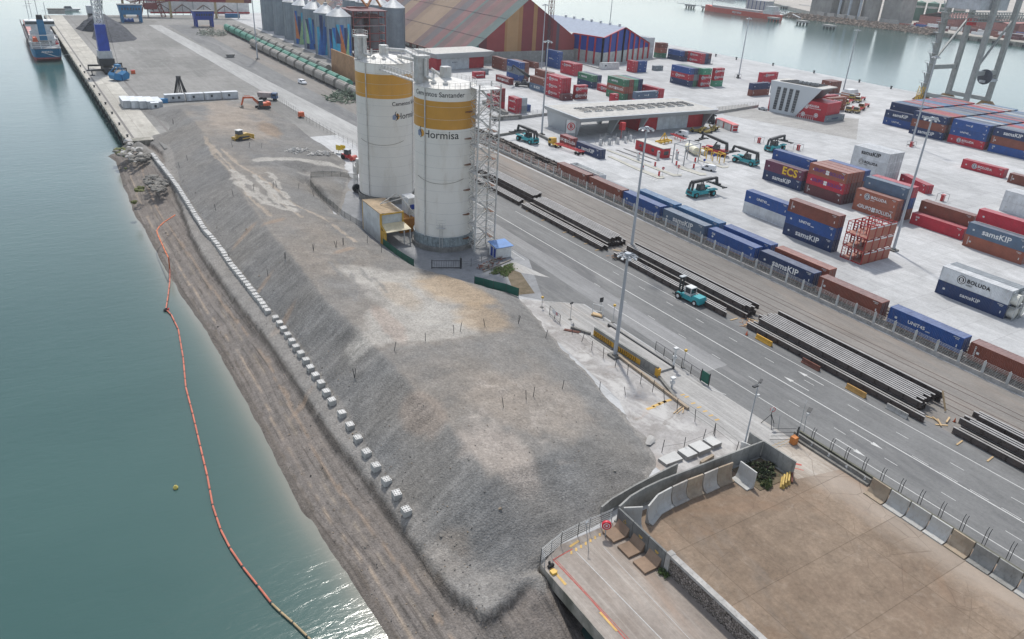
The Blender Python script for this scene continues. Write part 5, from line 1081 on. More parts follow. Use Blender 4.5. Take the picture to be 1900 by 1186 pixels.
a_=F(500,186); t=thing('tipper_truck','red and blue tipper truck parked behind the excavator','truck',tuple(a_),R_(-35)); MB().frus(1.2,3.2,-1.2,1.2,.9,1.3,3.0,-1.15,1.15,2.9).build('cab',mat('truck_blue',(.05,.1,.2),.4),t); MB().box(2.9,3.15,-1,1,1.8,2.6).box(1.6,2.7,-1.25,-1.16,1.8,2.5).build('windows',GLASS,t); MB().frus(-4,1.0,-1.2,1.2,1.1,-4.2,1.0,-1.3,1.3,2.9).build('body',mat('tipper_grey',(.35,.3,.29),.6,dirt=(.3,.1,.08)),t); w=WB()
for x_ in (2.2,-1.8,-3.2):
    for y_ in (-1,1): w.wheel(x_,y_,.5,.5,.35,'y')
w.build('wheels',BLACK,t)
a_=K('W2',605,830); t=thing('light_tower','small orange generator by the quay fence','generator',tuple(a_)); MB().frus(-1,1,-.8,.8,.4,-.9,.9,-.7,.7,2.0).build('housing',ORANGE,t); WB().wheel(-.5,-.8,.35,.35,.2,'y').wheel(-.5,.8,.35,.35,.2,'y').build('wheels',BLACK,t)
a_=K('W2',940,1125); t=thing('road_roller','red road roller with a dark cab beside the yellow signs','roller',tuple(a_),R_(-60)); MB().wheel(1.7,0,.75,.75,2.0,'y',n=24).build('drum',mat('roller_red',(.5,.11,.08),.5),t,smooth=True); MB().frus(-2.2,.3,-.8,.8,.6,-2.1,.2,-.7,.7,1.5).bar((.2,.95,.8),(2.3,1.1,.8),.15,.3).bar((.2,-.95,.8),(2.3,-1.1,.8),.15,.3).build('body',RED,t); MB().frus(-1.2,.4,-.75,.75,1.5,-1.1,.3,-.7,.7,2.9).build('cab',GLASS,t); MB().box(-1.3,.5,-.8,.8,2.9,3.0).build('cab_roof',STEEL,t); WB().wheel(-1.5,-.8,.7,.7,.4,'y').wheel(-1.5,.8,.7,.7,.4,'y').build('wheels',BLACK,t)
for i,(x,y) in enumerate(((867,1085),(900,1085))):
    a_=K('W2',x,y); t=thing('yellow_sign',['square yellow sign on a post, left of the pair near the roller','square yellow sign on a post, right of the pair near the roller'][i],'sign',tuple(a_),R_(-60)); MB().box(-.9,.9,-.04,.04,1.1,2.6).build('panel',mat('sign_yellow',(.65,.47,.04),.5),t); MB().bar((0,.06,0),(0,.06,2.2),.1).build('post',STEEL,t); MB().box(-.8,.8,-.4,.4,0,.3).build('foot',WHITE,t)
# ================================================================ LIGHT MASTS
mm_=mat('mast_steel',(.37,.4,.43),.45,.2,dirt=(.28,.28,.27),var=.1)
def mast(lab,loc,h,r0,r1,heads,arm,grp='tall light masts in the port'):
    t=thing('light_mast',lab,'light mast',loc,0,grp); MB().tube((0,0,0),(0,0,h),r0,r1,16).build('pole',mm_,t,smooth=True); MB().box(-.9,.9,-.9,.9,0,.35).tube((0,0,.35),(0,0,.6),r0*1.6,n=12).build('base',CONCD,t)
    g=MB(); g.tube((0,0,h),(0,0,h+.5),r1*2.5,n=12)
    if heads>2: g.lathe([(arm-.06,h+.1),(arm,h+.16),(arm-.06,h+.22)],16)
    for k in range(heads):
        a=2*math.pi*k/heads+.3; c_,s=math.cos(a),math.sin(a); g.bar((0,0,h+.15),(arm*c_,arm*s,h+.15),.1)
    hf=g.build('head_frame',mm_,t)
    for k in range(heads):
        a=2*math.pi*k/heads+.3; c_,s=math.cos(a),math.sin(a); p_=Vector((arm*c_,arm*s,h)); MB().bar(p_-Vector((c_*.25,s*.25,-.1)),p_+Vector((c_*.28,s*.28,-.2)),.42,.2).build('floodlight',mat('lamp_housing',(.42,.44,.45),.4),hf)
    return t
for lab,(x,y),h in (('tall mast between the beam piles on the road edge',(1170,470),27.),('tall mast beside the red flat racks',(1657,465),30.1),('tall mast between the centre yard and the silos',(1005,250),30.6),('tall mast in front of the big container block',(1690,270),31.),('slender mast on the far quay behind the centre block',(1370,145),30),('slender mast behind the office building',(1563,175),30),('tall mast left of the rail hoppers',(478,110),36),('tall mast rising from the blue warehouse side',(1131,48),36)):
    mast(lab,tuple(F(x,y)),h,.34,.17,8,1.35)
mast('near mast rising from the yellow chevron wall',tuple(K('E7',915,690)),17.6,.34,.2,8,1.3)
mast('tall mast in front of the striped hall gable',tuple(F(1003,150)),34,.34,.17,8,1.35)
for i,(z,x,y) in enumerate((('N3',985,405),('N3',1330,470),('C',740,860),('Z4',570,715),('Z2',155,1085),('N1',800,690))):
    a_=K(z,x,y); t=thing('fire_cabinet',['red power pillar in a pipe guard by the teal stacker','red power pillar behind the mid yard stack','red power pillar in a pipe guard right of the slender pole','red power pillar at the foot of the far mast','red power pillar on the wall behind the gate roof','dark pillar at the foot of the far quay mast'][i],'pillar',tuple(a_),0,'red power pillars in pipe guards'); MB().box(-.4,.4,-.4,.4,0,1.6).box(-.5,.5,-.5,.5,1.6,1.9).build('cabinet',RED if i<5 else DARK,t); g=MB()
    for x_ in (-1.3,1.3):
        for y_ in (-1,1): g.bar((x_,y_,0),(x_,y_,2.1),.09)
        g.bar((x_,-1,2.1),(x_,1,2.1),.09)
    for y_ in (-1,1): g.bar((-1.3,y_,2.1),(1.3,y_,2.1),.09)
    g.build('guard',STEEL,t)
# ================================================================ GATE BUILDING
CLAD=mat('grey_cladding',(.36,.385,.4),.4,.1,var=.08,scale=.1,dirt=(.3,.3,.3)); CLADR=mat('flat_roof',(.45,.44,.41),.8,dirt=(.3,.28,.25),dirtamt=.7); REDW=mat('red_wall',(.4,.02,.03),.5); WDOOR=mat('pale_door_panels',(.5,.54,.56),.45)
def frame_of(a,b):
    d=(b-a); L=d.length; return heading(a,b),L
a_=K('G1',160,445); b_=K('G1',1590,375)
g0=K('G1',310,470); g1=K('G1',1580,368); ang,L=frame_of(g0,g1)
t=thing('gate_building','long grey canopy building with slanted end walls over the truck gate','building',(g0.x,g0.y,0),ang); D=19.; h=7.2
gb=MB(); gb.frus(-2.4,L+2.4,-3.2,D+1,h-1.5,-3.4,L+3.4,-4.2,D+1.6,h); gb.build('roof_slab',CLAD,t); MB().box(-2.6,L+2.6,-3.2,D+.6,h+.004,h+.02).build('roof_surface',CLADR,t)
def slant(x,y0,y1,dx0,dx1,w,nm,m):  # leaning wall slab across the building
    MB().add([(x+dx0,y0+1.5,0),(x+dx0+w,y0+1.5,0),(x+dx0+w,y1,0),(x+dx0,y1,0),(x+dx1,y0-1.6,h-1.5),(x+dx1+w,y0-1.6,h-1.5),(x+dx1+w,y1+.3,h-1.5),(x+dx1,y1+.3,h-1.5)],[(0,3,2,1),(4,5,6,7),(0,1,5,4),(1,2,6,5),(2,3,7,6),(3,0,4,7)]).build(nm,m,t)
slant(-1.5,-1,D,.3,-.6,.5,'end_wall',CLAD); slant(L+1,-1,D,-.3,.6,.5,'end_wall',CLAD)
for x in (L*.24,L*.47): slant(x,-1.0,2.6,0,.7,.6,'fin',CLAD); 
for x in (L*.12,L*.35): slant(x,D-4,D-1,0,0,1.2,'pier',CLAD)
r=MB(); r.box(L*.47,L+.8,1.2,D-1,0,h-1.5,0); r.box(L*.62,L*.88,1.1,1.2,0,h-1.9,1)
for k in range(1,5): r.box(L*(.62+.052*k)-.04,L*(.62+.052*k)+.04,1.06,1.1,0,h-1.9,2)
r.build('workshop',[REDW,WDOOR,STEEL],t)
v=MB()
for k in range(11):
    x=L*.08+k*L*.084
    for j in range(3): v.box(x+j*1.15,x+j*1.15+.35,5+0,11,h+.35,h+.5,0)
    v.box(x-.3,x+3,4.6,4.8,h+.02,h+.4,1); v.box(x-.3,x+3,11.2,11.4,h+.02,h+.4,1)
v.build('roof_louvres',[DARK,STEEL],t)
# banner with the B
b0=K('Z7',370,235); t=thing('flag_banner','white banner with a round red B between posts at the gate wall','banner',tuple(K('Z7',440,262)),R_(-25)); MB().box(-1.6,1.6,-.03,.03,1.4,5.8).build('cloth',WHITE,t); MB().bar((-1.9,0,0),(-1.9,0,6),.12).bar((1.9,0,0),(1.9,0,5.6),.1).build('posts',DARK,t)
o=link('lettering',text_mesh('B',2.0,bold=.08),t,(0,-.05,3.6)); o.rotation_euler=(R_(90),0,0); oset(o,RED); o=link('emblem_ring',RING,t,(0,-.05,3.65)); o.rotation_euler=(R_(90),0,0); o.scale=(1.35,)*3; oset(o,RED)
# gate equipment: red cabin, weighbridges, islands, barriers, portals, signs
a_=K('G1',840,600); n_=K('G1',1165,695); t=thing('gate_cabin','red single-storey gate cabin between the truck lanes','cabin',(n_.x,n_.y,0)); L_=(a_-n_).length; MB().box(0,3.2,0,L_,0,3.0).build('walls',REDW,t); MB().box(-.1,3.3,-.1,L_+.1,3.0,3.2).build('roof',CLADR,t); MB().box(-.03,0,1,2.4,1.1,2.1).box(-.03,0,4.2,5.4,1.1,2.1).box(-.03,0,L_-3,L_-2,1.2,2.1).box(.5,2.5,-.03,0,1.0,2.2).build('window',GLASS,t)
def island(pts_,lab):
    t=MB(); P_=[K('G1',*p) for p in pts_]; c_=sum(P_,Vector())/len(P_); t.prism([(p.x-c_.x,p.y-c_.y) for p in P_],0,.16); return tag(t.build('kerbed_island',mat('island_concrete',(.42,.41,.36),.85,dirt=(.3,.26,.15)),None,tuple(c_)),lab,'traffic island','long kerbed islands at the truck gate')
island([(600,675),(640,672),(900,790),(1120,870),(1190,885),(1185,905),(1120,905),(880,805)],'pale kerbed island, first from the tracks'); island([(590,600),(1290,860),(1370,862),(1365,878),(1280,880),(590,612)],'pale kerbed island, second from the tracks'); island([(1330,760),(1560,845),(1620,850),(1625,868),(1560,872),(1310,790)],'pale kerbed island under the steel portal'); island([(1560,700),(1800,780),(1855,775),(1850,792),(1790,795),(1540,715)],'pale kerbed island carrying the yellow hoops')
for i,(p,q) in enumerate((((690,605),(1050,735)),((770,592),(1130,722)),((1190,640),(1270,668)))):
    a_,b_=K('G1',*p),K('G1',*q); t=MB().bar((0,0,.03),b_-a_+Vector((0,0,.03)),.75,.06); tag(t.build('weighbridge_slot',DARK,None,tuple(a_)),['black slotted weighbridge edge left of the red cabin','black slotted weighbridge edge beside the red cabin wall','short black weighbridge slot right of the cabin'][i],'weighbridge')
for i,(x,y,c_) in enumerate(((915,710,'w'),(1120,700,'w'),(1315,700,'w'),(960,800,'w'))):
    a_=K('G1',x,y); t=thing('ticket_pillar',['white ticket pillar with red top left of the mast','white ticket pillar at the cabin corner','tall white ticket pillar right of the cabin','small white post on the first island'][i],'pillar',tuple(a_)); h_=2.6 if i<3 else 1.2; MB().box(-.35,.35,-.3,.3,0,h_).build('body',WHITE,t); MB().box(-.2,.2,-.32,-.3,h_-.7,h_-.2).build('screen',RED,t)
for i,(x,y) in enumerate(((1090,780),(1130,880),(1310,770),(1490,800),(1505,735),(1315,650))):
    a_=K('G1',x,y); t=thing('barrier_post',['first','second','third','fourth','fifth','sixth'][i]+' red barrier post along the gate islands','barrier',tuple(a_),0,'red barrier posts'); MB().box(-.2,.2,-.2,.2,.2,1.5).build('body',RED,t); MB().box(-.35,.35,-.35,.35,0,.22).build('foot',WHITE,t)
for i,(x,y,rd) in enumerate(((1165,885,1),(1325,865,1),(1590,795,0),(1690,745,0))):
    a_=K('G1',x,y); t=thing('road_sign',['no entry sign on a post, nearer the tracks','no entry sign on a post, nearer the portal','round blue sign by the waiting van','blue sign beside the yellow hoops'][i],'sign',tuple(a_),R_(-30)); MB().bar((0,0,0),(0,0,2.6),.07).build('post',STEEL,t); MB().tube((0,-.05,2.6),(0,-.09,2.6),.42,n=18).build('disc',RED if rd else BLUE,t)
    if rd: MB().box(-.28,.28,-.11,-.095,2.53,2.67).build('bar',WHITE,t)
p0=K('G1',1385,775); p1=K('G1',1535,735); t=thing('scanner_portal','tall grey steel scanner portal over the gate lane','portal',tuple(p0)); d_=p1-p0; g=MB(); q_=Vector((-.5,4.5,0))
for o_ in (Vector(),d_,q_,q_+d_): g.bar(o_,o_+Vector((0,0,6.2)),.25)
for o_ in (Vector(),q_): g.bar(o_+Vector((0,0,6.1)),o_+d_+Vector((0,0,6.1)),.25)
for o_ in (Vector(),d_): g.bar(o_+Vector((0,0,6.1)),o_+q_+Vector((0,0,6.1)),.2); g.bar(o_+Vector((0,0,3)),o_+q_+Vector((0,0,3)),.12)
g.build('frame',STEEL,t)
for i in range(2):
    p0=K('G1',1670+i*80,700+i*35) if 0 else K('G1',(1620,1755)[i],(700,745)[i]); t=thing('pipe_hoop',['tall ochre pipe hoops beside the red reach stacker','tall ochre pipe hoops at the island tip'][i],'hoop',tuple(p0),0,'ochre pipe hoops'); g=MB(); 
    for x_ in (0,2.2): g.bar((x_,0,0),(x_,0,2.9),.2); g.bar((x_,3,0),(x_,3,2.9),.2); g.bar((x_,0,2.9),(x_,3,2.9),.2)
    g.bar((0,0,2.9),(2.2,0,2.9),.2); g.build('frame',YB,t)
t=thing('lane_equipment','lattice of steel posts and cabins under the gate canopy','gate equipment',tuple(K('G1',680,540))); g=MB(); rr=random.Random(4)
for k in range(26): p_=Vector((rr.uniform(-7,9),rr.uniform(-2,6),0)); g.bar(p_,p_+Vector((0,0,rr.uniform(1,3.4))),.12); g.bar(p_+Vector((0,0,2.2)),p_+Vector((rr.uniform(-2,2),0,2.2)),.08)
g.build('post_frame',STEEL,t)
for k in range(5): x_,y_=-7+3.6*k,rr.uniform(-1,2); MB().box(x_,x_+.7,y_,y_+.7,0,2.).build('booth',WHITE,t)
t=thing('gate_tower','red steel pillar rack behind the canopy fins','gate equipment',tuple(K('G1',740,480))); MB().box(-.8,.8,-.8,.8,2.8,5.4).bar((-.7,-.7,0),(-.7,-.7,2.9),.15).bar((.7,.7,0),(.7,.7,2.9),.15).build('frame',RED,t)
a_=K('G2',920,110); n_=K('G2',1210,235); t=thing('striped_kiosk','low kiosk with red and white stripes and a pink roof','kiosk',(n_.x,n_.y,0),math.atan2(a_.y-n_.y,a_.x-n_.x)-math.pi/2); L_=(a_-n_).length; MB().box(0,2.6,0,L_,0,2.4).build('walls',WHITE,t); MB().box(-.1,2.7,-.1,L_+.1,2.4,2.6).build('roof',mat('pink_roof',(.5,.13,.13),.6),t); g=MB()
for k in range(3): y_=.3+k*(L_-1.1)/2; g.box(-.03,0,y_,y_+.8,.1,2.3)
g.box(.3,2.3,-.03,0,.2,1.1).box(.3,2.3,-.03,0,1.3,2.2).build('panels',REDW,t)
# low wall with mesh fence beside the grey parking
def wallfence(nm,lab,ps,h=1.0,w=.3,fh=1.6,m=None):
    o0=ps[0]; t=thing(nm,lab,'wall',tuple(o0)); g=MB(); f=MB()
    for a,b_ in zip(ps[:-1],ps[1:]):
        a=a-o0;b_=b_-o0; g.bar(a+Vector((0,0,h/2)),b_+Vector((0,0,h/2)),w,h)
        n_=max(1,int((b_-a).length/2.2))
        if fh:
            for i in range(n_+1): p_=a.lerp(b_,i/n_); f.bar(p_+Vector((0,0,h)),p_+Vector((0,0,h+fh)),.07)
            for z in (.1,.5,.9,1.3,fh-.02): f.bar(a+Vector((0,0,h+z)),b_+Vector((0,0,h+z)),.025)
    g.build('concrete_wall',m or CONC,t); 
    if fh: f.build('mesh_fence',STEEL,t)
    return t
wallfence('yard_wall','low concrete wall with mesh fence left of the parking bay',[K('N3',575,155),K('N3',980,90)])
wallfence('yard_wall','low concrete wall with mesh fence from the depot to the gate roof',[K('E1',245,170),K('E1',400,160),K('E1',820,105)])
wallfence('yard_wall','pale fence in front of the two-tone warehouse',[F(1052,112),F(1110,128),F(1172,116)],.4); wallfence('yard_wall','mesh fence in front of the far quay containers',[F(1205,112),F(1232,107),F(1322,120)],.4,.3,2.2)
wallfence('lane_wall','low dark barrier wall along the rail yard beside the canopy',[K('W3',430,970),K('W3',580,945),K('W3',700,930),K('W3',770,965),K('W3',860,1010)],.8,.5,0,CONCD)
wallfence('loading_ramp','dark concrete ramp wall below the red cluster',[K('Z1',130,1010),K('Z1',440,1180),K('Z1',470,1186)],1.6,1.2,0,CONCD)
t=thing('ramp_block','concrete loading ramp beside the palegrey container end','ramp',tuple(K('W3',445,855))); MB().box(0,12,0,2.2,0,1.5).build('slab',CONCD,t)
# ================================================================ OFFICE BUILDING
A0=K('Z3',585,882); B0=K('Z3',945,958); ang=heading(A0,B0); Lf=(B0-A0).length
t=thing('office_building','white and red office block with a leaning facade and four tall windows','building',tuple(A0),ang); OW=mat('office_white',(.5,.53,.55),.4,var=.06,scale=.1); H0=12.6
# facade trapezoid in x-z, thickness in y
MB().add([(0,0,0),(Lf,0,0),(Lf+9.5,0,H0),(-1.8,0,H0),(0,.5,0),(Lf,.5,0),(Lf+9.5,.5,H0),(-1.8,.5,H0)],[(0,1,2,3),(7,6,5,4),(0,4,5,1),(1,5,6,2),(2,6,7,3),(3,7,4,0)]).build('facade',OW,t)
RD=mat('office_red',(.43,.02,.035),.45); MB().add([(-1.2,.5,0),(Lf+13,.5,0),(Lf+13,12,0),(-1.2,12,0),(-1.2,.5,7.3),(Lf+13,.5,7.3),(Lf+13,12,7.3),(-1.2,12,7.3)],[(0,3,2,1),(4,5,6,7),(0,1,5,4),(1,2,6,5),(2,3,7,6),(3,0,4,7)]).build('red_wing',RD,t)
MB().add([(-1.6,.5,7.3),(Lf+4,.5,7.3),(Lf+8.6,.5,H0-.4),(-1.6,.5,H0-.4),(-1.6,12,7.3),(Lf+4,12,7.3),(Lf+8.6,12,H0-.4),(-1.6,12,H0-.4)],[(0,1,2,3),(7,6,5,4),(0,4,5,1),(1,5,6,2),(2,6,7,3),(3,7,4,0)]).build('upper_storey',mat('office_dark',(.05,.055,.065),.3),t)
MB().box(-1.8,Lf+9.5,.5,12.5,H0-.4,H0).build('roof',CLADR,t)
for k in range(4):
    x=1.6+k*(Lf-1)/3.9; wo=MB().add([(x-.2,-.06,1.2),(x+1.3,-.06,1.2),(x+1.9,-.06,H0-2),(x+.2,-.06,H0-2)],[(0,1,2,3)]).build('window',GLASS,t)
    g=MB()
    for j in range(9): z=2.+j*1.05; xo=x+.2*(z/H0); g.bar((xo-.1,-.1,z),(xo+1.7,-.1,z),.07)
    g.build('window_bars',STEEL,wo)
o=link('lettering',text_mesh('BOLUDA',1.1,bold=.03,align='LEFT'),t,(Lf+5.2,.44,5.4)); o.rotation_euler=(R_(90),0,0); oset(o,LM['w']); o=link('lettering',text_mesh('TERMINAL SANTANDER',.5,bold=.01,align='LEFT'),t,(Lf+5.2,.44,4.5)); o.rotation_euler=(R_(90),0,0); oset(o,LM['w'])
for x,z,s_ in ((Lf+4,5.0,1.0),(Lf+3.2,1.6,.9),(Lf+9,2.0,.9)): o=link('emblem',DISC,t,(x,.45,z)); o.rotation_euler=(R_(90),0,0); o.scale=(s_,)*3; oset(o,LM['w']); o=link('emblem_ring',RING,t,(x,.42,z)); o.rotation_euler=(R_(90),0,0); o.scale=(s_*.7,)*3; oset(o,RD)
g=MB()
for k in range(9): g.box(1.5+k*.25,Lf+6,1.6+k*1.1,2.0+k*1.1,H0+.1,H0+.35)
g.build('roof_louvres',DARK,t); g=MB()
for k in range(5): g.box(Lf-3+k*1.6,Lf-2+k*1.6,3+k*.5,4.2+k*.5,H0,H0+1.2)
g.build('roof_units',STEEL,t); g=MB()
for k in range(12): g.bar((Lf-1+k*.9,-1.5,0),(Lf-1+k*.9,-1.5,1.9),.12)
g.bar((Lf-1,-1.5,1.9),(Lf+9,-1.5,1.9),.1).build('entrance_railing',WHITE,t)
a_=K('Z3',1720,700); t=thing('wrapped_cargo','brown crates under white wrapping behind the office','cargo',tuple(a_)); MB().box(-4,4,-2.5,2.5,0,2.6).build('crates',mat('crate_brown',(.33,.14,.08),.8),t); MB().frus(-4.1,3,-2.7,2.7,1.8,-3.4,2.4,-1.8,1.8,4.2).build('wrapping',WHITE,t)
# ================================================================ WHITE DEPOT BESIDE THE SILOS
a_=K('S1',1190,640); b_=K('S1',1810,600); ang=heading(a_,b_); L=(b_-a_).length; t=thing('gate_depot','grey roofed red and white depot behind the front silo','building',tuple(a_),ang); MB().box(0,L,0,13,0,6.2).build('walls',REDW,t); MB().box(L*.1,L*.68,-.12,0,0,5.4).build('doors',WDOOR,t); MB().frus(-1,L+1,-3,14,5.8,-4,L+3,-5,15,8.6).build('roof_slab',CLAD,t); MB().box(-3.4,L+2.4,-4.4,14.4,8.605,8.63).build('roof_surface',CLADR,t); o=link('lettering',text_mesh('BOLUDA',.8,bold=.01),t,(L*.38,-.15,3.4)); o.rotation_euler=(R_(90),0,0); oset(o,LM['n'])
# ================================================================ STRIPED HALL
HR=[('hall_crimson',(.2,.035,.04)),('hall_sand',(.4,.24,.11)),('hall_red',(.26,.045,.045)),('hall_maroon',(.12,.03,.035)),('hall_ochre',(.34,.18,.07)),('hall_teal',(.03,.13,.12)),('hall_brown',(.17,.055,.04)),('hall_slate',(.09,.07,.09))]
HM=[mat(n_,c_,.6,var=.12,scale=.15) for n_,c_ in HR]; RMs=[mat('roof_stripe_%s'%n_[5:],tuple(.42*a+.055 for a in c_),.75,var=.22,scale=.08,dirt=(.2,.16,.14),dirtamt=.35) for n_,c_ in HR]
Y0=368.; XL,XR=204.,275.; XA=243.; ZE_L,ZE_R,ZA=4.,13.,32.6; YB_=640.
t=thing('striped_hall','huge steep roofed hall with red, sand and ochre stripes','warehouse',(XA,Y0,0)); 
def prof(x): return ZE_L+(ZA-ZE_L)*(x-XL)/(XA-XL) if x<XA else ZA+(ZE_R-ZA)*(x-XA)/(XR-XA)
g=MB(); xs_=[XL,208,212,217,222,228,229.5,236.5,239,246,248.5,256,258,262,264,275]; mi_=[2,5,3,2,2,4,1,4,0,4,0,7,0,7,2]
xs2=sorted(set(xs_+[XA]))
for p_,q_ in zip(xs2[:-1],xs2[1:]):
    k=mi_[max(i for i,x in enumerate(xs_) if x<=p_)]; g.quad((p_-XA,0,min(6.,prof(p_))),(q_-XA,0,min(6.,prof(q_))),(q_-XA,0,prof(q_)),(p_-XA,0,prof(p_)),k)
g.build('gable_cladding',HM,t); MB().box(213-XA,XR-XA+.3,-.6,.3,0,6.0).build('concrete_plinth',mat('plinth_concrete',(.3,.3,.28),.85,dirt=(.2,.2,.19)),t)
rf=MB(); yy=0.; rr=random.Random(12); seq=[5,2,6,2,3,5,2,7,6,1,1,4,6,2,1,7,6,3,2,6]; wd=[9,5,8,6,7,3,9,8,7,13,9,6,10,7,12,8,9,10,11,12]
stripes=[]; 
i=0
while yy<YB_-Y0: w_=wd[i%20]; stripes.append((yy,min(yy+w_,YB_-Y0),seq[i%20])); yy+=w_; i+=1
for a,b_,k in stripes:
    rf.quad((XL-XA-1.5,a,ZE_L-1.1),(XL-XA-1.5,b_,ZE_L-1.1),(0,b_,ZA),(0,a,ZA),k); rf.quad((0,a,ZA),(0,b_,ZA),(XR-XA,b_,ZE_R),(XR-XA,a,ZE_R),k)
rf.build('roof',RMs,t); MB().box(XL-XA-1.6,XL-XA-1.2,0,YB_-Y0,ZE_L-1.3,ZE_L-.9).build('gutter',HM[6],t)
w=MB(); w.box(XL-XA,XL-XA+.3,.5,YB_-Y0,0,ZE_L-1.,0)
for k in range(24): y=6+k*9.; w.box(XL-XA-.12,XL-XA,y,y+5.5,.2,2.3,1); w.box(XL-XA-.3,XL-XA,y+6.5,y+7.4,0,2.8,2)
w.box(XR-XA-.3,XR-XA,.3,YB_-Y0,0,ZE_R,0); w.build('side_walls',[HM[6],GLASS,HM[3]],t)
rd=MB(); 
for q in (.33,.66):
    x=(XL-XA-1.5)*(1-q); z=ZE_L-1.1+(ZA-ZE_L+1.1)*q; rd.box(x-.1,x+.1,0,YB_-Y0,z+.02,z+.14)
rd.build('roof_joints',HM[7],t)
t=thing('hall_conveyor','dark leaning conveyor column at the striped hall gable','conveyor',(256,366,0)); MB().lattice((0,0,0),(0,0,40),2.2,14,.2).build('column',HM[3],t)
# two-tone warehouse
X0,X1,Yf,Yb=276.5,331.,350.,376.
t=thing('two_tone_warehouse','blue and white warehouse with red columns and a grey-blue roof','warehouse',(X0,Yf,0)); BW=mat('warehouse_blue',(.012,.045,.28),.5,var=.12); WW=mat('warehouse_white',(.42,.43,.41),.7,dirt=(.25,.24,.2),dirtamt=.6); RC=mat('warehouse_red',(.45,.02,.035),.5)
zs,za,ze=18.,20.2,9.5; A_=Vector(K('W3',1155,460)); pL=Vector((276.6-X0,372-Yf,0)); pC=Vector((275.6-X0+5.5,349.5-Yf,0)); pR=Vector((331.5-X0,368-Yf,0)); pA=pC.lerp(pR,.42)
def quadw(p,q,z0,z1a,z1b,m_,nm): MB().add([p+Vector((0,0,z0)),q+Vector((0,0,z0)),q+Vector((0,0,z1b)),p+Vector((0,0,z1a))],[(0,1,2,3)]).build(nm,m_,t)
quadw(pL,pC,6.5,14.5,14.5,BW,'upper_wall'); quadw(pL,pC,0,6.5,6.5,WW,'lower_wall'); quadw(pC,pA,6.5,14.5,19,BW,'upper_wall'); quadw(pA,pR,6.5,19,8.5,BW,'upper_wall'); quadw(pC,pR,0,6.5,6.5,WW,'lower_wall')
g=MB()
for p,q,n_,za_,zb_ in ((pL,pC,4,14.5,14.5),(pC,pA,3,14.5,19),(pA,pR,5,19,8.5)):
    for k in range(n_+1): r_=p.lerp(q,k/n_); z_=za_+(zb_-za_)*k/n_; g.bar(r_+Vector((-.1,-.25,0)),r_+Vector((-.1,-.25,z_)),.85)
    g.bar(p+Vector((0,-.3,za_)),q+Vector((0,-.3,zb_)),.6)
g.build('red_frame',RC,t); bk=Vector((-3,70,0)); MB().add([pC+Vector((-.5,-1,14.6)),pA+Vector((0,-1,19.3)),pA+bk+Vector((0,0,19.3)),pL+Vector((0,60,0))+Vector((-.5,-1,14.6)),pR+Vector((1,-1,8.6)),pR+bk+Vector((1,0,8.6))],[(0,1,2,3),(1,4,5,2)]).build('roof',mat('slate_blue_roof',(.17,.22,.31),.6,dirt=(.3,.3,.3)),t)
g=MB()
for k in range(7): p_=pA+bk*(.08+k*.12)+Vector((0,-1,19.4)); g.tube(p_,p_+Vector((0,0,1.0)),.8,n=12)
g.build('roof_vents',WHITE,t); a_=F(1130,128); t=thing('site_cabin','small white cabin in front of the two-tone warehouse','cabin',tuple(a_),ang*0); MB().box(-6,6,-1.3,1.3,0,3.2).build('walls',WHITE,t); MB().box(-6.1,6.1,-1.4,1.4,3.2,3.35).build('roof',STEEL,t); MB().box(-4,-3,-1.33,-1.3,1.6,2.4).build('window',GLASS,t)
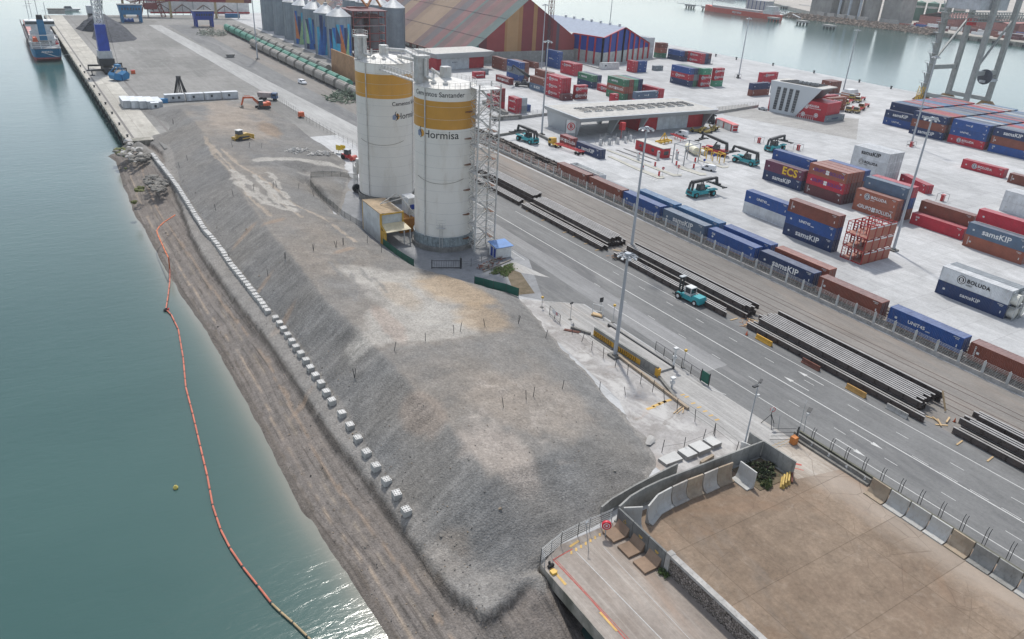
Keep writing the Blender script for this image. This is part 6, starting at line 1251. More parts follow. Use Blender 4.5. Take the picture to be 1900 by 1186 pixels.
# ================================================================ GRAIN BINS, HOPPER TRAINS
GM=mat('corrugated_bin_steel',(.24,.285,.32),.45,.15,var=.2,scale=.3); GR=mat('bin_roof_steel',(.42,.44,.45),.45,.25); MC=[mat('mural_blue',(.015,.12,.4),.55),mat('mural_cyan',(.05,.36,.55),.55),mat('mural_navy',(.02,.04,.13),.55),mat('mural_orange',(.5,.16,.05),.55),mat('mural_green',(.3,.5,.25),.55),mat('mural_yellow',(.6,.4,.08),.55)]
BINS=[(K('T3',x,y),i) for i,(x,y) in enumerate(((690,275),(785,315),(880,355),(965,395),(1060,440),(1160,490),(1270,530)))]
fa_=None
for p,i in BINS:
    cx,cy=p.x+6.3,p.y+6; r=6.2 if i else 7; hb=21.0
    t=thing('grain_bin',['dark grain bin at the far end with white lettering streak','plain grey grain bin, second from the far end','plain grey grain bin before the mural','grain bin painted with narrow blue shards','grain bin painted with a broad blue and cyan flash','grain bin painted orange, navy and green','grain bin with the brightest cyan shard nearest the silos'][i],'grain bin',(cx,cy,0),0,'row of corrugated grain bins'); fa_=math.degrees(math.atan2(-cy,-cx))
    vs=MB(); prof_=[]; 
    for k in range(22): prof_+= [(r,hb*k/22),(r+.05,hb*(k+.5)/22)]
    prof_.append((r,hb)); vs.lathe(prof_,40).build('wall',GM,t,smooth=True); MB().lathe([(r+.35,hb-.1),(1.,hb+4.),(1.,hb+4.8),(.01,hb+4.9)],30).build('roof',GR,t)
    g=MB()
    for k in range(20): a=R_(k*18); g.bar(((r+.12)*math.cos(a),(r+.12)*math.sin(a),0),((r+.12)*math.cos(a),(r+.12)*math.sin(a),hb),.14)
    g.build('stiffeners',GM,t)
    if i in (3,4,5,6):
        rr=random.Random(i*3)
        for j in range(6):
            a0=fa_-52+j*19; col=[0,1,2,3,4,0][(j+i)%6]; e=MB(); z0=rr.choice((0,3,8)); z1=rr.uniform(14,hb-.5); dz=rr.choice((-1,1))
            for s in range(6):
                ta=R_(a0+s*4.2);tb_=R_(a0+(s+1)*4.2); ft=lambda u: z0+(z1-z0)*(1-u if dz>0 else u)
                e.add([((r+.2)*math.cos(ta),(r+.2)*math.sin(ta),z0),((r+.2)*math.cos(tb_),(r+.2)*math.sin(tb_),z0),((r+.2)*math.cos(tb_),(r+.2)*math.sin(tb_),ft((s+1)/6)),((r+.2)*math.cos(ta),(r+.2)*math.sin(ta),ft(s/6))],[(0,1,2,3)])
            e.build('mural_shard',MC[col],t)
            e=MB(); a1=a0+9
            e.add([((r+.17)*math.cos(R_(a1-9)),(r+.17)*math.sin(R_(a1-9)),.2),((r+.17)*math.cos(R_(a1+9)),(r+.17)*math.sin(R_(a1+9)),.2),((r+.17)*math.cos(R_(a1+9)),(r+.17)*math.sin(R_(a1+9)),z1),((r+.17)*math.cos(R_(a1-9)),(r+.17)*math.sin(R_(a1-9)),z1)],[(0,1,2,3)]).build('mural_field',MC[[2,0,1,0,2,1][(j+i)%6]],t)
    if i==0: g=MB(); [g.bar(((r+.3)*math.cos(R_(fa_+20)),(r+.3)*math.sin(R_(fa_+20)),4+k),((r+.3)*math.cos(R_(fa_+26+(k%3)*3)),(r+.3)*math.sin(R_(fa_+26)),4.8+k),.7,.4) for k in range(16)]; g.build('white_lettering_streak',WHITE,t)
for i in range(4):
    cx,cy=K('T3',1700,400).x-2-i*2+2,K('T3',1700,430).y+i*15.5-4; t=thing('grain_bin',['rear row grain bin nearest the silos','rear row grain bin, second from the silos','rear row grain bin, third from the silos','rear row grain bin, farthest from the silos'][i],'grain bin',(cx,cy,0),0,'row of corrugated grain bins'); MB().lathe([(6.3,0),(6.3,23)],36).build('wall',GM,t,smooth=True); MB().lathe([(6.6,22.9),(1,27),(.01,27.5)],28).build('roof',GR,t)
    g=MB()
    for k in range(18): a=R_(k*20); g.bar((6.4*math.cos(a),6.4*math.sin(a),0),(6.4*math.cos(a),6.4*math.sin(a),23),.14)
    g.build('stiffeners',GM,t)
RL=mat('conveyor_red',(.2,.045,.04),.6,dirt=(.12,.06,.05)); PK=mat('pale_pink_steel',(.45,.33,.32),.5)
for i,(x,y0,y1,z) in enumerate(((150.5,408,560,27.5),(165.,412,560,30.))):
    t=thing('roof_conveyor',['pale pink conveyor gallery over the mural bins','red conveyor gallery over the rear bins'][i],'conveyor',(x,y0,z)); MB().bar((0,0,0),(0,y1-y0,3),1.2,1.4).build('gallery',PK if i==0 else RL,t); MB().lattice((1.2,0,-.6),(1.2,y1-y0,2.4),1.3,26,.14).build('walkway',GR,t); g=MB()
    for k in range(10): g.bar((0,6+k*15,-4),(0,6+k*15,1),.35)
    g.build('supports',GM,t)
p=K('T3',1400,480); t=thing('elevator_tower','rust red bucket elevator tower with headframe by the bins','conveyor',(p.x+4,p.y+2,0)); MB().lattice((0,0,0),(0,0,24),4.,8,.3).lattice((5,0,18),(16,2,19),2.6,6,.25).box(-2,9,-1.4,1.4,22,24).build('frame',RL,t); MB().bar((9,0,24),(14,3,30),.9).bar((17,0,24),(14,3,30),.9).bar((9,0,24),(6,4,29),.9).build('chutes',mat('chute_orange',(.42,.18,.07),.6),t); MB().box(-3.5,-1.8,-2.5,2.5,3,17).build('tank',GM,t)
p=K('T3',1255,640); q=K('T3',1455,750); t=thing('wind_wall','row of tall tan wall panels standing behind the hopper trains','wall',(p.x+1,q.y,0)); L_=p.y-q.y+2; TN_=mat('tan_panel',(.4,.23,.12),.8,dirt=(.25,.15,.1),dirtamt=.5)
for k in range(4): MB().box(0,.5,k*L_/4+.15,(k+1)*L_/4-.15,0,10.5).build('panel',TN_,t)
g=MB(); [g.box(.5,2.2,k*L_/4-.15,k*L_/4+.15,0,10.) for k in range(5)]; g.build('buttress',HM[6],t)
def hopper(paint,open_=False):
    t=thing('hopper_wagon','x','rail wagon',(0,0,0)); L=12.6; g=MB(); pr_=[(-1.45,1.3),(-1.5,3.2),(-1.1,3.9),(-.5,4.25),(.5,4.25),(1.1,3.9),(1.5,3.2),(1.45,1.3),(.8,.9),(-.8,.9)]
    g.prismy(pr_,.9,L-.9,0); g.build('tank',paint,t); r=MB()
    for k in range(5): y=1.2+k*(L-2.4)/4; r.prismy([(x*1.03,z+.03) for x,z in pr_[:8]],y-.06,y+.06)
    r.box(-.35,.35,.9,L-.9,4.3,4.4); r.build('ribs',paint,t); w=MB(); w.box(-1.2,1.2,0,L,.75,1.0)
    for y in (1.4,3.,L-3.,L-1.4):
        for x in (-.72,.72): w.wheel(x,y,.45,.45,.13)
    w.bar((0,-.6,.9),(0,0,.9),.2); w.build('underframe',DARK,t); return t
HG=Once(hopper(mat('hopper_green',(.07,.24,.17),.55,dirt=(.15,.16,.13),dirtamt=.6))); HY=Once(hopper(mat('hopper_grey',(.27,.255,.23),.7,dirt=(.12,.1,.09),dirtamt=.6)))
for i in range(16): HG((118.6,512-i*13.3,0),0,f"green hopper wagon, {ordn(i)} from the far end of the green train",'green hopper wagons')
for i in range(12): HY((114.6,437-i*13.3,0),0,f"grey hopper wagon, {ordn(i)} from the far end of the front grey train",'grey hopper wagons')
for i in range(13): HY((123.8,512-i*13.3,0),0,f"grey hopper wagon of the rear train, {ordn(i)} from the far end",'grey hopper wagons')
p=K('W2',905,700); t=thing('tyre_chain_pile','tangled heap of green steel frames beside the hopper train','scrap pile',tuple(p)); 
def tangle(t,rx,ry,h,n_,m_,w=.25,nm='frames',seed=1,ln=3.):
    g=MB(); rr=random.Random(seed)
    for k in range(n_):
        a=rr.uniform(0,6.28); q_=rr.random()**.5; p_=Vector((rx*q_*math.cos(a),ry*q_*math.sin(a),rr.uniform(.1,h*(1-q_*q_)+.2))); d_=Vector((rr.gauss(0,1),rr.gauss(0,1),rr.gauss(0,.45))).normalized()*ln*rr.uniform(.4,1); g.bar(p_,p_+d_+Vector((0,0,.3)),w)
    return g.build(nm,m_,t)
tangle(t,7,9,3.,150,mat('olive_steel',(.14,.19,.13),.7,dirt=(.3,.28,.24)),.28); p=K('T1',0,0); t=thing('grab_rack_pile','heap of pale green steel frames on the far quay','scrap pile',tuple(K('T3',200,305))); tangle(t,9,10,3.,150,mat('pale_olive_steel',(.27,.29,.24),.7),.3,seed=4)

p=K('T3',1390,500); t=thing('rust_process_building','bulky rust red steel framework with dark tanks between bins and silos','building',(p.x+3,p.y-4,0)); g=MB(); BWD=9.
for x in (0,BWD,18):
    for y in (0,9,18): g.bar((x,y,0),(x,y,23),.5)
for z in (4,8,12,16,20,23):
    for x in (0,BWD,18): g.bar((x,0,z),(x,18,z),.45)
    for y in (0,9,18): g.bar((0,y,z),(18,y,z),.45)
for z in (0,8,16): g.bar((0,0,z),(BWD,0,z+7),.25); g.bar((0,0,z),(0,9,z+7),.25); g.bar((0,9,z+7),(0,18,z),.25)
g.build('frame',RL,t)
for x,y in ((4.5,4.5),(4.5,13),(13,4.5)): MB().tube((x,y,2),(x,y,19),2.9,n=20).build('tank',mat('dark_tank',(.12,.11,.12),.6,dirt=(.18,.07,.05)),t,smooth=True)
MB().box(9.4,17.6,9.4,17.6,5,21).box(-1,19,-1,19,22.9,23.3).build('cladding',HM[3],t); MB().box(0,18,-1.2,0,15.8,16).box(-1.2,0,0,18,11.8,12).build('gallery',STEEL,t)
# ================================================================ LEFT QUAY
QG='portable site cabins on the quay'
CABM=mat('cabin_pale_grey',(.45,.48,.5),.5,dirt=(.35,.34,.3)); CABR=mat('cabin_roof',(.55,.58,.6),.5,dirt=(.35,.33,.3))
def cabin(lab,x,y,w,d,h=2.6,rz=0.,win=1):
    t=thing('site_cabin',lab,'cabin',(x,y,0),rz,QG); MB().box(0,w,0,d,.15,h).build('walls',CABM,t); MB().box(-.05,w+.05,-.05,d+.05,h,h+.12).build('roof',CABR,t)
    for k in range(win): MB().box(w*(.35+.3*k),w*(.35+.3*k)+.8,-.03,0,1.1,2.0).build('window',GLASS,t)
    MB().box(w*.1,w*.1+.9,-.03,0,.2,2.2).build('door',CABR,t)
for k in range(5): cabin(['long end-on site cabin nearest the quay edge','second end-on site cabin from the quay edge','third end-on site cabin from the quay edge','fourth end-on site cabin from the quay edge','fifth end-on site cabin, beside the small booth'][k],30.2+k*2.46,300.5-k*1.1,2.4,9.5,win=0)
cabin('small pale booth in front of the end-on site cabins',38.4,294.2,2.6,2.0)
for k,(x0,x1) in enumerate(((45.2,52.),(52.6,58.8),(59.2,65.1),(65.6,71.4))): cabin(['site cabin with twin windows, first right of the blue crate','site cabin in front of the black grab','pale site cabin, second from the excavator','site cabin nearest the excavator'][k],x0,307.8,x1-x0,2.5,win=2 if k==0 else 1)
p=K('W1',1150,725); t=thing('storage_crate','low blue crate between the site cabins','crate',tuple(p)); MB().box(-1.6,1.6,-1,1,0,1.4).box(-1.7,1.7,-1.1,1.1,1.4,1.5).build('box',mat('bright_blue',(.03,.2,.42),.5),t)
# grabs
def grab(lab,loc,m,s=1.,open_=True,rz=0.):
    t=thing('clamshell_grab',lab,'grab',loc,rz); t.scale=(s,)*3
    for q in (-1,1): MB().prismy([(q*.1,0),(q*2.4,.5),(q*2.8,1.9),(q*2.2,2.7),(q*.3,1.8)],-1.7,1.7).build('bucket_half',m,t)
    g=MB()
    for q in (-1,1):
        for y in (-1.3,1.3): g.bar((q*2.2,y,2.6),(0,y*.5,4.6),.22)
    g.box(-.7,.7,-.9,.9,4.3,5.).build('linkage',m,t)
grab('blue clamshell grab lying open under the harbour crane',tuple(K('T1',1690,1130)),mat('grab_blue',(.02,.17,.36),.5,dirt=(.1,.14,.18)),1.25,rz=.4)
t=thing('orange_peel_grab','black many-legged grab standing behind the site cabins','grab',tuple(K('W1',1272,655))); g=MB()
for k in range(8): a=R_(45*k); g.bar((2.2*math.cos(a),2.2*math.sin(a),0),(.6*math.cos(a),.6*math.sin(a),5.6),.35)
g.tube((0,0,5.2),(0,0,6.4),.9).build('tines',DARK,t)
# mobile harbour crane
t=thing('harbour_crane','blue mobile harbour crane with a white lattice boom on the quay','crane',(34.6,381,0)); CB=mat('crane_blue',(.02,.06,.36),.45,dirt=(.06,.08,.16)); CW=mat('crane_white',(.5,.52,.53),.45,dirt=(.3,.3,.3))
g=MB(); g.box(-1.8,1.8,-8,8,1.,2.6)
for y in (-6,6):
    for s in (-1,1): g.bar((0,y,2.),(s*6.8,y*1.15+(2 if s>0 else -1),2.1),.9,.7); g.bar((s*6.8,y*1.15+(2 if s>0 else -1),0),(s*6.8,y*1.15+(2 if s>0 else -1),2.3),.4); g.box(s*6.8-.9,s*6.8+.9,y*1.15+(1 if s>0 else -2),y*1.15+(3 if s>0 else 0),0,.3)
g.build('carriage',DARK,t); 
for y in range(-7,8,2): MB().wheel(-1.5,y,.8,.8,.7).wheel(1.5,y,.8,.8,.7).build('axle',BLACK,t)
MB().box(-3.,3.,-4,5,3.2,6.).build('machine_house',DARK,t); MB().box(-2.6,2.6,-3.,4,6.,9.).build('counterweight',CW,t); MB().frus(-2.2,2.2,-2.2,2.2,9.,-2.,2.,-2.,2.,19.5).build('tower',CB,t); MB().lattice((0,0,19.5),(0,0,31),3.2,6,.3).build('tower_lattice',CW,t); MB().box(-2,2,-2,2,31,34).build('tower_head',CB,t)
MB().lattice((0,2,20),(6,40,44),2.2,14,.22).build('boom',CW,t); g=MB()
for x in (-.6,.6): g.bar((x+3.5,-3,4),(x+1.2,-1.2,31),.08)
g.build('cables',DARK,t)
t=thing('crane_spare_parts','orange crate by the crane outrigger','crate',tuple(K('W1',940,520))); MB().box(-.8,.8,-.6,.6,0,1.4).build('box',ORANGE,t); MB().box(-.9,.9,-.7,.7,1.4,1.5).build('lid',RED,t)
t=thing('mobile_crane','second dark crane at the far quay behind the black heap','crane',tuple(K('T1',1330,290))); MB().box(-3,3,-5,5,1,4.5).build('carriage',DARK,t); MB().box(-3.5,-.5,-2,2,4.5,9).build('cab',CW,t); MB().lattice((3,0,4),(6,4,18),3.,6,.35).build('tower',mat('slate_green',(.07,.1,.11),.6),t)
# gravel heap of dark stone
def heap(name,lab,ps,h,col,seed=1):
    P_=[Vector((*K(*p)[:2],0)) for p in ps]; c_=sum(P_,Vector())/len(P_); rr=random.Random(seed); g=MB(); n_=len(P_); rings=14; vs=[]
    top=c_+Vector((0,2,h))
    for r_ in range(rings+1):
        f=r_/rings
        for i in range(n_*4):
            a=P_[i//4]; b_=P_[(i//4+1)%n_]; e=a.lerp(b_,(i%4)/4); q=e.lerp(Vector((top.x,top.y,0)),f); ridge=min(1,f*1.35); vs.append((q.x-c_.x+rr.uniform(-.25,.25)*(f<1),q.y-c_.y+rr.uniform(-.25,.25)*(f<1),h*math.sin(ridge*math.pi/2)**1.15+rr.uniform(-.12,.12)-(.1 if r_==0 else 0)))
    m_=n_*4; g.add(vs,[(r_*m_+i,r_*m_+(i+1)%m_,(r_+1)*m_+(i+1)%m_,(r_+1)*m_+i) for r_ in range(rings) for i in range(m_)]); return tag(g.build(name,gmat(name+'_stone',col,tuple(c*1.7 for c in col),.4,1.2,.95,fine=.4,bump=.8),None,tuple(c_)),lab,None,None,'stuff')
heap('dark_gravel_heap','dark crushed stone heaped on the far quay',[('T1',1065,405),('T1',1150,440),('T1',1350,450),('T1',1290,540),('T1',1420,600),('T1',1600,605),('T1',1900,575),('T2',800,545),('T2',620,440),('T2',480,350),('T1',1500,265),('T1',1250,270)],7.5,(.045,.048,.055))
# blue hoppers
for i,(z,x,y,s,lab,m_) in enumerate((('T2',720,312,1.,'bright blue discharge hopper standing at the far quay end',mat('hopper_blue',(.02,.16,.34),.5,dirt=(.06,.12,.18))),('T2',1740,375,.9,'deep blue discharge hopper at the hopper train head',BLUE))):
    p=K(z,x,y); t=thing('quay_hopper',lab,'hopper',tuple(p),0,'blue hoppers on the quay'); w=6.2*s; h_=10.5*s
    g=MB(); 
    for x_ in (-w,w-1.4):
        for y_ in (-3,2): g.box(x_,x_+1.4,y_,y_+1.2,0,h_*.5)
    g.build('legs',m_,t); MB().frus(-w,w,-3,3.2,h_*.45,-w-.8,w+.8,-4,4.2,h_).build('bin',m_,t); MB().frus(-w+1,w-1,-2,2.2,h_*.45-.1,-w+1,w-1,-2,2.2,h_*.45+.1).box(-w-1,w+1,-4.2,4.4,h_,h_+.25).build('grate',DARK,t); g=MB()
    for k in range(7): g.box(-w+.8+k*w*.27,-w+1.6+k*w*.27,-3.75,-3.4,h_*.72,h_*.9)
    g.build('side_openings',GLASS,t)
p=K('T2',600,300); t=thing('spare_bucket','blue grab buckets beneath the bright blue hopper','grab',(p.x+3,p.y-3,0)); MB().prismy([(-3,.1),(3,.1),(2.6,2.2),(1,1.4),(0,2.2),(-1,1.4),(-2.6,2.2)],-1.2,1.2).build('bucket',mat('grab_blue2',(.02,.1,.36),.5),t)
p=K('T2',1000,240); t=thing('ship_loader','dark red lattice ship loader under the far gallery','conveyor',(p.x,p.y,0)); g=MB(); g.lattice((-8,0,0),(-3,0,16),2.5,6,.35).lattice((8,0,0),(3,0,16),2.5,6,.35).lattice((-12,0,8),(14,0,12),3.,9,.35).lattice((-20,-2,14),(-8,0,9),2.,5,.3).box(-4,4,-2,2,5,9).build('frame',RL,t)
t=thing('far_gallery','red and ochre conveyor gallery crossing the top of the quay','conveyor',(66,612,0)); g=MB(); rr=random.Random(3); x=-2.
while x<84: w_=rr.choice((6,9,14,5)); g.add([(x,-x*.2,10.6),(x+w_,-(x+w_)*.2,10.6),(x+w_,-(x+w_)*.2+3,10.6),(x,-x*.2+3,10.6),(x,-x*.2,13.6),(x+w_,-(x+w_)*.2,13.6),(x+w_,-(x+w_)*.2+3,13.6),(x,-x*.2+3,13.6)],[(0,3,2,1),(4,5,6,7),(0,1,5,4),(1,2,6,5),(2,3,7,6),(3,0,4,7)],rr.randrange(4)); x+=w_
g.build('gallery',[HM[2],HM[0],HM[4],HM[3]],t)
for k in range(6): x=6+k*14.5; MB().bar((x,-x*.2+1,0),(x,-x*.2+1,10.6),.7 if k%2 else 1.4).build('pillar',STEEL if k%2 else mat('tan_pillar',(.35,.28,.15),.7),t)
for k in range(4):
    x=98+k*14; t=thing('inclined_conveyor',['dark pitched conveyor roof nearest the ship loader','second dark pitched conveyor roof under the gallery','third dark pitched conveyor roof under the gallery','dark pitched conveyor roof nearest the grain bins'][k],'conveyor',(x,626-k*3,0)); MB().bar((-6,0,3),(0,0,7),2.2,.5).bar((0,0,7),(6,0,3),2.2,.5).build('roof',mat('conveyor_dark',(.08,.05,.04),.7),t); MB().bar((-5,0,0),(-5,0,3.4),.3).bar((5,0,0),(5,0,3.4),.3).bar((0,0,0),(0,0,6.8),.3).build('legs',DARK,t)
t=thing('white_shed','long low white shed with a red base behind the gallery','shed',(92,634,0)); MB().box(0,70,0,14,0,9.5).build('walls',mat('bright_shed',(.66,.66,.64),.6),t); MB().box(-.2,70.2,-.3,0,0,1.1).build('base',RED,t)
p=K('W1',1640,125); t=thing('blue_box_container','blue container under the far gallery','container',tuple(p)); MB().box(-5,5,-1.2,1.2,0,2.8).build('walls',mat('container_sky',(.02,.14,.3),.5),t); MB().box(-5,5,-1.2,1.2,2.8,2.86).build('roof',cr('blue'),t)
p=K('W2',105,405); t=thing('scrap_skip','small grey skip standing alone on the truck lane','skip',tuple(p)); MB().frus(-1.6,1.6,-1,1,.1,-2.1,2.1,-1.2,1.2,1.6).build('bin',mat('skip_grey',(.2,.2,.19),.7),t); tangle(t,1.4,.8,1.,14,STEEL,.1,'load',2,1.4)
p=K('T1',800,195); t=thing('quay_hut','flat grey hut at the far end of the quay','hut',tuple(p)); MB().box(-5,5,-2,2,0,3).build('walls',CONC,t); MB().box(-5.4,5.4,-2.4,2.4,3,3.3).build('roof',CONCD,t)
p=K('T1',1000,195,-4); t=thing('small_motorboat','small white motorboat beyond the quay end','boat',(p.x,p.y+22,-4),.1); MB().frus(-7,6,-1.6,1.6,-.3,-7,9,-2.1,2.1,1.6).build('hull',WHITE,t); MB().frus(-3,3,-1.4,1.4,1.6,-2,2,-1.1,1.1,3.4).build('cabin',GLASS,t)
# bollards
for i in range(9):
    o=MB().tube((0,0,0),(0,0,.5),.28,.24,12).tube((0,0,.5),(0,0,.75),.42,.36,12).build('mooring_bollard',DARK,None,(25.6,258+i*17.5,.02)); tag(o,f"black mooring bollard on the quay edge, {ordn(i)} from the rocks",'bollard','bollards along the left quay edge')
# ================================================================ MOORED SHIP
t=thing('cargo_ship','blue and rust red coaster moored at the quay, hatches pink','ship',(15.6,445,-4)); L=128; hull=[]
HB=mat('ship_blue',(.02,.17,.33),.5,dirt=(.15,.2,.24)); HRD=mat('ship_antifouling',(.3,.08,.08),.7,dirt=(.2,.1,.08)); HD=mat('ship_dark_side',(.05,.03,.035),.6,dirt=(.12,.1,.1)); HP=mat('hatch_pink',(.5,.25,.23),.7,dirt=(.3,.2,.18))
secs=[(0,5.2,1.8),(3,6.2,.3),(10,6.6,0),(90,6.6,0),(108,5.6,0),(120,3,0),(128,.25,0)]
def hullmesh(z0,z1,k0,k1,m_,nm):
    g=MB(); vs=[]
    for y,w,rise in secs:
        a=w*k0; b_=w*k1; za=max(z0,z0+rise*(1 if z0<1 else 0)); vs+=[(-b_,y-(1.5 if y==0 and z0>1 else 0),z1),(-a,y,za),(a,y,za),(b_,y-(1.5 if y==0 and z0>1 else 0),z1)]
    n_=len(secs); fs=[(4*i+j,4*i+4+j,4*i+5+j,4*i+1+j) for i in range(n_-1) for j in range(3)]+[(0,1,2,3),(4*n_-1,4*n_-2,4*n_-3,4*n_-4)]; g.add(vs,fs); g.build(nm,m_,t)
hullmesh(-.8,1.7,.86,.95,HRD,'lower_hull'); 
for a_,b_,m_ in ((0,14,HB),(14,128,HD)):
    sv=secs; secs=[s for s in sv if a_<=s[0]<=b_]+([(14,6.6,0)] if a_==0 else []); 
    if a_: secs=[(14,6.6,0)]+[s for s in secs]
    secs=sorted(set(secs)); hullmesh(1.7,5.6,.95,1.,m_,'upper_hull'); secs=sv
MB().box(-6.3,6.3,2,100,5.3,5.6).build('deck',mat('deck_grey',(.3,.32,.33),.7,dirt=(.4,.38,.35)),t)
g=MB()
for k in range(9): g.box(-5.2,5.2,34+k*8.3,41.6+k*8.3,5.6,8.)
g.build('hatch_covers',HP,t); MB().box(-6.6,-6.2,28,118,5.6,7.2).box(6.2,6.6,28,118,5.6,7.2).build('bulwark',HD,t)
MB().box(-5.6,5.6,14,27,5.6,8.6).box(-5,5,15,26,8.6,11.4).box(-6.3,6.3,17,25,14.,16.6).box(-4,4,17,25,11.4,14).build('superstructure',WHITE,t); MB().box(-6.35,6.35,16.9,17,15,16.2).box(-3.5,3.5,13.95,14,6.5,7.6).build('windows',GLASS,t)
MB().frus(-1.6,1.6,8,12.5,8.6,-1.4,1.4,8.4,11.5,18).build('funnel',HB,t); MB().frus(-1.4,1.4,8.4,11.5,18,-1.2,1.2,8.7,11.3,20).build('funnel_top',BLACK,t); g=MB()
for x in (-5.8,-2,2,5.8):
    g.bar((x,1,5.6),(x,1,8.6),.3); g.bar((x,7,5.6),(x,7,11),.3)
for z in (6.6,8.6): g.bar((-5.8,1,z),(5.8,1,z),.25); g.bar((-5.8,1,z),(-5.8,14,z),.25); g.bar((5.8,1,z),(5.8,14,z),.25)
g.bar((-5.8,7,11),(5.8,7,11),.4).bar((-5.8,7,11),(-5.8,14,11),.3); g.build('stern_railings',WHITE,t); MB().frus(-5.,-2.6,3,9,8.2,-4.6,-3.,2.4,8,10.4).build('lifeboat',mat('lifeboat_orange',(.6,.13,.06),.5),t); MB().tube((5.2,3,7.2),(5.2,3.3,8.8),.8).build('winch_drum',RED,t); g=MB()
for x,y,h_ in ((0,20,30),(-4,22,27),(3.5,19,25),(0,118,20)): g.bar((x,y,8),(x,y,h_),.28); g.bar((x-1.4,y,h_-4),(x+1.4,y,h_-4),.15)
g.build('masts',WHITE,t); o=put(t,text_mesh('ANDREA',1.2,bold=.02),LM['w'],0,0); o.rotation_euler=(R_(90),0,0); o.location=(0,-1.55,4.4)
t=thing('mooring_line','pale mooring rope from the ship stern to the quay edge','rope',(20,444,0)); g=MB(); pp=[Vector((-7,-1.2,.6)),Vector((-1,-5,-1.2)),Vector((4.6,-8,.3))]
for a_,b_ in zip(pp[:-1],pp[1:]): g.bar(a_,b_,.14)
g.build('rope',WHITE,t)
# ================================================================ SHORE DETAILS
BK=[mat('boulder_grey',(.2,.19,.17),.95,var=.35,scale=1.5,dirt=(.08,.08,.07),dirtamt=.6),mat('boulder_mossy',(.13,.14,.05),.95,var=.4,scale=1.5,dirt=(.06,.07,.03),dirtamt=.7),mat('boulder_pale',(.42,.41,.39),.9,var=.2,dirt=(.2,.2,.19))]
def rockmesh(seed):
    rr=random.Random(seed); bm=bmesh.new(); bmesh.ops.create_icosphere(bm,subdivisions=2,radius=1); pl_=[(Vector((rr.gauss(0,1),rr.gauss(0,1),rr.gauss(0,1))).normalized(),rr.uniform(.55,.85)) for _ in range(9)]
    for v in bm.verts:
        for n_,d_ in pl_:
            k=v.co.dot(n_)
            if k>d_: v.co-=n_*(k-d_)
        v.co.z*=.75
    me=bpy.data.meshes.new('boulder'); bm.to_mesh(me); bm.free(); me.materials.append(BK[0]); return me
RKS=[rockmesh(i) for i in range(8)]; rr=random.Random(21); cnt=0; where=[]
ZF['RK']=(190,230,6.975)
def rocks(cx,cy,rx,ry,ang,n_,cols,smin,smax,desc):
    global cnt
    for k in range(n_):
        a=rr.uniform(0,6.28); q=rr.random()**.5; dx=rx*q*math.cos(a); dy=ry*q*math.sin(a); ca_,sa_=math.cos(R_(ang)),math.sin(R_(ang)); px=cx+dx*ca_-dy*sa_; py=cy+dx*sa_+dy*ca_
        p=on_ground('RK',px,py); s=rr.uniform(smin,smax); o=link('boulder',rr.choice(RKS),None,(p.x,p.y,max(p.z,-4)+s*.2),rr.uniform(0,6)); o.scale=(s*rr.uniform(.8,1.3),s,s*rr.uniform(.6,1.)); oset(o,BK[rr.choice(cols)])
        tag(o,f"boulder in the {desc}",'boulder',f"boulders in the {desc}"); cnt+=1
rocks(400,400,150,85,20,62,[0,0,0,2],.5,1.1,'heap below the quay end'); rocks(250,370,85,50,10,26,[1,1,0],.5,1.,'green tinged heap below the quay end'); rocks(540,430,90,45,5,22,[0],.4,.9,'heap below the quay end')
rocks(350,250,50,30,0,8,[2,0],.7,1.2,'pale rubble at the quay corner'); rocks(450,330,30,22,0,3,[2],.9,1.3,'pale rubble at the quay corner')
rocks(690,770,150,95,25,70,[0],.4,.95,'lower heap against the bank'); rocks(480,850,60,35,0,9,[1],.4,.7,'scatter of green stones on the beach'); rocks(410,1010,40,14,0,4,[1],.4,.7,'scatter of green stones on the beach'); rocks(295,578,15,4,0,2,[1],.3,.5,'scatter of green stones on the beach')
for (x,y,rx,n_,nm) in ((557,1065,60,70,'pale rubble heap left of the yellow signs'),(740,1085,65,70,'pale rubble heap nearest the yellow signs')):
    g=MB(); r2=random.Random(x); c_=on_ground('W2',x,y)
    for k in range(n_*2):
        dx,dy=r2.gauss(0,1.7),r2.gauss(0,.9); s=r2.uniform(.15,.45); z=max(0,1.0-abs(dx)*.25-abs(dy)*.5)*r2.random(); p=Vector((dx,dy,z)); d_=Vector((r2.gauss(0,1),r2.gauss(0,1),r2.gauss(0,.5))).normalized()*s; g.bar(p-d_,p+d_,s*1.2,s)
    tag(g.build('rubble_heap',BK[2],None,(c_.x,c_.y,c_.z)),nm,None,None,'stuff')
# concrete blocks along the foot of the mound
bt=mat('block_concrete',(.4,.4,.38),.85,var=.15,dirt=(.22,.21,.19)); bw=mat('block_top_paint',(.6,.6,.58),.8,var=.25,scale=2.,dirt=(.3,.28,.25),dirtamt=.7); hk=mat('block_hole',(.05,.05,.05),.9)
g=MB(); g.box(-.48,.48,-.56,.56,0,.78,0)
tp=MB(); tp.box(-.46,.46,-.54,.54,.78,.8,0)
for i in range(3):
    for j in range(3):
        x,y=-.32+i*.32,-.37+j*.37; tp.box(x-.07,x+.07,y-.07,y+.07,.8,.815,1)
bme=g.mesh('concrete_block'); bme.materials.append(bt); tme=tp.mesh('studded_top'); tme.materials.append(bw); tme.materials.append(hk)
rb=random.Random(3)
def block(p,rz,lab,grp): 
    o=link('concrete_block',bme,None,(p.x,p.y,p.z-.15),rz); tag(o,lab,'concrete block',grp); link('studded_top',tme,o); o.rotation_euler=(rb.uniform(-.05,.05),rb.uniform(-.06,.06),rz); o.location.z-=rb.uniform(0,.14); return o
line_=[F(x,y,.6) for x,y in ((283,285),(305,312),(330,345),(358,390),(380,425),(400,447),(430,490),(470,540),(505,585),(545,634),(580,683),(618,738),(649,785),(681,835),(716,888),(754,942))]
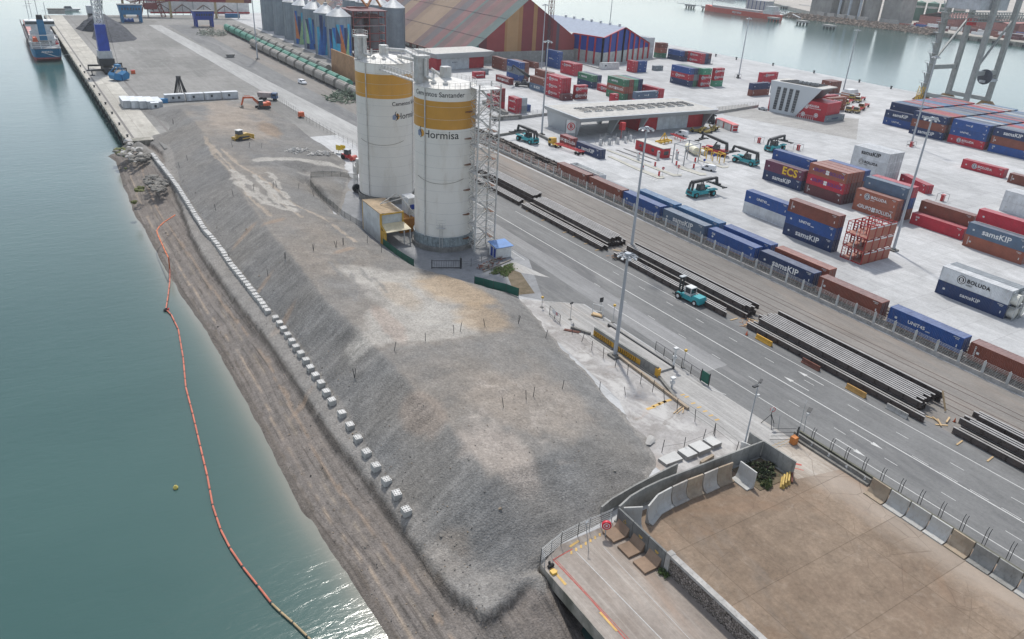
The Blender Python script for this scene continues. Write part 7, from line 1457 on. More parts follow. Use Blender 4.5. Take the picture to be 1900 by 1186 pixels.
line_=[Vector((p.x,p.y,.0)) for p in line_]; seglen=[(b_-a).length for a,b_ in zip(line_[:-1],line_[1:])]; tot=sum(seglen)
def along(d):
    for a,b_,l in zip(line_[:-1],line_[1:],seglen):
        if d<=l: return a.lerp(b_,d/l),math.atan2((b_-a).y,(b_-a).x)
        d-=l
    return line_[-1],0
near=[(754,942),(736,912),(717,887),(697,860),(680,834),(664,808),(649,784),(634,762),(616,738),(605,722),(595,706),(585,691),(576,678),(567,664),(558,651),(549,639),(541,628),(533,616),(526,605),(518,595),(511,585)]
i=0
for x,y in near:
    p=F(x,y,.75); i+=1; block(Vector((p.x,p.y,0)),rr.uniform(-.07,.07),f"studded concrete block at the foot of the gravel, {ordn(i-1)} from the near end",'concrete blocks along the foot of the gravel')
p0=F(511,585,.75); d=0; 
dl=0
for a,l in zip(line_[:-1],seglen):
    if a.y<p0.y: break
    dl+=l
d=0.
while d<tot:
    p,a=along(d)
    if p.y<p0.y+1.9: break
    i+=1; q=random.Random(i); block(Vector((p.x,p.y,0)),a+math.pi/2+q.uniform(-.12,.12),f"concrete block of the close-set row, {ordn(int(d/1.46))} from the boulders",'concrete blocks in the close-set row'); d+=1.46
g=MB(); r2=random.Random(44)
for k in range(1500):
    y=r2.uniform(24,250); q=r2.random()
    if q<.45: x=shore_x(y)+r2.uniform(.2,7)
    elif q<.94: x=28.5+r2.gauss(1.5,1.6)
    else: x=r2.uniform(30,58); y=r2.uniform(48,75)
    z=ground_z(x,y,-9)
    if z<-3.9 or (z<.05 and x>31): continue
    s=r2.uniform(.03,.085)*(1+1.2*(r2.random()<.03)); p=Vector((x,y,z+s*.3)); d_=Vector((r2.gauss(0,1),r2.gauss(0,1),r2.gauss(0,.4))).normalized()*s; g.bar(p-d_,p+d_,s*1.5,s*1.1,mi=r2.randrange(3))
tag(g.build('loose_stones',[BK[0],mat('stone_dark',(.09,.085,.08),.9),mat('stone_brown',(.24,.19,.14),.9)]),'loose stones strewn over the beach and the foot of the gravel',None,None,'stuff')
# scattered stakes on the gravel
PO=[('W2',325,1025),('W2',237,1020),('W2',120,1020),('W1',1222,860),('M1',650,95),('M1',752,355),('M1',697,405),('M1',1075,605),('M1',1217,560),('M1',1355,550),('M1',1380,540),('M1',1535,550),('M1',1643,610),('M1',950,705),('M1',1640,990),('M1',1800,970),('M1',1850,950),('U2',310,155),('U2',470,135),('U2',520,115),('U2',690,100),('U2',790,165),('U2',1345,725),('U2',1300,735),('U2',1100,790),('U2',1520,690),('U2',1755,670),('U2',880,860),('U2',600,1050),('U2',110,215),('U1',1250,215),('U1',1130,335),('U1',1740,1050),('E7',235,440),('E7',428,540),('E7',545,900),('E7',290,975),('E7',340,955),('E7',130,1030),('E7',808,905),('E7',990,945),('M1',1050,1060)]
ZF['M1']=(150,200,3.8)
pk=MB().tube((0,0,-.3),(0,0,1.5),.05,n=6).mesh('marker_stake'); pk.materials.append(DARK)
for k,(z,x,y) in enumerate(PO):
    p=on_ground(z,x,y+18); o=link('marker_stake',pk,None,tuple(p)); o.rotation_euler=(random.uniform(-.15,.15),random.uniform(-.2,.2),0); tag(o,'thin dark marker stake standing in the gravel','stake','marker stakes in the gravel')
# floating boom and buoy
BPS=[(325,400),(316,406),(305,413),(296,421),(291,429),(293,437),(299,450),(306,466),(313,480),(315,500),(315,525),(312,550),(308,575),(318,585),(331,612),(340,665),(345,720),(358,770),(372,830),(385,885),(395,940),(410,985),(428,1020),(452,1055),(480,1090),(505,1122),(522,1138),(545,1158),(572,1184),(600,1215)]
BO=mat('boom_salmon',(.55,.16,.1),.6,dirt=(.5,.3,.25)); BOO=mat('boom_orange',(.65,.16,.05),.6); BT_=mat('boom_tan',(.4,.3,.17),.7)
t=thing('floating_boom','long pinkish red floating barrier curving from the beach across the water','floating barrier',(10,140,WL)); P3=[on_ground('F',x,y) if y<500 else K('F',x,y,WL+.1) for x,y in BPS]; P3=[Vector((p.x,p.y,max(p.z,WL)+.12)) for p in P3]; g=MB(); o0=Vector((10,140,WL)); j=0
for a,b_ in zip(P3[:-1],P3[1:]):
    n_=max(1,round((b_-a).length/2.6))
    for k in range(n_):
        u=a.lerp(b_,k/n_)-o0; v=a.lerp(b_,(k+.9)/n_)-o0; m_=1 if j<9 else (2 if j>24 else 0); g.tube(u,v,.12,n=8,mi=m_); w_=a.lerp(b_,(k+1)/n_)-o0; g.tube(v,w_,.08,n=6,mi=3)
    j+=1
g.build('float_sections',[BO,BOO,BT_,DARK],t,smooth=True); 
p=K('F',308,577,WL); t=thing('boom_anchor','dark anchor float where the barrier kinks','float',tuple(p)); MB().tube((-.3,0,0),(.3,0,.3),.35).build('float',BLACK,t); MB().bar((0,0,0),(.5,-.3,.5),.3).build('tag',RED,t)
p=K('U4',1240,785,WL); t=thing('marker_buoy','small yellow buoy floating alone on the water','buoy',tuple(p)); t.scale=(.62,)*3; MB().lathe([(0,-.2),(.42,0),(.5,.35),(.2,.8),(.0,.85)],14).build('float',mat('buoy_yellow',(.6,.5,.12),.5),t,smooth=True); MB().tube((0,0,.8),(.05,0,1.1),.05).build('stub',DARK,t)
# ================================================================ SHIP-TO-SHORE CRANE
SC_=mat('crane_grey_steel',(.3,.32,.31),.5,dirt=(.25,.22,.18),dirtamt=.4)
t=thing('gantry_crane','huge grey ship-to-shore gantry crane at the right quay','crane',(375.6,214,0)); A_=Vector((0,.5,0));B_=Vector((20.2,-.3,0));D_2=Vector((20.8,-19.8,0)); C_=Vector((1.2,-20.,0)); H_=52
g=MB()
for q in (A_,B_,C_,D_2): g.bar(q+Vector((0,0,2.5)),q+Vector((0,0,H_)),2.2,2.0)
g.build('legs',SC_,t)
for p_,q_ in ((A_,B_),(C_,D_2)): MB().bar(p_+Vector((0,0,16)),q_+Vector((0,0,16)),1.6,2.0).build('portal_beam',SC_,t); MB().bar(p_+Vector((0,0,18)),q_+Vector((0,0,40)),.8).build('diagonal_brace',SC_,t)
for p_,q_ in ((A_,C_),(B_,D_2)): MB().bar(p_+Vector((0,0,3.4)),q_+Vector((0,0,3.4)),1.8,1.8).build('sill_beam',SC_,t)
for q in (A_,B_,C_,D_2): MB().frus(q.x-2.2,q.x+2.2,q.y-4,q.y+4,.3,q.x-1.4,q.x+1.4,q.y-2,q.y+2,2.6).build('bogie',mat('bogie_rust',(.25,.16,.07),.7),t)
g=MB(); g.lattice(Vector((-9,-4,39.5)),Vector((60,-4,39.5)),2.6,28,.3); g.lattice(Vector((-9,-16,39.5)),Vector((60,-16,39.5)),2.6,28,.3); g.build('boom',SC_,t); MB().box(-8,16,-18,-3,43,49).build('machinery_house',CABM,t); MB().box(2,5,-12,-9,36.,39.).build('operator_cab',RED,t)
g=MB()
for k in range(9): z=4+k*4.6; g.box(-3.4,-1.2,-.8,2.4,z,z+.15); g.bar((-3.2,-.6,z),(-1.6,2.2,z+4.6),.5,.1); g.bar((-3.4,-.8,z+1.1),(-3.4,2.4,z+1.1),.1); g.bar((-3.4,2.3,z),(-3.4,2.3,z+1.1),.1)
g.build('stairs',STEEL,t); MB().tube((9,-21,14.4),(9.6,-21,14.4),3.4,n=26).tube((8.7,-21,14.4),(9.9,-21,14.4),1.0,n=16).build('cable_reel',mat('reel_dark',(.07,.08,.1),.5),t); MB().box(7,20,-22,-20,12.,13.).build('reel_platform',CABM,t); MB().lattice((-3.5,.5,0),(-2.5,.5,7),2.,3,.2).build('yellow_ladder_cage',YB,t)

for i in range(7):
    a_=F(*[(1330,105),(1368,111),(1436,122),(1512,136),(1596,153),(1655,165),(1240,88)][i]); o=MB().tube((0,0,0),(0,0,1.2),.45,.4,12).tube((0,0,1.2),(0,0,1.6),.7,.6,12).build('mooring_bollard',DARK,None,(a_.x-1,a_.y,0)); tag(o,f"dark bollard on the right quay edge, {ordn(i)} counted from the centre block",'bollard','bollards along the right quay edge')
# ================================================================ FAR SHORE
FS=gmat('far_shore_ground',(.3,.28,.25),(.4,.37,.33),.02,.2,.95); me_p=[(805,640),(802,548),(800,491),(803,376),(800,200),(1500,150),(2200,900),(1500,1500),(960,830),(860,668)]
mb=MB(); n_=len(me_p); mb.prism([(x+12,y) for x,y in me_p],-9,-.5); me=mb.mesh('far_shore'); bm=bmesh.new(); bm.from_mesh(me); bmesh.ops.recalc_face_normals(bm,faces=bm.faces); bm.to_mesh(me); bm.free(); me.materials.append(FS); struct(link('far_shore',me))
g=MB(); r2=random.Random(8)
pa=[Vector((792,650,0)),Vector((806,548,0)),Vector((806,470,0))]
for a,b_ in zip(pa[:-1],pa[1:]):
    for k in range(700): p=a.lerp(b_,r2.random()); q=r2.random(); s=r2.uniform(.7,1.8); p=p+Vector((q*17-4,0,-4.2+q*5)); d_=Vector((r2.gauss(0,1),r2.gauss(0,1),r2.gauss(0,.5))).normalized()*s; g.bar(p-d_,p+d_,s*1.3,s)
tag(g.build('rock_armour',mat('armour_stone',(.24,.19,.15),.95,var=.5,scale=.3,dirt=(.08,.06,.05)),None),'rock armour heaped along the far shore',None,None,'stuff')
t=thing('far_quay_wall','dark quay wall with fenders on the far shore','quay',(805,300,-4)); MB().box(0,14,0,165,-1,3.9).build('wall',QUAYM,t); g=MB(); [g.box(-.8,0,4+k*14,9+k*14,-1,2.2) for k in range(12)]; g.build('fenders',BLACK,t)
CN=mat('silo_concrete',(.29,.28,.26),.9,var=.3,scale=.1,dirt=(.15,.14,.13),dirtamt=.7)
t=thing('concrete_silo_block','grey concrete silo block with pale pipes at the far shore tip','silo block',(832,560,0)); g=MB()
for k in range(4): g.lathe([(8.5,0),(8.5,34)],28,0,(10+(k%2)*15,8+k*13.5))
g.box(0,30,55,84,0,30); g.build('silos',CN,t); g=MB()
for k in range(3): g.tube((-1,16+k*13.5,0),(-1,16+k*13.5,34),1.5,n=10)
g.build('pale_ducts',mat('pale_blue_duct',(.42,.47,.52),.5),t); g=MB(); [g.box(-7,-2,2+k*14,12+k*14,0,4) for k in range(5)]; g.build('low_sheds',CONC,t)
t=thing('concrete_tower','broad weathered concrete slab tower on the far shore','tower',(846,536,0)); MB().box(0,28,0,22,0,44).build('block',CN,t); MB().box(-4,0,-2,20,0,3.5).build('annex',CONC,t)
TG=mat('tank_green',(.05,.14,.095),.5,var=.15,dirt=(.1,.15,.11)); TW_=mat('tank_pale_band',(.4,.42,.38),.6)
for k in range(6):
    c_=Vector((930+k*6.5,600-k*13,0)); t=thing('storage_tank',['green tank at the left end behind the slab tower','second green tank on the far shore','third green tank on the far shore','fourth green tank on the far shore','green tank half behind the crane top','green tank at the right end of the row'][k],'tank',tuple(c_),0,'green storage tanks on the far shore'); MB().lathe([(6.4,0),(6.4,14)],28).build('wall',TG,t,smooth=True); MB().lathe([(6.5,14),(6.5,16.4)],28).build('pale_band',TW_,t,smooth=True); MB().lathe([(6.4,16.4),(6.4,20),(0,22)],28).build('top',TG,t)
for k in range(4):
    t=thing('far_warehouse',['pink roofed low hall on the far shore, leftmost','pink roofed low hall on the far shore, second','pink roofed low hall on the far shore behind the gantry','pink roofed low hall on the far shore, rightmost'][k],'warehouse',(905+k*16,505-k*48,0)); MB().box(0,60,0,42,0,8).build('walls',mat('far_pink_wall',(.34,.14,.12),.8),t); MB().add([(-1,-1,8),(61,-1,8),(61,43,8),(-1,43,8),(-1,21,13),(61,21,13)],[(0,1,5,4),(4,5,2,3)]).build('roof',mat('far_pink_roof',(.4,.19,.17),.8),t)
r2=random.Random(77); g=MB()
for k in range(60): x=830+r2.uniform(0,60); y=330+r2.uniform(0,190); g.box(x,x+2.44,y,y+12.2,-.5,2.1*r2.choice((1,1,2)),r2.randrange(6))
tag(g.build('far_container_field',[cm(c) for c in ('maroon','navy','blue','red','white','brown')]),'distant rows of stacked containers on the far shore',None,None,'stuff')
t=thing('white_trailer_row','row of white trailers parked on the far shore','trailers',(850,480,-.4)) ; g=MB()
for k in range(12): MB().box(k*1.2,k*1.2+2.4,-k*9,-k*9+6.5,.8,3.6).build('trailer',WHITE,t)
# red ship and jetty
t=thing('red_cargo_ship','red coaster moored at the jetty across the basin','ship',(741,612,-4)); L=116; g=MB(); secs=[(0,5,1.),(6,6.5,0),(95,6.5,0),(108,4,0),(116,.3,0)]
SRD=mat('ship_red',(.5,.07,.04),.55,dirt=(.3,.08,.06)); vs=[]
for y,w,r_ in secs: vs+=[(-w,y,5.4+(1.5 if y>100 else 0)),(-w*.9,y,-.5),(w*.9,y,-.5),(w,y,5.4+(1.5 if y>100 else 0))]
n_=len(secs); g.add(vs,[(4*i+j,4*i+4+j,4*i+5+j,4*i+1+j) for i in range(n_-1) for j in range(3)]+[(0,1,2,3)]+[(4*i,4*i+3,4*i+7,4*i+4) for i in range(n_-1)]); g.build('hull',SRD,t); MB().box(-5,5,26,100,5.4,7.6).build('hatch_covers',mat('hatch_grey',(.4,.4,.39),.7),t); MB().box(-5.8,5.8,5,20,5.4,9).box(-5,5,7,18,9,13.5).build('superstructure',WHITE,t); g=MB(); g.bar((0,12,13),(0,12,24),.5).bar((0,105,6),(0,105,17),.4).build('masts',STEEL,t); o=link('lettering',text_mesh('MISJE VERDE',2.6,bold=.05),t,(-6.6,58,2.8)); o.rotation_euler=TXT_ROT; oset(o,LM['w'])
t=thing('jetty_loader','grey pipe racks and loading arms on the jetty behind the red ship','loader',(757,640,-4)); MB().box(0,12,8,38,3,17).build('clad_tower',mat('pale_clad',(.42,.42,.43),.7),t); g=MB(); g.lattice((2,60,12),(-2,100,14),3,8,.4); g.build('loading_arm',STEEL,t); MB().lattice((4,-20,7),(4,8,9),3,6,.4).build('loading_arm',STEEL,t); g=MB(); [g.box(-.3,0,10+k*6,11+k*6,3,17) for k in range(5)]; g.build('stripes',mat('navy_stripe',(.05,.08,.2),.6),t)
def dolphin(lab,x,y,ln=12,w=7):
    t=thing('mooring_dolphin',lab,'mooring dolphin',(x,y,-4)); MB().box(-w/2,w/2,-ln/2,ln/2,2.2,4).build('cap',CONC,t)
    for k in range(3):
        for s in (-1,1): MB().tube((s*w*.3,-ln*.36+k*ln*.36,-3),(s*w*.3,-ln*.36+k*ln*.36,2.2),.9,n=10).build('pile',BLACK,t)
for lab,(px,py) in (('piled dolphin left of the red ship bow',(1281,10)),('piled dolphin at the red ship bow',(1312,14)),('piled dolphin at the red ship stern',(1436,34)),('piled platform in front of the far rocks, left',(1489,40)),('piled platform in front of the far rocks, right',(1539,48)),('dark piled platform behind the red ship',(1457,12)),('long dark piled platform left of the concrete silos',(1505,12))):
    p=K('F',px,py,-1); dolphin(lab,p.x,p.y,*((34,12) if 'long' in lab else (12,8)))
t=thing('jetty_walkway','thin walkway linking the dolphins across the basin','walkway',(757,600,-1)); MB().bar((-8,110,1),(-14,180,1),1.4,.6).bar((4,0,1),(40,40,1),1.4,.6).build('deck',STEEL,t); g=MB(); [g.bar((-8-k*.85,110+k*10,1),(-8-k*.85,110+k*10,3),.3) for k in range(8)]; g.build('rails',STEEL,t)
t=thing('breakwater_wall','long low wall far beyond the basin','wall',(1050,1000,-4)); MB().bar((0,-100,5),(-30,420,5),4,11).build('wall',mat('far_blue_wall',(.2,.23,.28),.8),t); g=MB(); [g.bar((-3-.058*(k*16),-95+k*16,0),(-3-.058*(k*16),-95+k*16,10.6),1.2) for k in range(32)]; g.build('pilasters',CONCD,t)
# ================================================================ NEAR FOREGROUND
WC=mat('precast_wall',(.25,.25,.235),.9,var=.35,scale=.5,dirt=(.09,.085,.075),dirtamt=.75); WCL=mat('precast_pale',(.42,.42,.4),.88,var=.15,scale=.6,dirt=(.25,.18,.12),dirtamt=.6); WCR=mat('precast_rusty',(.33,.27,.2),.9,var=.3,scale=.6,dirt=(.22,.13,.08),dirtamt=.7)
WCX=mat('precast_mid',(.36,.34,.31),.9,var=.25,scale=.6,dirt=(.24,.17,.12),dirtamt=.7)
def wallpanels(grp,pts_,h,labf,th=.22,w=2.5,m=WC,base=0.,name='wall_panel'):
    k=0
    for a,b_ in zip(pts_[:-1],pts_[1:]):
        a=Vector(a);b_=Vector(b_); n_=max(1,round((b_-a).length/w))
        for i in range(n_):
            p=a.lerp(b_,i/n_); q=a.lerp(b_,(i+1)/n_); L=(q-p).length; o=MB().box(.012,L-.012,-th/2,th/2,0,h).box(.02,L-.02,-th/2-.28,th/2+.28,0,.16).build(name,m,None,(p.x,p.y,base),heading(p,q)); tag(o,labf(k),'wall panel',grp); k+=1
wallpanels('precast wall panels between gravel and brown yard',[(48.8,49.4),(51.2,50.2),(53.7,50.55),(56.2,50.7),(74.0,50.35)],2.5,lambda k:f"upright concrete wall panel facing the brown yard, {ordn(k)} from the dock corner")
wallpanels('precast wall panels at the planting bed',[(74.1,50.25),(74.25,45.2)],2.5,lambda k:f"concrete wall panel on the right of the planting bed, {'rear' if k==0 else 'front'} one",w=2.5)
wallpanels('precast wall panels at the planting bed',[(73.95,52.6),(74.0,50.6)],2.5,lambda k:"short concrete wall panel beside the lamp post")
wallpanels('stepped wall behind the main wall',[(47.6,51.0),(49.6,51.6),(53.8,52.2),(58.7,52.7),(61.3,52.9)],1.7,lambda k:f"low stained concrete panel holding back the gravel, {ordn(k)} from the dock")
# concrete L elements: upright with a foot
def lmesh(w,h,foot,th=.2):
    g=MB(); g.prismx([(0,0),(foot,0),(foot,.14),(.55,.22),(th+.1,.75),(th,1.3),(th,h),(0,h)],0,w); return g
def lwall(lab,grp,p,rz,w=2.5,h=2.5,foot=1.5,m=WCL):
    o=lmesh(w-.05,h,foot).build('retaining_element',m,None,(p[0],p[1],0.02),rz); tag(o,lab,'retaining element',grp); return o
LW=[(51.6,47.9),(54.0,48.85),(56.6,49.2),(59.2,49.25),(61.8,49.2),(64.3,49.15),(66.9,49.1)]
G_='curved concrete elements along the yard wall'
lwall('pale curved element nearest the dock wall',G_,(51.2,48.1),R_(180-25),2.3); 
for i in range(6):
    a,b_=Vector(LW[i]),Vector(LW[i+1]); lwall(f"pale curved concrete element along the back wall, {ordn(i)} from the dock corner",G_,(b_.x,b_.y),math.atan2(a.y-b_.y,a.x-b_.x)+[.03,-.03,.02,-.02,.03,-.02][i],(b_-a).length-.1,2.5-.05*(i%2),1.0,[WCL,WCL,WCX,WCR,WCX,WCR][i])
lwall('single pale curved element left of the shrubs',G_,(68.15,46.1),R_(90),2.7,2.4,-1.2 if 0 else 1.3,WCL)
rr=random.Random(31); G2_='curved concrete elements on the right yard edge'
for i in range(11): y=38.7-i*2.62; lwall(f"curved concrete element on the right yard edge, {ordn(i)} from the numbered wall",G2_,(80.9,y-2.5 if 0 else y-2.55),R_(90+rr.uniform(-1.5,1.5)),2.5,2.1-rr.uniform(0,.06),1.25,[WCR,WCL,WCL,WCL,WCR,WC,WC,WCL,WCL,WC,WCL][i])
G3_='wall elements between the dock and the brown yard'
for i in range(3):
    y=49.2-i*2.65; w_=2.62; g=MB(); g.prismy([(0,0),(.22,0),(.22,2.5),(0,2.5)],0,w_-.04); g.box(-2.2,-.003,.35,w_-.3,0.01,.28,1); g.prismy([(-.003,.282),(-.5,.282),(-.14,.9),(-.003,1.2)],.35,w_-.3,1)
    o=g.build('retaining_element',[mat('dark_wall_face',(.15,.155,.15),.9,var=.4,scale=.7,dirt=(.06,.06,.06),dirtamt=.7),mat('brown_foot',(.24,.17,.12),.9,dirt=(.14,.1,.07))],None,(48.5,y-w_,0.01)); tag(o,['dark wall element with a low foot, nearest the lifebuoy','middle dark wall element with a low foot on the dock','dark wall element with a low foot next to the stone wall'][i],'retaining element',G3_)
    if i==0: tr_=MB(); [tr_.bar(a,b_,.05,.02) for a,b_ in (((-.02,1.0,1.4),(-.02,1.5,1.4)),((-.02,1.0,1.4),(-.02,1.25,1.85)),((-.02,1.5,1.4),(-.02,1.25,1.85)))]; tr_.build('warning_triangle',YEL,o)
    else: MB().box(-.02,0,.9,1.5,1.5,1.62).box(-.02,0,1.0,1.4,1.35,1.42).build('yellow_mark',YEL,o)
t=thing('stone_wall','rubble stone wall with a concrete coping beside the dock','wall',(48.6,41.2,0)); SV=gmat('rubble_stone',(.1,.09,.08),(.2,.18,.16),1.,3.,.95); n,b=SV.node_tree,SV.node_tree.nodes['Principled BSDF']
P=N(n,'ShaderNodeNewGeometry').outputs['Position']; vo=N(n,'ShaderNodeTexVoronoi'); n.links.new(P,vo.inputs['Vector']); vo.inputs['Scale'].default_value=3.6; v2=N(n,'ShaderNodeTexVoronoi',feature='DISTANCE_TO_EDGE'); n.links.new(P,v2.inputs['Vector']); v2.inputs['Scale'].default_value=3.6
c=mix(n,ramp(n,vo.outputs['Color'],0,1),(.13,.11,.095),(.36,.32,.29)); c=mix(n,ramp(n,v2.outputs[0],.02,.09,1,0),c,(.025,.022,.02)); n.links.new(c,b.inputs['Base Color']); bumpn(n,b,v2.outputs[0],1.,.3)
MB().box(.02,.5,-70,-.7,0,2.15).build('rubble_face',SV,t); MB().box(-.06,.62,-70,-.65,2.15,2.5).build('coping',CONC,t); MB().box(-.08,.7,-.65,0,0,2.55).build('end_pier',CONC,t)
shrub('weeds','green weeds growing at the corner of the stone wall','plant',(48.2,40.7,0.02),.7,.9,.7,420,[(.1,.16,.04),(.06,.1,.03)],.09)
# planting bed
MB_=MB().box(68.4,74.0,45.3,50.2,.012,.08); struct(MB_.build('planting_bed',MATS['soil']))
shrub('shrub_bed','dark green and maroon shrubs filling the walled bed','shrubs',(71.4,47.9,.05),2.9,2.3,1.0,5200,[(.05,.075,.03),(.08,.085,.045),(.06,.03,.03),(.09,.12,.05),(.04,.05,.03)],.15)
shrub('green_bush','bright green bush at the front of the walled bed','bush',(69.9,45.6,.05),1.0,.8,1.0,1300,[(.1,.13,.04),(.06,.1,.03),(.14,.15,.06)],.12)
rr=random.Random(5)
for k in range(5): p=Vector((71.2+k*.62,44.6-.35+.12*k,.02)); o=MB().prismx([(-.3,0),(.3,0),(.3,.14),(.12,.3),(.1,.7),(-.1,.7),(-.12,.3),(-.3,.14)],0,2.3).build('road_barrier',mat('worn_yellow_barrier',(.5,.35,.1),.7,var=.3,dirt=(.12,.08,.05),dirtamt=.8),None,tuple(p-Vector((0,k*.05,0))),R_(35)) if k<3 else None; tag(o,['worn yellow concrete barrier nearest the bush','middle worn yellow concrete barrier by the bed','worn yellow concrete barrier at the outer end'][k],'barrier','worn yellow barriers by the planting bed') if o else None
o=MB().bar((0,0,.2),(1.4,1.2,.9),.25).build('timber_beam',BROWN,None,(73.2,44.4,0)); tag(o,'rusty beam leaning on the yellow barriers','beam')
# slabs
SB=mat('slab_pale',(.5,.5,.48),.85,var=.12,dirt=(.3,.29,.27))
for lab,pts_,h in (('tapered pale concrete slab at the gravel edge',[(61.1,56.1),(61.2,54.6),(64.0,54.5),(64.2,56.3)],.4),('pale concrete slab, second from the gravel',[(64.4,56.0),(64.5,54.2),(66.3,54.2),(66.2,56.0)],.65),('pale concrete slab, third from the gravel',[(66.5,56.2),(66.6,54.2),(68.8,54.2),(68.7,56.2)],.7),('pale concrete slab nearest the lamp post',[(69.2,56.2),(69.3,54.4),(71.0,54.4),(70.9,56.3)],.65)):
    c_=Vector((sum(p[0] for p in pts_)/4,sum(p[1] for p in pts_)/4,.02)); q=[(p[0]-c_.x,p[1]-c_.y) for p in pts_][::-1]; t=thing('concrete_slab',lab,'slab',tuple(c_),0,'pale concrete slabs by the wall'); MB().prism(q,0,h*.97).build('block',CONC,t); MB().prism([(x*.995,y*.995) for x,y in q],h*.971,h).build('top_face',SB,t)
o=MB().box(0,2.6,0,.4,0,.5).build('concrete_kerb',WCR,None,(65.6,52.6,0),.15); tag(o,'rusty low kerb block behind the slabs','kerb')
o=link('tarp_heap',RKS[2],None,tuple(F(1205,818,.1)),.6); o.scale=(1.5,.8,.5); oset(o,mat('tarp_grey',(.36,.35,.33),.7)); tag(o,'grey crumpled tarpaulin at the gravel edge','tarpaulin')
# dock railing, lifebuoy
def rail(lab,ps,h=1.9,bars=(.2,.5,.8,1.1,1.4,1.7,1.88),posts=1.9,m=WHITE,nm='steel_railing'):
    o0=ps[0]; t=thing(nm,lab,'railing',tuple(o0)); g=MB()
    for a,b_ in zip(ps[:-1],ps[1:]):
        a=a-o0;b_=b_-o0
        for z in bars: g.bar(a+Vector((0,0,z)),b_+Vector((0,0,z)),.03)
    g.build('rails',m,t)
    for a,b_ in zip(ps[:-1],ps[1:]):
        n_=max(1,round((b_-a).length/posts))
        for i in range(n_+1): MB().bar((0,0,0),(0,0,h),.06).build('post',m,t,tuple(a.lerp(b_,i/n_)-o0))
V3=lambda *a: Vector(a)
rail('silver mesh railing along the dock head against the gravel',[V3(41,49.6,0),V3(43.5,49.85,0),V3(48.4,49.9,0)],2.0,m=STEEL); rail('silver railing bending round the dock corner',[V3(41,49.6,0),V3(37.6,48.6,0),V3(37.5,47.7,-.3)],1.9,m=STEEL)
t=thing('lifebuoy_station','red lifebuoy housing with a round emblem on a post at the dock','lifebuoy',(46.2,48.3,0),R_(-35)); MB().bar((0,0,0),(0,0,1.2),.1).build('post',STEEL,t); MB().tube((0,-.16,1.7),(0,.16,1.7),.55,n=24).build('housing',mat('lifebuoy_red',(.55,.02,.04),.35),t,smooth=True); o=link('emblem_ring',RING,t,(0,-.175,1.7)); o.rotation_euler=(R_(90),0,0); o.scale=(.38,)*3; oset(o,WHITE); o=link('emblem',DISC,t,(0,-.175,1.7)); o.rotation_euler=(R_(90),0,0); o.scale=(.14,)*3; oset(o,WHITE)
t=thing('hose_cabinet','black valve cluster at the dock corner','valve',(38.1,47.4,0)); MB().tube((-.3,0,.2),(.4,.1,.2),.2).tube((0,.2,.1),(0,.3,.6),.14).build('valve',BLACK,t)
t=thing('water_pipe_post','thin bent pole on the dock by the railing','pole',(43.2,47.4,0)); MB().bar((0,0,0),(0,1.0,3.2),.06).bar((0,1.0,3.2),(.3,1.,3.4),.2,.05).build('pole',STEEL,t)
o=MB().box(37.6,38.2,46.3,46.9,.01,.28).build('yellow_fender_block',YEL); tag(o,'yellow painted block on the dock corner edge','block')
# yellow chevron walls at the weighbridge
CH=mat('chevron_yellow',(.55,.3,.03),.6,dirt=(.25,.14,.05),dirtamt=.6); 
def chev(lab,p,q,half=False):
    d=(q-p); L=d.length; t=thing('chevron_wall',lab,'wall',tuple(p),heading(p,q),'chevron walls of the weighbridge'); MB().box(0,L,0,.35,.25,1.75).build('concrete_wall',WC,t); MB().box(0,L*(.6 if half else 1),-.04,0,.25,1.15).build('yellow_face',CH,t); g=MB(); x=.3
    while x<L*(.55 if half else .95)-.3: g.bar((x,-.06,.3),(x+.28,-.06,.7),.16,.02); g.bar((x+.28,-.06,.7),(x,-.06,1.1),.16,.02); x+=.52
    g.build('black_chevrons',BLACK,t); MB().box(-.1,L+.1,-.5,0,0,.22).build('footing',CONCD,t)
chev('yellow chevron wall left of the near mast',V3(75.0,88.0,0),V3(75.1,82.7,0)); chev('yellow chevron wall right of the near mast, bare at one end',V3(75.1,81.9,0),V3(75.5,72.5,0),True)
o=MB().box(75.4,76.,72.2,72.9,0,1.5).build('yellow_post',CH); tag(o,'yellow painted end block of the chevron wall','block')
t=thing('weighbridge','long grey weighbridge deck between dark edges','weighbridge',(76.2,73.2,0)); MB().box(.1,3.3,0,15.6,.04,.34).build('deck',CONCL,t); MB().box(-.1,.1,0,15.6,.04,.5).box(3.3,3.55,-.2,16.6,.04,.55).build('edges',DARK,t)
for lab,pts_ in (('low brown kerb wall running from the near mast towards the slabs',[(74.2,80.6),(73.3,63.2)]),('short dark kerb at the weighbridge entry',[(73.2,92),(74.8,88.6)]),('short dark kerb leaving the weighbridge',[(75.6,72),(73.8,66.5)])):
    a,b_=V3(*pts_[0],0),V3(*pts_[1],0); o=MB().bar((0,0,.2),b_-a+V3(0,0,.2),.45,.5).build('kerb_wall',WCR if 'brown' in lab else CONCD,None,tuple(a)); tag(o,lab,'kerb')
for i,(z,x,y) in enumerate((('E7',1325,770),('E7',1315,915))):
    p=K(z,x,y); t=thing('camera_pillar',['tall white camera pillar beside the weighbridge','short white camera pillar at the kerb end'][i],'pillar',tuple(p)); h_=3.4 if i==0 else 1.7; MB().box(-.12,.12,-.12,.12,0,h_).build('post',WHITE,t); MB().box(-.35,.35,-.3,.3,h_,h_+.28).box(-.28,.28,-.25,.25,h_*.5,h_*.5+.5).build('camera_box',WHITE,t)
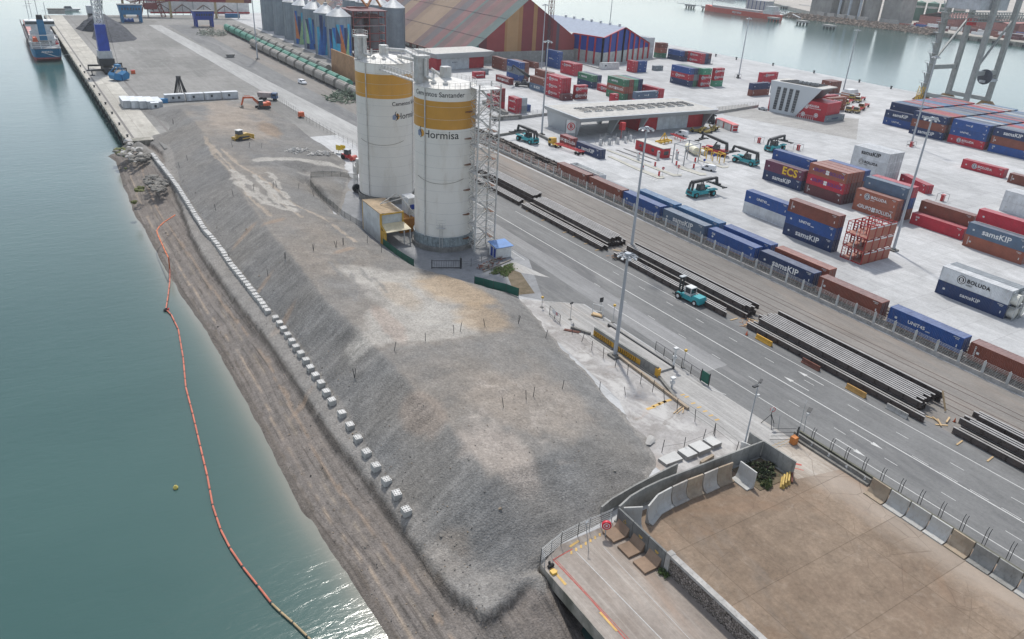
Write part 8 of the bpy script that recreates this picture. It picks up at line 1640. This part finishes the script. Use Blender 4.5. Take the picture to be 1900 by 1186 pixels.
def panelfence(lab,ps,h=1.7,m=DARK,w=2.2):
    o0=ps[0]; t=thing('mesh_fence',lab,'fence',tuple(o0)); 
    for a,b_ in zip(ps[:-1],ps[1:]):
        n_=max(1,round((b_-a).length/w))
        for i in range(n_):
            p=a.lerp(b_,i/n_)-o0; q=a.lerp(b_,(i+1)/n_)-o0; g=MB(); g.bar(p,p+V3(0,0,h),.07); g.bar(q,q+V3(0,0,h),.07); g.bar(p+V3(0,0,h),q+V3(0,0,h),.05); g.bar(p+V3(0,0,.2),q+V3(0,0,.2),.05)
            for k in range(1,10): g.bar(p.lerp(q,k/10)+V3(0,0,.2),p.lerp(q,k/10)+V3(0,0,h),.012)
            g.build('fence_bay',m,t)
panelfence('dark mesh fence between weighbridge and road',[V3(81.2,79.2,0),V3(81.0,68.6,0)]); t=thing('green_gate','green mesh gate panel at the end of the weighbridge fence','gate',(80.9,68.4,0)); MB().box(0,.08,-1.7,0,.2,2.).build('panel',GS,t); MB().bar((.04,0,0),(.04,0,2.2),.12).bar((.04,-1.7,0),(.04,-1.7,2.2),.12).build('posts',DARK,t)
panelfence('dark mesh fence with a no-entry plate at the weighbridge approach',[V3(72.9,98.2,0),V3(72.5,94.4,0)]); t=thing('warning_plate','white plate with a red ring and a G on the approach fence','sign',(72.6,96,1.)); MB().box(-.05,-.02,-.9,.9,0,.8).build('plate',WHITE,t); o=link('emblem_ring',RING,t,(-.06,-.4,.4)); o.rotation_euler=TXT_ROT; o.scale=(.3,)*3; oset(o,RED); o=link('lettering',text_mesh('G',.4,bold=.01),t,(-.07,-.4,.4)); o.rotation_euler=TXT_ROT; oset(o,RED)
for i,(z,x,y,h_,head) in enumerate((('E7',400,345,1.9,'y'),('E7',600,430,3.2,'m'),('E7',812,380,3.,'b'),('E7',900,450,3.2,'y'),('E7',1395,770,3.0,'y'))):
    p=K(z,x,y); t=thing('post_sign',['post with a yellow beacon at the approach tip','post with a round mirror beside the approach fence','post with a dark square panel beside the white frame','post with a yellow lamp near the white frame','post with a yellow lamp in the weighbridge fence'][i],'post',tuple(p)); MB().bar((0,0,0),(0,0,h_),.07).build('post',STEEL,t); {'y':lambda:MB().box(-.18,.18,-.18,.18,h_,h_+.35).build('lamp',YEL,t),'m':lambda:MB().tube((0,-.04,h_),(0,.04,h_+.05),.35,n=18).build('mirror',DARK,t),'b':lambda:MB().box(-.4,.4,-.04,.04,h_-.9,h_).build('panel',DARK,t)}[head](); MB().box(-.25,.25,-.25,.25,0,.12).build('foot',CONCD,t)
p=K('E7',790,405); t=thing('height_frame','small white and red steel frame on a base at the lane entry','frame',tuple(p),R_(-60)); g=MB(); g.bar((-1,0,0),(-1,0,2.2),.1).bar((1,0,0),(1,0,2.2),.1).bar((-1,0,2.2),(1,0,2.2),.1).bar((-1,0,1),(1,0,1),.07).build('frame',WHITE,t); MB().box(-1,1,-.5,.5,.1,.35).build('pallet',WOOD,t)
p=K('E7',560,500); o=MB().bar((0,0,.1),(1.8,-2.2,.1),.22,.15).bar((-.3,-.2,.1),(1.4,-2.3,.1),.2,.15).build('timber_beams',BROWN,None,tuple(p)); tag(o,'two rust brown timbers lying by the approach fence','timber')
# wire fence posts along the dusty strip (each post a part of one fence)
mesh_fence('boundary_fence','row of thin dark fence posts beside the kerb wall and dusty strip',[V3(72.1,90.2,0),V3(71.6,84,0),V3(71.8,72,0),V3(71.9,64,0),V3(72.2,57,0),V3(71.8,52.5,0)],2.0,None,2.6,None,(1.,1.9),.35,None,False,.07)
mesh_fence('slab_fence','thin dark fence posts standing among the pale slabs',[V3(62.8,57.2,0),V3(66.,56.4,0),V3(69.5,56.4,0),V3(72.0,56.6,0)],2.,None,2.4,None,(1.,),.2,None,False,.07)
p=K('E7',1350,1095); o=MB().bar((0,0,.05),(2.4,.8,.05),.14,.08).bar((-.4,.2,.12),(1.9,1.,.12),.12,.08).bar((.8,-.4,.18),(2.4,1.,.18),.12,.06).build('timber_planks',WOOD,None,tuple(p)); tag(o,'loose pale laths beside the yellow ground bars','timber')
# street lamp, signs, orange box, long numbered wall, bent posts
t=thing('street_lamp','slim lamp post beside the short wall panel','lamp',(74.1,53.1,0)); MB().tube((0,0,0),(0,0,9.6),.12,.07,12).build('pole',mm_,t,smooth=True); MB().bar((-.2,0,9.6),(1.1,.5,9.75),.08).box(-1.0,-.2,-.25,.15,9.5,9.68).bar((.5,.2,9.65),(1.3,.6,9.75),.35,.14).build('lamp_head',DARK,t); MB().box(-.25,.25,-.25,.25,0,.2).build('base',CONC,t); MB().box(-.1,.35,-.35,-.1,7.9,8.2).build('camera',WHITE,t)
o=MB().box(0,.12,-1.2,0,0,1.4).build('folded_barrier',WHITE,None,(72.6,52.6,0),R_(25)); tag(o,'folded white and red barrier beside the lamp post','barrier')
p=K('E3',400,600); t=thing('tripod_sign','round red-bordered sign on a black tripod at the road edge','sign',tuple(p)); g=MB(); [g.bar((1.1*math.cos(a),1.1*math.sin(a),0),(0,0,1.9),.07) for a in (0,2.1,4.2)]; g.bar((0,0,1.5),(0,0,2.6),.07).build('tripod',DARK,t); MB().tube((0,-.03,2.7),(0,.03,2.7),.38,n=20).build('disc',WHITE,t); o=link('emblem_ring',RING,t,(0,-.05,2.7)); o.rotation_euler=(R_(90),0,R_(-30)); o.scale=(.4,)*3; oset(o,RED)
p=K('E3',555,700); t=thing('gate_post','dark gate post with an orange control box','gate post',tuple(p)); MB().bar((0,0,0),(0,0,2.6),.16).build('post',DARK,t); MB().box(-.95,-.15,-.5,.3,.1,1.2).build('control_box',mat('box_orange',(.55,.2,.05),.6,dirt=(.3,.15,.07)),t)
a,b_=K('E3',405,690),K('E3',545,690); t=thing('sliding_gate','dark bar gate lying across the brick striped entrance','gate',tuple(a)); g=MB(); 
for z in (.2,.8,1.4,2.0): g.bar((0,0,z),b_-a+V3(0,0,z),.05)
g.build('bars',DARK,t)
for i,(z,x,y,h_) in enumerate((('E3',565,700,6.),('E3',605,640,3.4),('E3',455,625,2.2))):
    p=K(z,x,y); t=thing('pole_sign',['tall thin pole with a curved tip beside the orange box','small dark solar panel and white box on a post','thin leaning post near the tripod sign'][i],'pole',tuple(p)); MB().bar((0,0,0),(.1,.3,h_),.06).build('post',STEEL,t)
    if i==1: MB().bar((-.1,0,h_),(.7,.3,h_+.3),.6,.05).build('solar_panel',DARK,t); MB().box(-.35,.05,-.15,.15,h_-.5,h_-.1).build('box',WHITE,t)
    if i==0: MB().bar((.1,.3,h_),(.6,.5,h_+.4),.05).build('tip',STEEL,t)
t=thing('numbered_wall','long low concrete wall carrying painted numbers 2 3 4 5','wall',(81.85,39.3,0)); MB().box(0,.3,0,12,0,.85).box(-.5,0,0,12,0,.3).build('wall',CONCD,t); MB().box(.9,1.2,-70,12.2,0,.75).build('rear_wall',mat('mossy_kerb',(.12,.12,.09),.9,var=.4,dirt=(.05,.05,.04)),t)
for k,c in enumerate('2345'): o=link('lettering',text_mesh(c,.7,bold=.02),t,(-.02,9.-k*2.75,.6)); o.rotation_euler=TXT_ROT; oset(o,WHITE)
for i in range(12):
    y=[49.,46.1,43.9,41.3,38.8,36.3,33.8,31.2,28.6,26,23.3,20.6][i]; x=82.5+.15*i; x=min(x,84.2)
    t=thing('bent_fence_post',f"pair of thin dark posts with bent tops, {ordn(i)} from the orange box",'fence post',(x,y,0),0,'pairs of bent fence posts along the road')
    for dx in (0,.35): MB().bar((0,-dx,0),(0,-dx,2.1),.06).bar((0,-dx,2.1),(.25,-dx,2.6),.06).build('post',DARK,t)
# jersey barriers along the beams
for i,(z,x,y,m_,lab) in enumerate((('E2',370,745,CH,'yellow and black concrete barrier at the long beam pile'),('E3',645,255,BROWN,'rust stained concrete barrier beside the long beam pile'),('E3',910,410,mat('barrier_tan',(.42,.24,.07),.7,dirt=(.2,.12,.06)),'ochre stained concrete barrier beside the long beam pile'),('E3',1150,530,CONC,'plain grey concrete barrier near the end of the long beam pile'))):
    p=K(z,x,y); o=MB().prismy([(-.3,0),(.3,0),(.3,.12),(.13,.35),(.1,.85),(-.1,.85),(-.13,.35),(-.3,.12)],-1.7,1.7).build('road_barrier',m_,None,(p.x,p.y,.03)); tag(o,lab,'barrier','concrete barriers beside the beams')
for i,(z,x,y) in enumerate((('E7',1843,540),('E3',270,65),('E3',955,435),('E3',1490,580))):
    p=K(z,x,y); t=thing('traffic_cone',['traffic cone on the road edge before the wood litter','traffic cone beside the yellow barrier','traffic cone at the end of the ochre barrier','traffic cone lying among the timbers'][i],'cone',tuple(p),0,'traffic cones by the beams'); MB().tube((0,0,.04),(0,0,.7),.17,.03,12).build('cone',ORANGE,t); MB().box(-.22,.22,-.22,.22,0,.05).build('base',BLACK,t)
p=K('E2',300,640); g=MB(); rr=random.Random(9)
for k in range(60): q=V3(rr.gauss(0,.9),rr.gauss(0,.9),.04+.1*rr.random()); d=V3(rr.gauss(0,1),rr.gauss(0,1),0).normalized()*rr.uniform(.2,.6); g.bar(q-d,q+d,.08,.05)
tag(g.build('wood_litter',mat('wood_splinters',(.45,.26,.15),.9),None,tuple(p)),'splintered wood litter spilling onto the road',None,None,'stuff')
p=K('E1',1150,1130); g=MB()
for k in range(50): q=V3(rr.gauss(0,1.5),rr.gauss(0,.8),.05+.3*rr.random()); d=V3(rr.gauss(0,1),rr.gauss(0,1),.2).normalized()*rr.uniform(.3,.9); g.bar(q-d,q+d,.1,.07,mi=k%2)
tag(g.build('wood_litter',[mat('wood_splinters',(.45,.26,.15),.9),DARK],None,tuple(p)),'jumbled timber and chain scrap at the mast foot',None,None,'stuff')
# ================================================================ AIR
hz=MB().box(-700,2300,-420,1700,-10,64).build('haze',None); hz['kind']='stuff'; hz.data.materials.clear()
m=bpy.data.materials.new('thin_haze'); m.use_nodes=True; n=m.node_tree; n.nodes.clear(); o=n.nodes.new('ShaderNodeOutputMaterial'); v=n.nodes.new('ShaderNodeVolumePrincipled'); v.inputs['Color'].default_value=(.86,.91,.95,1); v.inputs['Density'].default_value=.00011; v.inputs['Anisotropy'].default_value=.3; n.links.new(v.outputs[0],o.inputs['Volume']); hz.data.materials.append(m)
